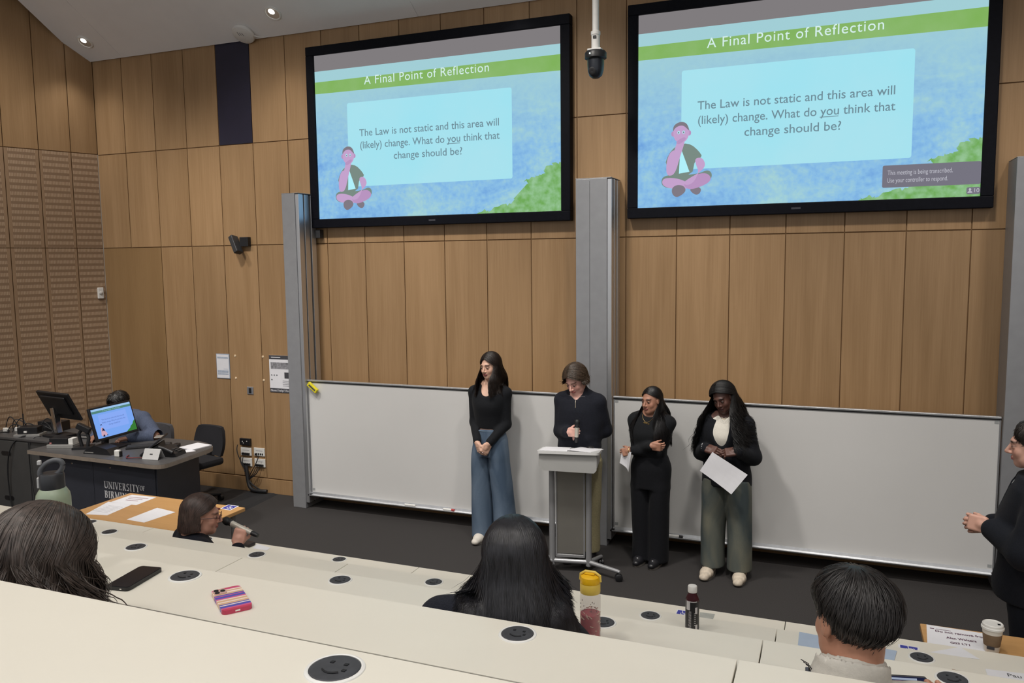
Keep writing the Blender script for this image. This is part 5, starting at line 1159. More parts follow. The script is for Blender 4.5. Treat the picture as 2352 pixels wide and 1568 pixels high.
def skin_mat(name, sss=0.08, rough=0.48):
    m = bpy.data.materials.new(name); m.use_nodes = True; nt = m.node_tree; b = nt.nodes['Principled BSDF']
    at = nt.nodes.new('ShaderNodeAttribute'); at.attribute_name = 'tint'
    n = nt.nodes.new('ShaderNodeTexNoise'); n.inputs['Scale'].default_value = 45; n.inputs['Detail'].default_value = 3; tc = nt.nodes.new('ShaderNodeTexCoord'); nt.links.new(tc.outputs['Object'], n.inputs[0])
    mr = nt.nodes.new('ShaderNodeMapRange'); mr.inputs['To Min'].default_value = 0.92; mr.inputs['To Max'].default_value = 1.08; nt.links.new(n.outputs[0], mr.inputs['Value'])
    vm = nt.nodes.new('ShaderNodeVectorMath'); vm.operation = 'SCALE'; nt.links.new(at.outputs['Color'], vm.inputs[0]); nt.links.new(mr.outputs[0], vm.inputs['Scale'])
    nt.links.new(vm.outputs[0], b.inputs['Base Color']); b.inputs['Roughness'].default_value = rough
    return m
SKIN = skin_mat('skin')
EYEW = mat('eye_white', (0.30, 0.26, 0.24), 0.3, noise=0.02); 
def eyes(parent, c, R, s=1.0, look=(0, 0), iris=(0.02, 0.012, 0.008), lid=0.0):
    IR = mat('iris_%d' % int(iris[0]*1000), iris, 0.2, noise=0.05)
    for q in (-1, 1):
        e = MB().lathe([(0.0, -.0105), (.006, -.0085), (.0098, -.003), (.0100, .002), (.0075, .0068)], n=14)
        e.lathe([(.0075, .0068), (.004, .0092), (0.0, .0100)], n=14, mi=1)
        M = Matrix.Translation(Vector(c + R @ (A3((q*.031, .0802, -.001)) * s))) @ Matrix([list(R[0]) + [0], list(R[1]) + [0], list(R[2]) + [0], [0, 0, 0, 1]]) @ Matrix.Rotation(-PI/2 + look[1], 4, 'X') @ Matrix.Rotation(look[0], 4, 'Y') @ Matrix.Scale(s, 4)
        o = e.build('eye', [EYEW, IR], parent, smooth=True)
        for v in o.data.vertices: v.co = M @ v.co
def add_arm(F, sh, el, wr, r=(.047, .038, .026), k=.025):
    m = A3(el)*.45 + A3(wr)*.55
    F.cone(sh, el, r[0], r[1], k); F.cone(el, wr, r[1]*1.02, r[2], k)
def elbow(sh, wr, L1, L2, hint):
    """two-bone reach"""
    sh, wr = A3(sh), A3(wr); d = wr - sh; L = min(np.linalg.norm(d), (L1+L2)*.999); u = d/np.linalg.norm(d)
    a = (L1*L1 - L2*L2 + L*L)/(2*L); h = math.sqrt(max(L1*L1 - a*a, 0)); p = A3(hint) - u*(A3(hint) @ u); p /= np.linalg.norm(p)
    return sh + u*a + p*h
def add_hand(F, wr, d, n, side, curl=((15, 20, 15),)*4, s=1.0, thumb=(0.55, 0.6, 0.35), tb=25, spread=0.0, k=.008):
    """palm, four unequal fingers with knuckle bends and a thumb leaving the side of the palm.
    d wrist->knuckles, n palm facing, side +1/-1 picks the thumb side along d x n"""
    wr, d, n = A3(wr), unit(d), A3(n); n = unit(n - d*(n @ d)); lat = np.cross(d, n)*side
    Rm = np.stack([lat, d, n], 1)
    F.cone(wr - d*.01*s, wr + d*.035*s, .0215*s, .024*s, .012, sc=(1, 1, 1))
    F.rbox(wr + d*.052*s, (.030*s, .034*s, .004*s), Rm, .0105*s, .012)
    F.ell(wr + d*.035*s + lat*.024*s + n*.006*s, (.017*s, .026*s, .014*s), Rm, .010)
    tips = []
    for i, (off, ln, base) in enumerate(((.0310, .070, .088), (.0105, .079, .092), (-.0103, .073, .089), (-.0300, .057, .081))):
        p = wr + d*base*s + lat*off*s; a = 0.0; c = curl[i if len(curl) > 1 else 0]
        dirv = unit(d + lat*spread*(1.5-i)*.1)
        axis = np.cross(dirv, n)
        q0 = p - d*.016*s
        rs = (.0086, .0078, .0071, .0062)
        for jn, fr in enumerate((.44, .31, .25)):
            a += math.radians(c[jn]); v = dirv*math.cos(a) + n*math.sin(a); q = (p if jn == 0 else q0) + v*ln*fr*s
            F.cone(q0, q, rs[jn]*s, rs[jn+1]*s, .003); q0 = q
        tips.append(q0)
    p = wr + d*.028*s + lat*.030*s; v = unit(d*thumb[0] + lat*thumb[1] + n*thumb[2]); q = p + v*.042*s
    F.cone(p, q, .0120*s, .0098*s, .008); t = math.radians(tb); v2 = unit(v*math.cos(t) + unit(d*.6 - lat*.5 + n*.5)*math.sin(t)); F.cone(q, q + v2*.034*s, .0096*s, .0075*s, .004)
    return tips
# ---- hair: strands swept over the scalp from a parting or from the crown, then hanging
def tubes(P, r, nside=2, c=None):
    """P (N, m, 3) strands -> one vert/quad array; flat locks lie along the head, round ones have nside > 2"""
    N, m, _ = P.shape; T = np.gradient(P, axis=1); T /= np.linalg.norm(T, axis=2, keepdims=True) + 1e-9
    r = np.asarray(r)[..., None] if np.ndim(r) else r
    out = P - (P.mean((0, 1)) if c is None else A3(c)); out[..., 2] *= .4
    a = np.cross(T, out); a /= np.linalg.norm(a, axis=2, keepdims=True) + 1e-9; b = np.cross(a, T)
    if nside == 2: ring = [P - a*r - b*r*.25, P + b*r*.45, P + a*r - b*r*.25]; nv = 3; pairs = ((0, 1), (1, 2))
    else: ring = [P + (a*math.cos(2*PI*k/nside) + b*math.sin(2*PI*k/nside))*r for k in range(nside)]; nv = nside; pairs = [(k, (k+1) % nside) for k in range(nside)]
    V = np.stack(ring, 2).reshape(-1, 3); base = (np.arange(N)[:, None]*m + np.arange(m-1)[None, :])*nv
    Q = [np.stack([base+k, base+k2, base+nv+k2, base+nv+k], -1).reshape(-1, 4) for k, k2 in pairs]
    return V, np.concatenate(Q)
def sheetgrid(P):
    """P (nu, ns, 3) -> quads"""
    nu, ns, _ = P.shape; i = np.arange(nu*ns).reshape(nu, ns)
    return P.reshape(-1, 3), np.stack([i[:-1, :-1], i[1:, :-1], i[1:, 1:], i[:-1, 1:]], -1).reshape(-1, 4)
def join_arrays(L):
    V = []; Q = []; o = 0
    for v, q in L: V.append(v); Q.append(q + o); o += len(v)
    return np.concatenate(V), np.concatenate(Q)
def parted_paths(u, side, c, R, s, t, L, ns1=10, ns2=14, phi0=62, th_end=98, flare=(0.02, 0.0), wave=(0, 0, 0), part_y=0.0, tuck=0.0, rg=rng, back_bias=1.0, wavefreq=(5, 9), Lvar=0.0, split=0.0, split_at=100, pe=60):
    """strands from a centre parting over the side of the head, then straight down"""
    u = np.asarray(u); side = np.asarray(side); N = len(u)
    ang0 = np.radians(58 - (58+pe)*u)                            # parting runs from the hairline back past the crown
    D0 = np.stack([np.full(N, part_y) + 0.008*side, np.sin(ang0), np.cos(ang0)], 1)
    D0 /= np.linalg.norm(D0, axis=1, keepdims=True)
    ph = np.radians(phi0 + (180 - phi0)*u**back_bias)*side; te = np.radians(th_end)
    D1 = np.stack([np.sin(te)*np.sin(ph), np.sin(te)*np.cos(ph), np.full(N, np.cos(te))], 1)
    w = np.arccos(np.clip((D0*D1).sum(1), -1, 1)); f = np.linspace(0, 1, ns1)
    S = (np.sin((1-f)[None, :]*w[:, None])/np.sin(w)[:, None])[..., None]*D0[:, None, :] + (np.sin(f[None, :]*w[:, None])/np.sin(w)[:, None])[..., None]*D1[:, None, :]
    tt = np.asarray(t); tt = tt[:, None, None] if tt.ndim else tt
    rad = A3((.073, .093, .086)); P1 = (S*(rad + tt) + A3((0, -.012, .030)))*s
    P1 = P1 @ R.T + c
    g = np.linspace(0, 1, ns2+1)[1:]
    out = P1[:, -1] - (c + R @ A3((0, -.02, 0))); out[:, 2] = 0; out /= np.linalg.norm(out, axis=1, keepdims=True) + 1e-9
    LL = (np.asarray(L) if np.ndim(L) else np.full(N, L)); LL = LL*(1 + Lvar*rg.uniform(-1, 1, N))
    tan = P1[:, -1] - P1[:, -2]; tan /= np.linalg.norm(tan, axis=1, keepdims=True)
    down = A3((0, 0, -1))
    P2 = P1[:, -1][:, None, :] + down*(g[None, :, None]*LL[:, None, None]) + out[:, None, :]*(flare[0]*g + flare[1]*g*g)[None, :, None]
    if split:
        fw = R @ A3((0, 1, 0)); fw[2] = 0; fw /= np.linalg.norm(fw)
        sg = np.clip((split_at - np.degrees(np.abs(ph)))/14, -1, 1); q_ = np.clip(g[None, :]*LL[:, None]/.15, 0, 1); q_ = q_*q_*(3-2*q_)
        P2 = P2 + (sg[:, None]*q_*split)[..., None]*fw
    P = np.concatenate([P1, P2], 1)
    if wave[0]:
        m = P.shape[1]; q = np.linspace(0, 1, m); ph1 = rg.uniform(0, 2*PI, N)*wave[2] + 20*u*side; fr = rg.uniform(wavefreq[0], wavefreq[1], N)
        amp = wave[0]*np.clip((q - (.25 if len(wave) < 4 else wave[3]))/.5, 0, 1)[None, :]*rg.uniform(.6, 1.3, N)[:, None]
        lat = np.cross(out, down)
        P += (amp*np.sin(ph1[:, None] + fr[:, None]*q[None, :]*2*PI/2))[..., None]*lat[:, None, :] + (amp*np.cos(ph1[:, None] + fr[:, None]*q[None, :]*2*PI/2)*wave[1])[..., None]*out[:, None, :]
    return P
def hair_object(name, arrays, m, parent):
    V, Q = join_arrays(arrays); o = bpy.data.objects.new(name, fast_mesh(name, V, Q, m)); COL.objects.link(o); o.parent = parent; return o
def hair_mat(name, col, rough=0.42, var=0.5, spec=0.5):
    if name in MATS: return MATS[name]
    m = bpy.data.materials.new(name); MATS[name] = m; m.use_nodes = True; nt = m.node_tree; b = nt.nodes['Principled BSDF']; b.inputs['Roughness'].default_value = rough; b.inputs['Specular IOR Level'].default_value = spec
    tc = nt.nodes.new('ShaderNodeTexCoord'); mp = nt.nodes.new('ShaderNodeMapping'); mp.inputs['Scale'].default_value = (90, 90, 9); nt.links.new(tc.outputs['Object'], mp.inputs[0])
    n = nt.nodes.new('ShaderNodeTexNoise'); n.inputs['Scale'].default_value = 1; n.inputs['Detail'].default_value = 3; nt.links.new(mp.outputs[0], n.inputs[0])
    r = nt.nodes.new('ShaderNodeValToRGB'); r.color_ramp.elements[0].position = .3; r.color_ramp.elements[1].position = .7
    r.color_ramp.elements[0].color = tuple(c*(1-var) for c in col) + (1,); r.color_ramp.elements[1].color = tuple(c*(1+var) for c in col) + (1,); nt.links.new(n.outputs[0], r.inputs[0]); nt.links.new(r.outputs[0], b.inputs['Base Color']); return m
def long_hair(parent, m, c, R, s, F, L, n=700, t0=0.010, t1=0.022, phi0=62, flare=(.02, 0), wave=(0, 0, 0), r=.0016, push=.006, uniform_front=None, th_end=98, Lfront=None, back_bias=1.0, fly=0.0, wavefreq=(5, 9), Lvar=.06, ns2=14, nshell=40, split=0.0, split_at=100, pe=60):
    """shell plus strands; F keeps the hair outside the body and clothes"""
    arr = []
    Lf = (lambda u: L) if Lfront is None else (lambda u: Lfront + (L-Lfront)*np.clip(u*2.2, 0, 1))
    for sd in (-1, 1):
        u = np.linspace(0, 1, nshell); P = parted_paths(u, np.full(nshell, sd), c, R, s, t0, np.array([Lf(x) for x in u])*.96, phi0=phi0, flare=flare, th_end=th_end, back_bias=back_bias, ns2=ns2, split=split, split_at=split_at, pe=pe)
        if F is not None: sh = P.shape; P = F.push(P.reshape(-1, 3), push*.5).reshape(sh)
        arr.append(sheetgrid(P))
    u = rng.uniform(0, 1, n); sd = np.where(rng.uniform(size=n) < .5, -1, 1); t = rng.uniform(t0, t1, n)
    LL = np.array([Lf(x) for x in u])
    P = parted_paths(u, sd, c, R, s, t, LL, phi0=phi0, flare=flare, wave=wave, th_end=th_end, back_bias=back_bias, wavefreq=wavefreq, Lvar=Lvar, ns2=ns2, split=split, split_at=split_at, pe=pe)
    P += rng.normal(0, .0012, P.shape)*np.linspace(0, 1, P.shape[1])[None, :, None]
    if fly:
        k = int(n*.06); q = np.linspace(0, 1, P.shape[1])**2; P[:k] += rng.normal(0, fly, (k, 1, 3))*q[None, :, None]
    if F is not None: sh = P.shape; P = F.push(P.reshape(-1, 3), push).reshape(sh)
    m_ = P.shape[1]; rad = r*np.concatenate([[0.5], np.linspace(1, 1, m_-3), [.7, .25]]); arr.append(tubes(P, np.tile(rad, (len(P), 1))*rng.uniform(.6, 1.3, (len(P), 1)), c=c))
    return hair_object('hair', arr, m, parent)
def crown_hair(parent, m, c, R, s, n=900, t0=.008, lift=.02, length=60, hair_line=None, crown=(0, -.35), r=.0016, part=0.0, messy=.004, fwd=0.0, shell=True, ns=10, taper=4.0, swirl=0.0):
    """short hair radiating from the crown; hair_line(phi) gives the polar angle (deg) where it ends"""
    hl = hair_line or (lambda ph: 118 - 62*np.exp(-(ph/55.0)**2) + 0*ph)
    rad = A3((.073, .093, .086)); cen = A3((0, -.012, .030))
    def sph(th, ph): return np.stack([np.sin(th)*np.sin(ph), np.sin(th)*np.cos(ph), np.cos(th)], -1)
    arr = []
    tilt = math.radians(20)                                  # crown sits behind the top of the head
    Rt = rot('X', 20)
    if shell:
        ph = np.linspace(-180, 180, 49); f = np.linspace(0.001, 1, 18)
        T = np.radians(np.array([hl(p) for p in ph]))[:, None]*f[None, :]; D = sph(T, np.radians(ph)[:, None] + 0*T)
        edge = np.clip((1-f)/(.12 if taper < 8 else .3), 0, 1)[None, :, None]
        P = (D*(rad + t0*edge + .002) + cen)*s @ R.T + c; arr.append(sheetgrid(P))
    ph = rng.uniform(-180, 180, n); end = np.array([hl(p) for p in ph]); st = end*np.sqrt(rng.uniform(0, 1, n)); q = np.linspace(0, 1, ns)
    ln = length*rng.uniform(.7, 1.2, n)
    th = np.minimum(st[:, None] + ln[:, None]*q[None, :], end[:, None] + 10*q[None, :]); php = ph[:, None] + (rng.normal(0, 9, n)[:, None] - part*np.sign(ph)[:, None] + swirl)*q[None, :]
    D = sph(np.radians(th), np.radians(php)); lf = rng.uniform(.45, 1.0, n)[:, None]*(t0 + lift*np.sin(q*PI*.75)[None, :])*np.clip((end[:, None] - th)/taper + .12, .12, 1)
    P = (D*(rad + lf[..., None]) + cen)*s
    P += rng.normal(0, messy, (n, 1, 3))*q[None, :, None]; P[..., 1] += fwd*q[None, :]**2
    P = P @ R.T + c
    rr_ = r*np.concatenate([[.6], np.ones(ns-3), [.7, .25]]); arr.append(tubes(P, np.tile(rr_, (n, 1))*rng.uniform(.6, 1.3, (n, 1)), c=c))
    return hair_object('hair', arr, m, parent)
def fabric(name, col, noise=.12, nscale=90, bump=.25, rough=.85, sheen=.03): return mat(name, col, rough, spec=.2, noise=noise, nscale=nscale, bump=bump, bscale=260, sheen=sheen)
def denim(name, base, fade, zc=None):
    m = bpy.data.materials.new(name); m.use_nodes = True; nt = m.node_tree; b = nt.nodes['Principled BSDF']; b.inputs['Roughness'].default_value = .85; b.inputs['Specular IOR Level'].default_value = .2
    N = nt.nodes.new; L = nt.links.new; tc = N('ShaderNodeTexCoord'); mp = N('ShaderNodeMapping'); mp.inputs['Scale'].default_value = (5, 5, 1.6); L(tc.outputs['Object'], mp.inputs[0])
    n = N('ShaderNodeTexNoise'); n.inputs['Scale'].default_value = 1; n.inputs['Detail'].default_value = 7; n.inputs['Distortion'].default_value = .6; L(mp.outputs[0], n.inputs[0])
    r = N('ShaderNodeValToRGB'); r.color_ramp.elements[0].position = .36; r.color_ramp.elements[1].position = .68; r.color_ramp.elements[0].color = base; r.color_ramp.elements[1].color = fade; L(n.outputs[0], r.inputs[0])
    n2 = N('ShaderNodeTexNoise'); n2.inputs['Scale'].default_value = 350; L(tc.outputs['Object'], n2.inputs[0])
    mr = N('ShaderNodeMapRange'); mr.inputs['To Min'].default_value = .8; mr.inputs['To Max'].default_value = 1.2; L(n2.outputs[0], mr.inputs['Value'])
    vm = N('ShaderNodeVectorMath'); vm.operation = 'SCALE'; L(r.outputs[0], vm.inputs[0]); L(mr.outputs[0], vm.inputs['Scale']); L(vm.outputs[0], b.inputs['Base Color']); return m
def folds(seed, amp, fx=18, fz=9):
    g = np.random.default_rng(seed); p = g.uniform(0, 6, 8); d = g.uniform(-1, 1, (8, 3))
    def fn(x, y, z):
        r = 0
        for i in range(5): r = r + np.sin(fx*(d[i, 0]*x + d[i, 1]*y)*2 + fz*d[i, 2]*z*2 + p[i] + .8*np.sin(7*z + p[i+1]))
        return amp*r/3
    return fn
def person(label, loc, rz, V_Q_field, grp=None):
    o = V_Q_field.build('person', SKIN, None); o.location = loc; o.rotation_euler = (0, 0, rz); return tag(o, label, 'person', grp)
def box_part(name, m, parent, M, x0, x1, y0, y1, z0, z1, bev=0.0): return MB().obox(M, x0, x1, y0, y1, z0, z1, bev=bev).build(name, m, parent)
def merged(*fs):
    """coarse combined volume for keeping hair outside"""
    base = fs[0]; F = Field((base.x[0], base.y[0], base.z[0]), (base.x[-1], base.y[-1], base.z[-1]), .012)
    g = np.stack(np.meshgrid(F.x, F.y, F.z, indexing='ij'), -1).reshape(-1, 3)
    v = base.sample(g)
    for f in fs[1:]: v = np.minimum(v, f.sample(g))
    F.v = v.reshape(F.v.shape).astype(np.float32); return F

# ================================================================== PEOPLE
def torso_tab(k, fem=True, grow=0.0, zlo=0.86):
    """k scales a 1.70 m figure"""
    if fem: T = [(.84, 0, 0, .160, .105), (.93, 0, -.005, .158, .108), (1.03, 0, 0, .122, .088), (1.13, 0, .005, .128, .096), (1.24, 0, .012, .142, .112), (1.32, 0, .002, .150, .098), (1.385, 0, -.008, .128, .072), (1.43, 0, -.012, .070, .056)]
    else: T = [(.84, 0, 0, .155, .105), (.95, 0, 0, .150, .108), (1.05, 0, 0, .145, .105), (1.17, 0, .004, .160, .112), (1.28, 0, .004, .172, .112), (1.35, 0, -.004, .168, .096), (1.40, 0, -.010, .130, .074), (1.44, 0, -.012, .074, .060)]
    return [(z*k, cx, cy, (rx+grow)*1, (ry+grow)*1) for z, cx, cy, rx, ry in T if z >= zlo - .03]
def standing(k, head, R, s, wrists, hands, hints, fem=True, shw=.165, lean=0.0, feet=((.09, .02), (-.09, .02)), hsc=.92, nose=1.0, armr=1.0, shift=(0, 0), fine_hand=None, bounds=None, neck_r=None, arm=(.278, .248)):
    b = bounds or ((-.40, -.22, -.02), (.40, .36, 1.80*k + .06))
    hz = fine_hand or (0.80, 1.15)
    F = Field(b[0], b[1], .0043, fine=[(hz[0], hz[1]), (head[2]-.16*s, head[2]+.15*s)], coarse=.011)
    F.loft([(z, cx + shift[0]*max(0, (z/k-.85)/.55), cy + shift[1]*max(0, (z/k-.85)/.55), rx, ry) for z, cx, cy, rx, ry in torso_tab(k, fem)], .02)
    sx, sy = shift; nb = A3((sx, -.012 + sy, 1.415*k)); nr = neck_r or (.047 if fem else .056)
    add_head(F, head, R, s, fem, nose)
    F.cone(nb, head + R @ A3((0, -.018, -.055))*s, nr*1.10, nr, .025)
    info = {}
    for i, q in enumerate((1, -1)):
        sh = A3((q*shw + sx, -.012 + sy, 1.345*k)); wr = A3(wrists[i]); el = elbow(sh, wr, arm[0]*k, arm[1]*k, hints[i])
        F.cone((q*.02 + sx, -.018 + sy, 1.43*k), (q*.12 + sx, -.015 + sy, 1.365*k), .036, .040, .03)
        F.cone((q*.06 + sx, -.012 + sy, 1.385*k), sh, .045, .050*armr, .03); add_arm(F, sh, el, wr, (.046*armr, .038*armr, .0255), .02)
        d, n, side, curl, th, tb = hands[i]; add_hand(F, wr, d, n, side, curl, hsc, th, tb)
        info[i] = (sh, el, wr)
        fx, fy = feet[i]; F.cone((q*.085, 0, .84*k), (fx, fy-.02, .47*k), .075, .052, .02); F.cone((fx, fy-.02, .47*k), (fx, fy-.04, .09), .05, .036, .02); F.cone((fx, fy-.04, .045), (fx, fy+.07, .036), .026, .018, .02)
    return F, info, b
def yoke(T, k, shw, sx=0, sy=0, r=.046, re=.052, z=1.345):
    for q in (1, -1):
        T.cone((q*.03 + sx, -.016 + sy, 1.415*k), (q*.12 + sx, -.014 + sy, 1.362*k), r, r, .03); T.cone((q*.08 + sx, -.012 + sy, 1.37*k), (q*shw + sx, -.012 + sy, z*k), r, re, .03)
def sleeve(G_, info, q, r=(.058, .050, .034), end=.93, k=.025):
    sh, el, wr = info[q]; G_.cone(sh, el, r[0], r[1], k); G_.cone(el, el + (wr-el)*end, r[1], r[2], k)
def leg_loft(G_, rows, k=.012): G_.loft(rows, k, .010)
def shoe(parent, m, msole, x, y, L=.25, w=.045, h=.075, yaw=0.0, lumps=False):
    G_ = Field((-.07, -.12, -.004), (.07, .20, .13), .005)
    G_.cone((0, -.055, .045), (0, .06, .040), w*.86, w*.92, .03, sc=(1, 1, .95)); G_.cone((0, .06, .038), (0, L-.115, .030), w*.95, w*.78, .03, sc=(1, 1, .8)); G_.cone((0, -.05, .05), (0, -.045, .10), w*.8, w*.8, .02)
    if lumps:
        for i, (a, c, d) in enumerate(((.02, .08, .055), (-.02, .05, .060), (.0, .11, .045), (.025, .02, .06), (-.028, .095, .042))): G_.ell((a, c, d), (.022, .018, .022), None, .006)
    G_.above(.012); o = G_.build('shoe', m, parent); o.location = (x, y, 0.0); o.rotation_euler = (0, 0, yaw)
    S = MB().prism([(w*1.02*math.cos(t)*(1 if math.sin(t) < 0 else .92), (.035 if math.sin(t) > 0 else .0) + (L*.5-.02 if math.sin(t) > 0 else .105)*math.sin(t)*1.0) for t in [2*PI*i/24 for i in range(24)]], 0.0, .016, M=XZ).build('sole', msole, o, smooth=False)
    return o
WS = mat('white_shoe', (0.62, 0.58, 0.52), .6, noise=.08, nscale=30); CREAMS = mat('cream_shoe', (0.60, 0.52, 0.42), .6, noise=.15, nscale=40); BSH = mat('black_shoe', (0.012, 0.012, 0.015), .35, noise=.1); SOLE = mat('shoe_sole', (0.20, 0.18, 0.16), .7, noise=.1)
GOLD = mat('gold_metal', (0.72, 0.52, 0.24), .25, 1.0, noise=.05); STEEL = mat('silver_metal', (0.7, 0.7, 0.72), .25, 1.0, noise=.05)
def on_face(c, R, s, p): return c + R @ (A3(p)*s)
relaxed = ((22, 28, 20), (25, 30, 20), (28, 32, 20), (30, 34, 22))

# ---------------------------------------------------------------- woman in black top and wide blue jeans
def woman_jeans():
    k = 1.70/1.70; hd = A3((-.020, .012, 1.585)); R = head_frame(-16, 6, 3); s = 1.0
    wr = [(.052, .165, .925), (-.055, .165, .920)]
    hs = [((-.35, .12, -.92), (-.6, -.75, .1), 1, relaxed, (.7, .45, .35), 20), ((.40, .16, -.90), (.55, -.8, .1), -1, ((35, 35, 25),)*4, (.7, .45, .35), 20)]
    F, inf, b = standing(k, hd, R, s, wr, hs, [(.55, -1, 0), (-.55, -1, 0)], shw=.152, fine_hand=(.78, .96))
    o = person('woman with long dark hair in black top and wide blue jeans', (-2.83, 6.50, 0), PI, F)
    tint_head(o, hd, R, s, lin(214, 172, 150), lin(150, 84, 84), lin(70, 48, 44)); eyes(o, hd, R, s, (-.1, .12))
    # scoop-necked black top, hem above the waistband
    T = Field(b[0], b[1], .0075); T.loft([(z, cx, cy, rx, ry) for z, cx, cy, rx, ry in torso_tab(k, True, .011) if z > 1.0], .02); yoke(T, k, .152)
    T.ell((-.005, .115, 1.425), (.082, .10, .098), None, .012, True); T.ell((0, 0, 1.47), (.085, .12, .075), None, .01, True)
    T.above(1.035)
    for q in (0, 1): sleeve(T, inf, q, (.053, .047, .036), .92)
    T.ripple(folds(1, .0022, 22, 16))
    T.build('black_top', fabric('black_jersey', (0.0085, 0.0095, 0.012)), o)
    J = Field(b[0], b[1], .0075)
    leg_loft(J, [(.022, .075, .010, .104, .118), (.25, .077, .010, .100, .112), (.50, .082, .012, .096, .108), (.70, .085, .012, .090, .110), (.82, .082, .006, .086, .112), (.95, .065, 0, .060, .085)], .004)
    leg_loft(J, [(.022, -.140, .0, .106, .118), (.25, -.134, .0, .103, .112), (.50, -.114, .005, .098, .108), (.70, -.094, .010, .090, .110), (.82, -.084, .006, .086, .112), (.95, -.065, 0, .060, .085)], .004)
    J.loft([(.78, 0, .006, .165, .112), (.84, 0, .004, .170, .118), (.92, 0, 0, .164, .117), (1.00, 0, 0, .140, .106), (1.018, 0, 0, .139, .105)], .02)
    J.cone((-.03, .13, .3), (-.02, .13, .80), .016, .004, .02, sub=True); J.ripple(folds(2, .0060, 12, 5)); J.above(.026)
    J.build('jeans', denim('blue_denim', (0.065, 0.098, 0.150, 1), (0.150, 0.200, 0.270, 1)), o)
    MB().tube([(.137*math.sin(t), .107*math.cos(t) + .002, 1.013) for t in [2*PI*i/30 for i in range(31)]], .005, 6, cap=False).build('waistband', denim('light_denim', (0.10, 0.15, 0.20, 1), (0.2, 0.26, 0.31, 1)), o, smooth=True)
    for q in (-1, 1): MB().tube(J.snap([(q*.128, .068, .985), (q*.120, .085, .955), (q*.112, .098, .93), (q*.095, .108, .915), (q*.078, .117, .912), (q*.055, .119, .93)], .0), .0022, 6).build('pocket_seam', MATS.get('x') or fabric('dark_stitch', (0.03, 0.05, 0.08)), o, smooth=True)
    M_ = merged(F, T)
    long_hair(o, hair_mat('dark_brown_hair', (0.016, 0.010, 0.008)), hd, R, s, M_, .26, n=2200, phi0=60, flare=(.004, .0), wave=(.010, .8, .14), r=.0012, Lfront=.27, t0=.009, t1=.017, wavefreq=(3.5, 5), split=.070)
    shoe(o, WS, SOLE, .07, .065); shoe(o, WS, SOLE, -.13, .055)
    MB().lathe([(.0095, -.002), (.0105, 0), (.0095, .002), (.0085, 0)], c=(-.012, .195, .845), n=18).build('ring', STEEL, o, smooth=True)
    return o
woman_jeans()

# ---------------------------------------------------------------- man at the lectern
def mic_object(name, label, p0, p1, parent=None, rbody=.017, silver=(0.60, 0.57, 0.50)):
    """handheld microphone from the ball end p0 to the tail p1"""
    p0, p1 = Vector(p0), Vector(p1); L = (p1-p0).length; M = Matrix.Translation(p0) @ (p1-p0).to_track_quat('Z', 'Y').to_matrix().to_4x4()
    e = empty(name, label, 'microphone', tuple(p0)); M = Matrix.Translation(-p0) @ M
    MB().lathe([(0.0, 0.0), (.014, .002), (.022, .012), (.0245, .026), (.023, .042), (.018, .050)], M=M, n=24).build('grille', mat('mic_mesh', (0.016, 0.018, 0.02), .5, .3, noise=.3, nscale=400), e, smooth=True)
    MB().lathe([(.018, .050), (.0195, .054), (.0195, .062), (.0178, .066)], M=M, n=24).build('collar', BLACK, e, smooth=True)
    MB().lathe([(.0178, .066), (rbody*.98, .10), (rbody*.92, L-.045)], M=M, n=24).build('handle', mat(name + '_handle', silver, .4, .3, noise=.05), e, smooth=True)
    MB().lathe([(rbody*.90, L-.045), (rbody*.86, L-.02), (rbody*.7, L), (0.0, L)], M=M, n=24).build('tail', BLACK, e, smooth=True)
    return e
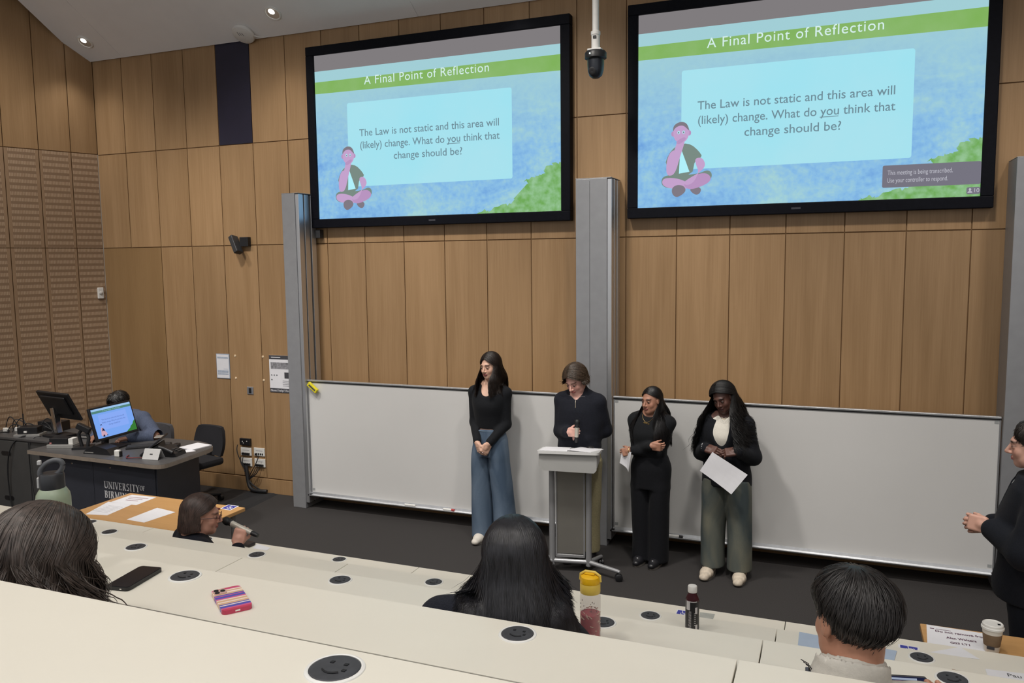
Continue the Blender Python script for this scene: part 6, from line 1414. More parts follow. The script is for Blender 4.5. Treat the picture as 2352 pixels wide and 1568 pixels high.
def man_lectern():
    k = 1.70/1.70; hd = A3((.030, .055, 1.530)); R = head_frame(-14, 30, 4); s = 1.0
    wr = [(.055, .195, 1.118), (-.050, .105, 1.045)]
    grip = ((62, 70, 45), (64, 72, 45), (66, 72, 45), (68, 72, 45))
    hs = [((-.92, .30, .06), (-.15, -.60, .0), 1, grip, (.35, .5, .8), 20), ((.93, .28, -.1), (.0, -.9, .2), -1, ((30, 35, 20),)*4, (.6, .5, .4), 20)]
    F, inf, b = standing(k, hd, R, s, wr, hs, [(.45, -.7, -.6), (-.45, -.7, -.6)], fem=False, shw=.160, arm=(.262, .232), fine_hand=(1.04, 1.20), nose=1.15, shift=(.010, .015))
    o = person('man with brown hair and navy zip jumper speaking at the lectern', (-1.93, 6.345, 0), PI, F)
    tint_head(o, hd, R, s, lin(222, 172, 158), lin(190, 112, 108), lin(80, 58, 46), .16); eyes(o, hd, R, s, (0, .5))
    T = Field(b[0], b[1], .0075); T.loft([(z, cx + .010, cy + .012, rx + .016 + (.022 if z < 1.2 else 0), ry + .024) for z, cx, cy, rx, ry in torso_tab(k, False) if .90 < z < 1.42], .02)
    yoke(T, k, .158, .010, .012, .056, .062)
    for q in (0, 1): sleeve(T, inf, q, (.063, .057, .044), .90, .03)
    T.cone((.012, .012, 1.395), (.018, .025, 1.445), .088, .080, .015); T.cone((.018, .04, 1.41), (.022, .055, 1.55), .062, .072, .01, sub=True); T.cone((.014, .105, 1.40), (.02, .12, 1.47), .030, .055, .012, sub=True)
    T.ripple(folds(3, .0045, 10, 11)); T.above(.90)
    T.build('zip_jumper', fabric('navy_fleece', (0.0115, 0.013, 0.020), noise=.15), o)
    MB().tube(T.snap([(.012, .150, 1.385), (.010, .155, 1.37), (.008, .158, 1.35), (.004, .160, 1.318)], .002), .0034, 6).build('zip', mat('brass_zip', (0.22, 0.20, 0.16), .4, .6, noise=.1), o, smooth=True)
    for q in (-1, 1): MB().tube(T.snap([(.012 + q*.012, .142, 1.392), (.012 + q*.032, .136, 1.40), (.012 + q*.055, .122, 1.405), (.012 + q*.078, .105, 1.405)], .001), .0024, 6).build('collar_piping', mat('grey_piping', (0.10, 0.10, 0.11), .6, noise=.1), o, smooth=True)
    S = Field(b[0], b[1], .0075); S.cone((.014, .018, 1.36), (.02, .035, 1.45), .070, .063, .01); S.cone((.018, .05, 1.41), (.024, .07, 1.55), .055, .066, .01, sub=True); S.build('shirt_collar', fabric('olive_shirt', (0.085, 0.065, 0.035)), o)
    J = Field(b[0], b[1], .0075)
    leg_loft(J, [(.06, .085, -.01, .070, .078), (.25, .086, -.008, .072, .08), (.5, .088, 0, .080, .088), (.72, .088, .002, .090, .100), (.86, .082, 0, .095, .112)], .02); leg_loft(J, [(.06, -.085, -.01, .070, .078), (.25, -.086, -.008, .072, .08), (.5, -.088, 0, .080, .088), (.72, -.088, .002, .090, .100), (.86, -.082, 0, .095, .112)], .02)
    J.loft([(.80, 0, 0, .172, .116), (.96, 0, 0, .165, .115)], .02); J.ripple(folds(4, .0035, 10, 9)); J.above(.07)
    J.build('trousers', fabric('khaki_cotton', (0.30, 0.265, 0.155)), o)
    long_hair(o, hair_mat('brown_hair', (0.060, 0.040, 0.027)), hd, R, s, F, .068, n=2600, phi0=70, flare=(.004, .012), wave=(.007, .8, .6), r=.0014, Lfront=.030, t0=.013, t1=.030, wavefreq=(2, 5), th_end=97, Lvar=.35, fly=.015, ns2=8, push=.003, pe=30)
    shoe(o, BSH, SOLE, .085, .05); shoe(o, BSH, SOLE, -.085, .05)
    return o
mo_ = man_lectern()
def to_world(o, p): return Matrix.Translation(o.location) @ Matrix.Rotation(o.rotation_euler[2], 4, 'Z') @ Vector(p)
mic_object('microphone', 'pale microphone held by the man at the lectern', to_world(mo_, (-.036, .226, 1.235)), to_world(mo_, (-.028, .232, 1.045)))

# ---------------------------------------------------------------- woman with crossed arms
def woman_crossed():
    k = .885; hd = A3((-.012, .015, 1.368)); R = head_frame(-18, 3, 3); s = .93
    wr = [(-.065, .165, 1.030), (.105, .155, .972)]
    hs = [((-.85, -.10, -.05), (.05, -.9, .1), 1, ((40, 45, 25),)*4, (.6, .3, .5), 15), ((.88, .10, -.30), (.1, -.9, -.2), -1, ((35, 40, 25),)*4, (.6, .4, .4), 20)]
    F, inf, b = standing(k, hd, R, s, wr, hs, [(.35, -.2, -.9), (-.35, -.2, -.9)], shw=.146, fine_hand=(.90, 1.08), hsc=.86, bounds=((-.36, -.22, -.02), (.36, .36, 1.60)))
    o = person('woman in black with arms crossed holding a paper beside the lectern', (-1.36, 6.43, 0), PI - .17, F)
    tint_head(o, hd, R, s, lin(176, 128, 106), lin(140, 82, 76), lin(40, 26, 24)); eyes(o, hd, R, s, (-.25, 0))
    T = Field(b[0], b[1], .0075); T.loft([(z, cx, cy, rx, ry) for z, cx, cy, rx, ry in torso_tab(k, True, .015)], .02)
    yoke(T, k, .146, 0, 0, .052, .058)
    for q in (0, 1): sleeve(T, inf, q, (.056, .050, .037), .93)
    T.ell((0, .02, 1.29), (.066, .075, .062), None, .012, True); T.ripple(folds(5, .0025, 20, 14)); T.above(.865)
    blk = fabric('soft_black_knit', (0.0095, 0.0105, 0.0125)); T.build('black_jumper', blk, o)
    J = Field(b[0], b[1], .0075)
    leg_loft(J, [(.028, .070, .0, .082, .10), (.25, .072, .0, .080, .095), (.5, .078, .005, .082, .098), (.66, .080, 0, .084, .104), (.76, .07, 0, .07, .09)], .02); leg_loft(J, [(.028, -.072, .0, .082, .10), (.25, -.074, .0, .080, .095), (.5, -.078, .005, .082, .098), (.66, -.080, 0, .084, .104), (.76, -.07, 0, .07, .09)], .02)
    J.loft([(.64, 0, 0, .164, .116), (.78, 0, -.003, .172, .124), (.84, 0, -.003, .168, .122), (.92, 0, 0, .142, .106)], .02); J.ripple(folds(6, .003, 9, 6)); J.above(.03)
    J.build('black_trousers', fabric('black_crepe', (0.0075, 0.008, 0.0105)), o)
    long_hair(o, hair_mat('black_hair', (0.0085, 0.0078, 0.0085), rough=.35), hd, R, s, merged(F, T), .40, n=1500, phi0=86, flare=(.02, .0), r=.0012, Lfront=.36, t0=.006, t1=.012, wave=(.003, .5, 1), split=.085, split_at=112)
    shoe(o, BSH, SOLE, .065, .03, .23, .040); shoe(o, BSH, SOLE, -.068, .03, .23, .040)
    for q in (.065, -.068): MB().lathe([(0.0, .006), (.012, .004), (.014, 0)], c=(q, .115, .066), n=14).build('shoe_buckle', STEEL, o, smooth=True)
    NK = Field(b[0], b[1], .0085); NK.v = np.minimum(NK.v*0 + F.sample(np.stack(np.meshgrid(NK.x, NK.y, NK.z, indexing='ij'), -1).reshape(-1, 3)).reshape(NK.v.shape), T.sample(np.stack(np.meshgrid(NK.x, NK.y, NK.z, indexing='ij'), -1).reshape(-1, 3)).reshape(NK.v.shape))
    MB().tube(NK.snap(bez([(.052, .05, 1.245), (.028, .10, 1.21), (.0, .110, 1.178), (-.028, .10, 1.21), (-.052, .05, 1.245)], 18), .002), .0018, 6).build('necklace', GOLD, o, smooth=True)
    pz = NK.snap([(0, .12, 1.205)], .0)[0]; MB().prism([(-.026, -.006), (.020, .002), (.026, .010), (.0, .010), (-.012, .002), (-.028, .004)], -.001, .004, M=Matrix.Translation(pz)).build('pendant', GOLD, o)
    e_ = on_face(hd, R, s, (-.079, .004, -.034)); MB().lathe([(0.0, -.004), (.005, 0), (0.0, .004)], c=tuple(e_), n=12).build('earring', STEEL, o, smooth=True)
    MB().tube([(.120 + .004*math.sin(t), .158 + .027*math.cos(t), .970 + .027*math.sin(t)) for t in [2*PI*i/20 for i in range(21)]], .003, 6, cap=False).build('bracelet', GOLD, o, smooth=True)
    return o
w3 = woman_crossed()
def held_sheet(name, label, o, pts, th=.0015, sub=5, bend=.012):
    """paper with a slight bend, corners given in the holder's frame"""
    A, B, C, D = [Vector(p) for p in pts]; n = (B-A).cross(D-A).normalized(); g = []; N_ = sub+1
    for j in range(N_):
        for i in range(N_):
            u, v = i/sub, j/sub; p = (A*(1-u) + B*u)*(1-v) + (D*(1-u) + C*u)*v + n*(bend*math.sin(PI*u)*math.sin(PI*v*.5)); g.append(p)
    g2 = [p + n*th for p in g]; L_ = len(g); fs = []
    for j in range(sub):
        for i in range(sub): q = j*N_+i; fs += [(q, q+1, q+N_+1, q+N_), (L_+q, L_+q+N_, L_+q+N_+1, L_+q+1)]
    for i in range(sub): fs += [(i, L_+i, L_+i+1, i+1), (sub*N_+i, sub*N_+i+1, L_+sub*N_+i+1, L_+sub*N_+i), (i*N_, (i+1)*N_, L_+(i+1)*N_, L_+i*N_), (i*N_+sub, L_+i*N_+sub, L_+(i+1)*N_+sub, (i+1)*N_+sub)]
    c = to_world(o, (A+B+C+D)/4); q = [to_world(o, p) - c for p in g + g2]
    ob = MB().add(q, fs).build(name, PAPER, smooth=False); ob.location = c; return tag(ob, label, 'paper')
held_sheet('paper_sheet', 'curled paper in the hand of the woman with crossed arms', w3, [(.185, .165, .955), (.095, .185, .965), (.115, .195, .800), (.200, .175, .86)], bend=.025)

# ---------------------------------------------------------------- woman in blazer with papers
def woman_blazer():
    k = .915; hd = A3((.030, .040, 1.432)); R = head_frame(-14, 16, 14); s = .95
    wr = [(.125, .205, 1.065), (-.115, .205, 1.062)]
    pin = ((18, 38, 25), (22, 42, 25), (26, 44, 25), (30, 46, 25))
    hs = [((-.90, .28, -.10), (-.1, -.55, -.70), 1, pin, (.75, .35, .55), 15), ((.88, .30, -.12), (.1, -.55, -.70), -1, pin, (.75, .35, .55), 15)]
    F, inf, b = standing(k, hd, R, s, wr, hs, [(.35, -.9, -.3), (-.35, -.9, -.3)], shw=.155, fine_hand=(1.0, 1.12), hsc=.95, feet=((.12, .02), (-.12, .02)), shift=(.014, .01), bounds=((-.42, -.24, -.02), (.42, .38, 1.70)))
    o = person('woman in black blazer and faded jeans holding white papers', (-.74, 6.37, 0), PI - .09, F)
    tint_head(o, hd, R, s, lin(92, 62, 54), lin(78, 46, 46), lin(22, 15, 14), .04); eyes(o, hd, R, s, (0, .35))
    W_ = Field(b[0], b[1], .0075); W_.loft([(z, cx + .01, cy + .008, rx, ry) for z, cx, cy, rx, ry in torso_tab(k, True, .010) if z < 1.44*k], .02); W_.cone((.014, .01, 1.40*k), (.016, .03, 1.50*k), .052, .06, .01, sub=True); W_.ripple(folds(8, .0015, 20, 12)); W_.above(.95); W_.build('white_top', fabric('white_jersey', (0.70, 0.67, 0.60), noise=.04), o)
    T = Field(b[0], b[1], .0075); T.loft([(.735, .005, 0, .195, .140), (.83, .005, 0, .192, .138)] + [(z, cx + .010, cy + .004, rx + .022 + (.03 if z < 1.03 else .012), ry + .024 + (.012 if z < 1.03 else 0)) for z, cx, cy, rx, ry in torso_tab(k, True) if .86 < z < 1.40*k], .02)
    yoke(T, k, .156, .012, .004, .050, .058)
    for q in (0, 1): sleeve(T, inf, q, (.060, .060, .048), .93, .03)
    T.cone((.02, .175, 1.05), (.035, .175, 1.20), .045, .082, .01, sub=True); T.cone((.035, .175, 1.20), (.02, .125, 1.36), .082, .095, .01, sub=True); T.cone((.014, -.02, 1.30), (.016, .02, 1.46), .062, .075, .01, sub=True)
    T.ripple(folds(9, .0035, 11, 9)); T.above(.745)
    T.build('black_blazer', fabric('black_suiting', (0.0075, 0.0085, 0.012)), o)
    J = Field(b[0], b[1], .0075)
    leg_loft(J, [(.07, .105, .005, .098, .115), (.25, .104, .005, .096, .110), (.5, .098, .01, .096, .108), (.72, .092, .01, .100, .118), (.80, .086, .005, .098, .120)], .014); leg_loft(J, [(.07, -.108, .005, .098, .115), (.25, -.106, .005, .096, .110), (.5, -.100, .01, .096, .108), (.72, -.092, .01, .100, .118), (.80, -.086, .005, .098, .120)], .014)
    J.loft([(.74, 0, 0, .178, .122), (.92, 0, 0, .150, .108)], .02); J.ripple(folds(10, .0042, 9, 6)); J.above(.075)
    J.build('faded_jeans', denim('faded_denim', (0.062, 0.080, 0.085, 1), (0.185, 0.180, 0.135, 1)), o)
    M_ = merged(F, T, W_); HM = hair_mat('black_curly_hair', (0.0075, 0.007, 0.0075), rough=.5)
    long_hair(o, HM, hd, R, s, M_, .40, n=3000, phi0=80, flare=(.10, .02), wave=(.013, .9, 1.0), r=.0014, Lfront=.40, t0=.012, t1=.034, wavefreq=(9, 16), fly=.02, ns2=22, Lvar=.15, th_end=92, split=.07, split_at=105)
    shoe(o, CREAMS, SOLE, .122, .055, .25, .048, lumps=True, yaw=-.05); shoe(o, CREAMS, SOLE, -.125, .055, .25, .048, lumps=True, yaw=.05)
    MB().tube(bez([(.055, .06, 1.31), (.035, .115, 1.285), (.012, .128, 1.272), (-.012, .115, 1.285), (-.03, .06, 1.31)], 16), .0018, 6).build('necklace', GOLD, o, smooth=True)
    b_ = MB()
    for i in range(14): t = 2*PI*i/14; MB().lathe([(0.0, -.006), (.006, 0), (0.0, .006)], c=(.150, .200 + .030*math.cos(t), 1.066 + .030*math.sin(t)), n=8).build('bracelet_bead', STEEL, o, smooth=True)
    return o
w4 = woman_blazer()
held_sheet('paper_sheet', 'large white papers held by the woman in the blazer', w4, [(.060, .262, 1.052), (-.205, .262, .905), (-.090, .275, .745), (.150, .275, .900)], bend=.010, th=.003)

# ---------------------------------------------------------------- man in dark suit at the right edge
def man_suit():
    k = 1.03; hd = A3((0.0, .062, 1.590)); R = head_frame(2, 6, 0); s = 1.0
    wr = [(.045, .235, 1.150), (-.075, .225, 1.175)]
    cl = ((40, 45, 25), (42, 48, 25), (44, 50, 25), (46, 50, 25))
    hs = [((-.35, .90, -.10), (-.85, -.2, .25), 1, cl, (.7, .2, .5), 15), ((.25, .92, .05), (.9, -.2, -.2), -1, cl, (.7, .2, .5), 15)]
    F, inf, b = standing(k, hd, R, s, wr, hs, [(.9, -.5, -.6), (-.9, -.5, -.6)], fem=False, shw=.175, fine_hand=(1.08, 1.30), hsc=1.0, nose=1.1, bounds=((-.42, -.30, -.02), (.42, .46, 1.80)))
    o = person('man in dark suit with clasped hands at the right edge', (.985, 4.50, 0), PI - 1.80, F)
    tint_head(o, hd, R, s, lin(206, 160, 142), lin(170, 106, 100), lin(40, 28, 24), .12); eyes(o, hd, R, s, (0, .05))
    T = Field(b[0], b[1], .0080); T.loft([(.80, 0, .02, .205, .175), (.90, 0, .03, .204, .180)] + [(z, cx, cy + (.028 if z < 1.25 else .012), rx + .044 + (.012 if z < 1.15 else 0), ry + (.060 if z < 1.25 else .045)) for z, cx, cy, rx, ry in torso_tab(k, False) if .97 < z < 1.46], .02)
    yoke(T, k, .183, 0, 0, .064, .076)
    for q in (0, 1): sleeve(T, inf, q, (.080, .074, .054), .86, .03)
    T.cone((0, .21, 1.26), (0, .14, 1.40), .012, .050, .01, sub=True); T.cone((0, .020, 1.445), (0, .045, 1.60), .060, .080, .01, sub=True)
    T.ripple(folds(12, .0035, 9, 8)); T.above(.835); SUIT = fabric('midnight_suiting', (0.0075, 0.009, 0.014)); T.build('suit_jacket', SUIT, o)
    S = Field(b[0], b[1], .0075); S.loft([(z, cx, cy + .02, rx + .010, ry + .030) for z, cx, cy, rx, ry in torso_tab(k, False) if 1.15 < z < 1.47], .02); S.cone((0, .006, 1.425), (0, .025, 1.492), .078, .068, .015); S.cone((0, .006, 1.45), (0, .035, 1.60), .058, .066, .008, sub=True)
    for q in (0, 1): sh, el, w_ = inf[q]; S.cone(el + (w_-el)*.7, el + (w_-el)*.97, .040, .036, .01)
    S.build('white_shirt', fabric('white_cotton', (0.74, 0.74, 0.74), noise=.03), o)
    J = Field(b[0], b[1], .0085)
    for q in (1, -1): leg_loft(J, [(.05, q*.10, 0, .085, .10), (.5, q*.10, 0, .092, .105), (.84, q*.092, 0, .105, .130)], .02)
    J.loft([(.78, 0, 0, .19, .14), (.98, 0, .01, .18, .14)], .02); J.ripple(folds(13, .003, 9, 6)); J.above(.04); J.build('suit_trousers', fabric('midnight_trousers', (0.0065, 0.008, 0.013)), o)
    crown_hair(o, hair_mat('dark_cropped_hair', (0.018, 0.013, 0.011)), hd, R, s, n=3000, t0=.009, lift=.007, length=30, hair_line=lambda ph: 112 - 62*np.exp(-(ph/46.0)**2) - 14*np.exp(-((abs(ph)-86)/22.0)**2) + 10*np.exp(-((abs(ph)-180)/60.0)**2), r=.0013, messy=.002, taper=22)
    shoe(o, BSH, SOLE, .10, .05); shoe(o, BSH, SOLE, -.10, .05)
    return o
man_suit()

# ---------------------------------------------------------------- seated people
def seated(k, dz, head, R, s, wrists, hands, hints, fem=True, shw=.155, shift=(0, 0), lift=(0, 0), neck_r=None, hsc=.92, fine_hand=(0.7, 1.0), bounds=None, ears=True, legs=True, hip_y=0.0):
    b = bounds or ((-.36, -.26, -.01), (.36, .52, head[2] + .17))
    F = Field(b[0], b[1], .0050, fine=[fine_hand, (head[2]-.17*s, head[2]+.15*s)], coarse=.012)
    sx, sy = shift
    F.loft([(z + dz, cx + sx*max(0, (z/k-.85)/.55), cy + hip_y + (sy-hip_y)*max(0, (z/k-.85)/.55), rx, ry) for z, cx, cy, rx, ry in torso_tab(k, fem)], .02)
    nr = neck_r or (.047 if fem else .055); add_head(F, head, R, s, fem, 1.0, ears)
    F.cone((sx, -.012 + sy, 1.405*k + dz), head + R @ A3((0, -.022, -.055))*s, nr*1.15, nr, .025)
    info = {}
    for i, q in enumerate((1, -1)):
        sh = A3((q*shw + sx, -.012 + sy, 1.362*k + dz + lift[i])); wr = A3(wrists[i]); el = elbow(sh, wr, .282*k, .250*k, hints[i])
        F.cone((q*.06 + sx, -.012 + sy, 1.385*k + dz), sh, .045, .050, .03); add_arm(F, sh, el, wr, (.046, .038, .0255), .02)
        if hands[i]: d, n, side, curl, th, tb = hands[i]; add_hand(F, wr, d, n, side, curl, hsc, th, tb)
        info[i] = (sh, el, wr)
        if legs:
            hz = .84*k + dz + .06; F.cone((q*.085, hip_y, hz), (q*.11, .34, .49), .078, .056, .02); F.cone((q*.11, .34, .49), (q*.11, .36, .09), .052, .036, .02); F.cone((q*.11, .34, .045), (q*.11, .43, .036), .026, .018, .02)
    return F, info, b
def seated_trousers(o, b, k, dz, m, hip_y=0.0):
    J = Field(b[0], b[1], .010); hz = .84*k + dz + .06
    for q in (1, -1): J.cone((q*.085, hip_y, hz), (q*.11, .34, .49), .092, .070, .02); J.cone((q*.11, .34, .49), (q*.11, .36, .12), .066, .060, .02)
    J.loft([(z + dz, 0, hip_y, rx + .014, ry + .014) for z, cx, cy, rx, ry in torso_tab(k, True) if z < 1.0], .02); J.build('trousers', m, o)
    for q in (1, -1): shoe(o, BSH, SOLE, q*.11, .375)
def top_field(b, k, dz, fem, grow, shift, inf, shw, sl, lift=(0, 0), hip_y=0.0, end=.92, ry_extra=0.0):
    sx, sy = shift; T = Field(b[0], b[1], .0065)
    T.loft([(z + dz, cx + sx*max(0, (z/k-.85)/.55), cy + hip_y + (sy-hip_y)*max(0, (z/k-.85)/.55), rx + grow, ry + grow + ry_extra) for z, cx, cy, rx, ry in torso_tab(k, fem) if z < 1.415], .02)
    for i, q in enumerate((1, -1)): T.cone((q*.06 + sx, -.012 + sy, 1.385*k + dz), A3((q*shw + sx, -.012 + sy, 1.362*k + dz + lift[i])), .050 + grow*.5, sl[0], .03)
    for q in (0, 1): sleeve(T, inf, q, sl, end)
    return T
DARKP = fabric('dark_trousers', (0.015, 0.016, 0.022))
# woman with the microphone in the front row
def woman_mic():
    k = .95; dz = -.352; hd = A3((.0, .04, 1.098)); R = head_frame(-24, 6, 0); s = .97
    wr = [(.085, .205, .915), (.045, .215, .815)]
    grip = ((58, 66, 42), (60, 68, 42), (62, 68, 42), (64, 68, 42))
    hs = [((-.10, .35, .93), (-.80, .45, -.3), -1, grip, (.55, .45, .6), 25), ((.35, .15, .9), (.3, -.6, -.2), 1, ((40, 45, 25),)*4, (.6, .3, .4), 20)]
    F, inf, b = seated(k, dz, hd, R, s, wr, hs, [(.8, -.2, -.8), (-.9, -.3, -.6)], shw=.150, fine_hand=(.80, 1.05), shift=(-.015, .0), bounds=((-.34, -.24, -.01), (.36, .52, 1.26)))
    o = person('woman with brown bob and glasses speaking into a microphone', (-3.315, 3.42, 0), -.524, F)
    tint_head(o, hd, R, s, lin(214, 160, 140), lin(176, 110, 104), lin(90, 66, 54), .15); eyes(o, hd, R, s)
    T = top_field(b, k, dz, True, .014, (-.015, 0), inf, .150, (.060, .054, .040), end=.88); T.cone((-.012, .005, .985), (-.005, .03, 1.10), .055, .06, .01, sub=True); T.ripple(folds(21, .003, 14, 12)); T.build('black_jumper', fabric('black_knitwear', (0.009, 0.010, 0.016)), o)
    C_ = Field(b[0], b[1], .0065); C_.cone((-.012, .005, .945), (-.008, .014, .99), .070, .064, .01); C_.cone((-.010, .01, .955), (-.005, .035, 1.05), .052, .058, .01, sub=True); C_.build('collar', fabric('slate_collar', (0.05, 0.055, 0.085)), o)
    seated_trousers(o, b, k, dz, DARKP)
    H = hair_mat('chestnut_hair', (0.058, 0.036, 0.030), rough=.38, var=.45)
    long_hair(o, H, hd, R, s, merged(F, T), .098, n=3600, phi0=84, flare=(.014, .0), r=.0011, Lfront=.075, t0=.010, t1=.020, th_end=96, Lvar=.08, ns2=8, wave=(.002, .5, 1), push=.003)
    G1 = mat('dark_red_frame', (0.07, 0.015, 0.02), .3, noise=.1)
    for q in (-1, 1):
        MB().tube([Vector(on_face(hd, R, s, (q*.032 + .023*math.cos(t), .108 - .004*abs(math.cos(t)), .000 + .018*math.sin(t)))) for t in [2*PI*i/20 for i in range(21)]], .0017, 6, cap=False).build('glasses_rim', G1, o, smooth=True)
        MB().tube([Vector(on_face(hd, R, s, p)) for p in ((q*.055, .104, .004), (q*.074, .06, .006), (q*.078, .0, .004))], .0018, 6).build('glasses_arm', G1, o, smooth=True)
    MB().tube([Vector(on_face(hd, R, s, p)) for p in ((-.009, .110, .003), (0, .113, .005), (.009, .110, .003))], .0015, 6).build('glasses_bridge', G1, o, smooth=True)
    return o
wm = woman_mic()
mic_object('microphone', 'dark headed silver microphone held by the seated woman with glasses', to_world(wm, (-.060, .180, 1.030)), to_world(wm, (.160, .300, .965)), silver=(0.42, 0.44, 0.38), rbody=.016)
sheet('paper_sheet', [G(580, 1259, zE), G(612, 1264, zE), G(622, 1258, zE), G(590, 1249, zE)], zE, 'white note beside the elbow of the woman with the microphone')
e = empty('glasses_case', 'small dark case beside the white note on the front desk', 'case', tuple(G(571, 1253, zE)) + (zE,), -.1); MB().box(-.035, .03, -.025, .03, 0, .022, bev=.006).build('shell', mat('dark_brown_case', (0.03, 0.02, 0.02), .5, noise=.1), e); MB().box(-.036, .031, -.026, .031, .011, .0125).build('seam', BLACK, e)

# girl with long black hair in the middle row
def girl():
    fz = .575; k = .97; dz = -.365; hd = A3((.006, .055, 1.103)); R = head_frame(8, 4, -3); s = 1.0
    wr = [(.12, .30, .80), (-.14, .30, .80)]
    hs = [((-.4, .9, 0), (0, 0, -1), 1, relaxed, (.6, .5, .2), 15), ((.4, .9, 0), (0, 0, -1), -1, relaxed, (.6, .5, .2), 15)]
    F, inf, b = seated(k, dz, hd, R, s, wr, hs, [(.7, -.5, -.5), (-.7, -.5, -.5)], shw=.148, shift=(-.045, .0), fine_hand=(.76, .84))
    o = person('girl with long straight black hair seen from behind', (-.80, 1.97, fz), PI - 2.85, F)
    tint_head(o, hd, R, s, lin(214, 166, 138), lin(170, 100, 96), lin(30, 20, 18)); eyes(o, hd, R, s)
    T = top_field(b, k, dz, True, .015, (-.045, 0), inf, .148, (.062, .054, .040)); T.cone((-.035, .01, .965), (-.02, .03, 1.10), .062, .07, .01, sub=True); T.ripple(folds(22, .003, 16, 12))
    def knit(x, y, z): return .0008*np.sin(z*900 + 40*x) + 0*y
    T.build('navy_jumper', fabric('navy_knit', (0.016, 0.018, 0.028), noise=.3, nscale=260, bump=.6), o)
    seated_trousers(o, b, k, dz, DARKP)
    H = hair_mat('glossy_black_hair', (0.016, 0.016, 0.020), rough=.36, var=.5, spec=.5)
    long_hair(o, H, hd, R, s, merged(F, T), .36, n=8000, phi0=84, flare=(.02, .05), r=.00095, Lfront=.09, t0=.010, t1=.019, th_end=96, Lvar=.12, ns2=14, pe=8, wave=(.004, .6, 1), split=.05, split_at=70, push=.004, fly=.012, wavefreq=(2, 5))
    p = on_face(hd, R, s, (-.080, .008, -.046)); MB().tube([p, p + A3((0, 0, -.012)), p + A3((0, 0, -.030))], [.0015, .003, .0045], 8).build('earring', STEEL, o, smooth=True)
    return o
girl()

# boy with the phone in the middle row
def boy():
    fz = .575; k = 1.0; dz = -.482; hd = A3((.000, .02, 1.088)); R = head_frame(14, 8, 2); s = 1.0
    wr = [(.310, .105, .785), (-.10, .16, .62)]
    hs = [((-.62, .62, .38), (-.55, -.55, .45), 1, ((40, 50, 30),)*4, (.80, .25, .45), 8), ((.5, .8, 0), (0, 0, -1), -1, relaxed, (.7, .1, .5), 10)]
    F, inf, b = seated(k, dz, hd, R, s, wr, hs, [(.8, -.4, -.5), (-.8, -.7, -.3)], fem=False, shw=.165, shift=(-.015, -.01), fine_hand=(.78, .96), hsc=.95)
    o = person('boy with short black hair and cream collar seen from behind', (.07, 1.97, fz), PI - 2.80, F)
    tint_head(o, hd, R, s, lin(206, 150, 124), lin(170, 104, 96), lin(24, 17, 16), .1); eyes(o, hd, R, s)
    CR = fabric('cream_cotton', (0.70, 0.67, 0.61), noise=.05, bump=.10)
    T = top_field(b, k, dz, False, .020, (-.015, -.01), inf, .165, (.070, .062, .046), end=.9); T.cone((-.012, -.005, .880), (-.005, .0, .988), .080, .074, .012); T.cone((-.010, .0, .885), (0, .012, 1.065), .062, .072, .008, sub=True); T.ripple(folds(23, .0035, 12, 11)); T.build('cream_pullover', CR, o)
    C_ = Field(b[0], b[1], .0065); C_.cone((-.012, -.008, .950), (-.008, -.004, .985), .094, .084, .01); C_.cone((-.010, 0, .93), (0, .01, 1.05), .074, .080, .008, sub=True); C_.build('turned_collar', CR, o)
    seated_trousers(o, b, k, dz, DARKP)
    # thick swept crop with tapered nape
    H = hair_mat('short_black_hair', (0.019, 0.0165, 0.0165), rough=.42, var=.55)
    crown_hair(o, H, hd, R, s, n=8000, t0=.014, lift=.011, length=62, hair_line=lambda ph: 108 - 46*np.exp(-(ph/50.0)**2) - 18*np.exp(-((abs(ph)-88)/24.0)**2) + 28*np.exp(-((abs(ph)-180)/62.0)**2), r=.0011, messy=.0045, ns=10, taper=30, swirl=14)
    crown_hair(o, hair_mat('nape_stubble', (0.028, 0.020, 0.018), rough=.6), hd, R, s*.985, n=1400, t0=.0035, lift=.002, length=10, hair_line=lambda ph: 100 - 42*np.exp(-(ph/50.0)**2) + 34*np.exp(-((abs(ph)-180)/75.0)**2), r=.0007, messy=.0008, ns=5)
    return o
bo = boy()
pm = to_world(bo, (.190, .195, .820))
e = empty('phone', 'lit phone held by the boy at the bottom right', 'phone', tuple(pm), math.radians(2)); e.rotation_euler = (math.radians(52), 0, math.radians(14))
MB().prism(rrect(-.076, .076, -.036, .036, .009), -.004, .004, M=XZ).build('case', mat('dark_phone_case', (0.015, 0.016, 0.02), .4, noise=.1), e)
MB().prism(rrect(-.072, .072, -.032, .032, .006), .0036, .0046, M=XZ).build('screen', emat('phone_screen_base', lin(30, 34, 60)), e)
for x0, x1, y0, y1, c in ((-.066, -.012, -.020, .020, lin(92, 144, 232)), (-.006, .012, -.02, .022, lin(170, 120, 150)), (.016, .05, .006, .022, lin(200, 96, 130)), (-.066, .05, .024, .029, lin(150, 160, 180))):
    MB().box(x0, x1, y0, y1, .0044, .0050).build('app_tile', emat('tile_%d_%d' % (int(c[0]*99), int(c[2]*99)), c), e)
MB().lathe([(0.0, .0052), (.007, .0052), (.007, .0044)], c=(.058, -.012, 0), n=18).build('shutter_button', emat('button_white', lin(220, 220, 235)), e)
e = empty('collar_tip', 'dark inner collar tip at the left side of the cream collar', 'clip', tuple(to_world(bo, (-.104, .005, .962))), 0.3); MB().box(-.004, .004, -.02, .02, -.008, .008, bev=.002).build('body', mat('slate_collar_tip', (0.08, 0.09, 0.12), .5, noise=.1), e)  # separate piece standing in for the collar's dark inner tip
for i in range(3): MB().tube([(0, 0, .006), (.006 - .004*i, .0, .014 + .006*i), (-.008 - .006*i, .0, .024 + .006*i)], .0011, 6).build('prong', BLACK, e)

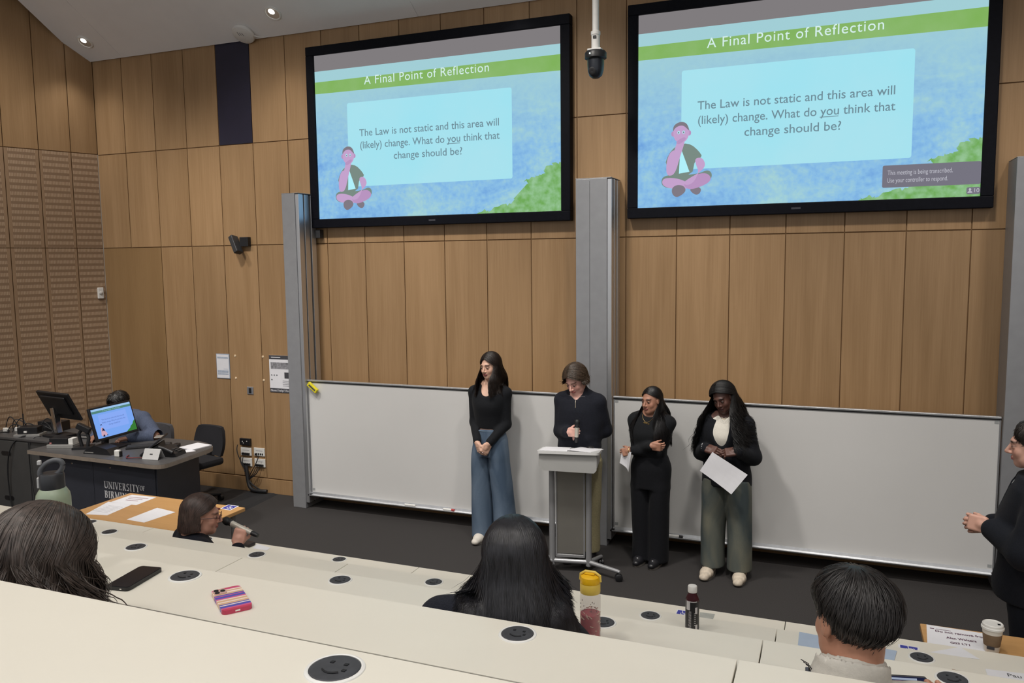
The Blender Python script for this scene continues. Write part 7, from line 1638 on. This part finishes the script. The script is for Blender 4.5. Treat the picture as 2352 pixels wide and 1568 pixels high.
# curly haired woman in the second row, nearest the camera on the left
def curly():
    fz = .874; k = .94; dz = -.60; hd = A3((.0, .03, .955)); R = head_frame(0, 16, 0); s = 1.0
    wr = [(.09, .16, .60), (-.09, .16, .60)]
    hs = [((-.6, .8, 0), (0, 0, -1), 1, relaxed, (.6, .5, .2), 15), ((.6, .8, 0), (0, 0, -1), -1, relaxed, (.6, .5, .2), 15)]
    F, inf, b = seated(k, dz, hd, R, s, wr, hs, [(.7, -.8, -.3), (-.7, -.8, -.3)], shw=.155, shift=(0, -.02), fine_hand=(.57, .65))
    o = person('woman with thick wavy dark brown hair at the lower left', (-1.665, 1.215, fz), PI - 3.0, F)
    tint_head(o, hd, R, s, lin(206, 160, 138), lin(170, 104, 98), lin(40, 28, 24)); eyes(o, hd, R, s)
    T = top_field(b, k, dz, True, .016, (0, -.02), inf, .155, (.062, .054, .040)); T.cone((0, .0, .74), (0, .02, .88), .062, .07, .01, sub=True); T.ripple(folds(24, .003, 16, 12)); T.build('dark_cardigan', fabric('black_cardigan', (0.010, 0.010, 0.016)), o)
    seated_trousers(o, b, k, dz, DARKP)
    H = hair_mat('dark_wavy_hair', (0.066, 0.050, 0.043), rough=.42, var=.5, spec=.5)
    long_hair(o, H, hd, R, s, merged(F, T), .20, n=8000, phi0=66, flare=(.05, -.005), r=.0011, Lfront=.20, t0=.014, t1=.040, th_end=92, Lvar=.20, ns2=20, wave=(.017, .9, .14, .0), push=.004, fly=.045, wavefreq=(3.2, 4.6), pe=12)
    return o
curly()

# operator behind the lit monitor
def operator():
    k = .98; dz = -.39; hd = A3((.085, .12, 1.095)); R = head_frame(4, 26, 0); s = 1.02
    wr = [(.16, .36, .80), (-.22, .30, .80)]
    hs = [((-.3, .9, -.1), (0, -.2, -1), 1, relaxed, (.6, .5, .2), 15), ((.55, .8, -.1), (0, -.2, -1), -1, relaxed, (.6, .5, .2), 15)]
    F, inf, b = seated(k, dz, hd, R, s, wr, hs, [(.8, -.3, -.5), (-.9, -.3, -.35)], fem=False, shw=.175, shift=(.02, .06), fine_hand=(.76, .86), bounds=((-.42, -.26, -.01), (.42, .56, 1.26)))
    o = person('operator in blue grey shirt bent behind the lit monitor', (-6.70, 6.17, 0), PI, F)
    tint_head(o, hd, R, s, lin(150, 110, 92), lin(130, 84, 78), lin(20, 15, 14)); eyes(o, hd, R, s, (0, .4))
    T = top_field(b, k, dz, False, .030, (.02, .06), inf, .175, (.078, .068, .048)); T.ripple(folds(25, .006, 12, 10)); T.build('blue_grey_shirt', fabric('blue_grey_cotton', (0.085, 0.105, 0.165), noise=.15), o)
    seated_trousers(o, b, k, dz, DARKP)
    crown_hair(o, hair_mat('operator_hair', (0.010, 0.009, 0.009)), hd, R, s, n=1200, t0=.016, lift=.012, length=40, hair_line=lambda ph: 108 - 50*np.exp(-(ph/50.0)**2), r=.0018, messy=.004, ns=7)
    return o
operator()
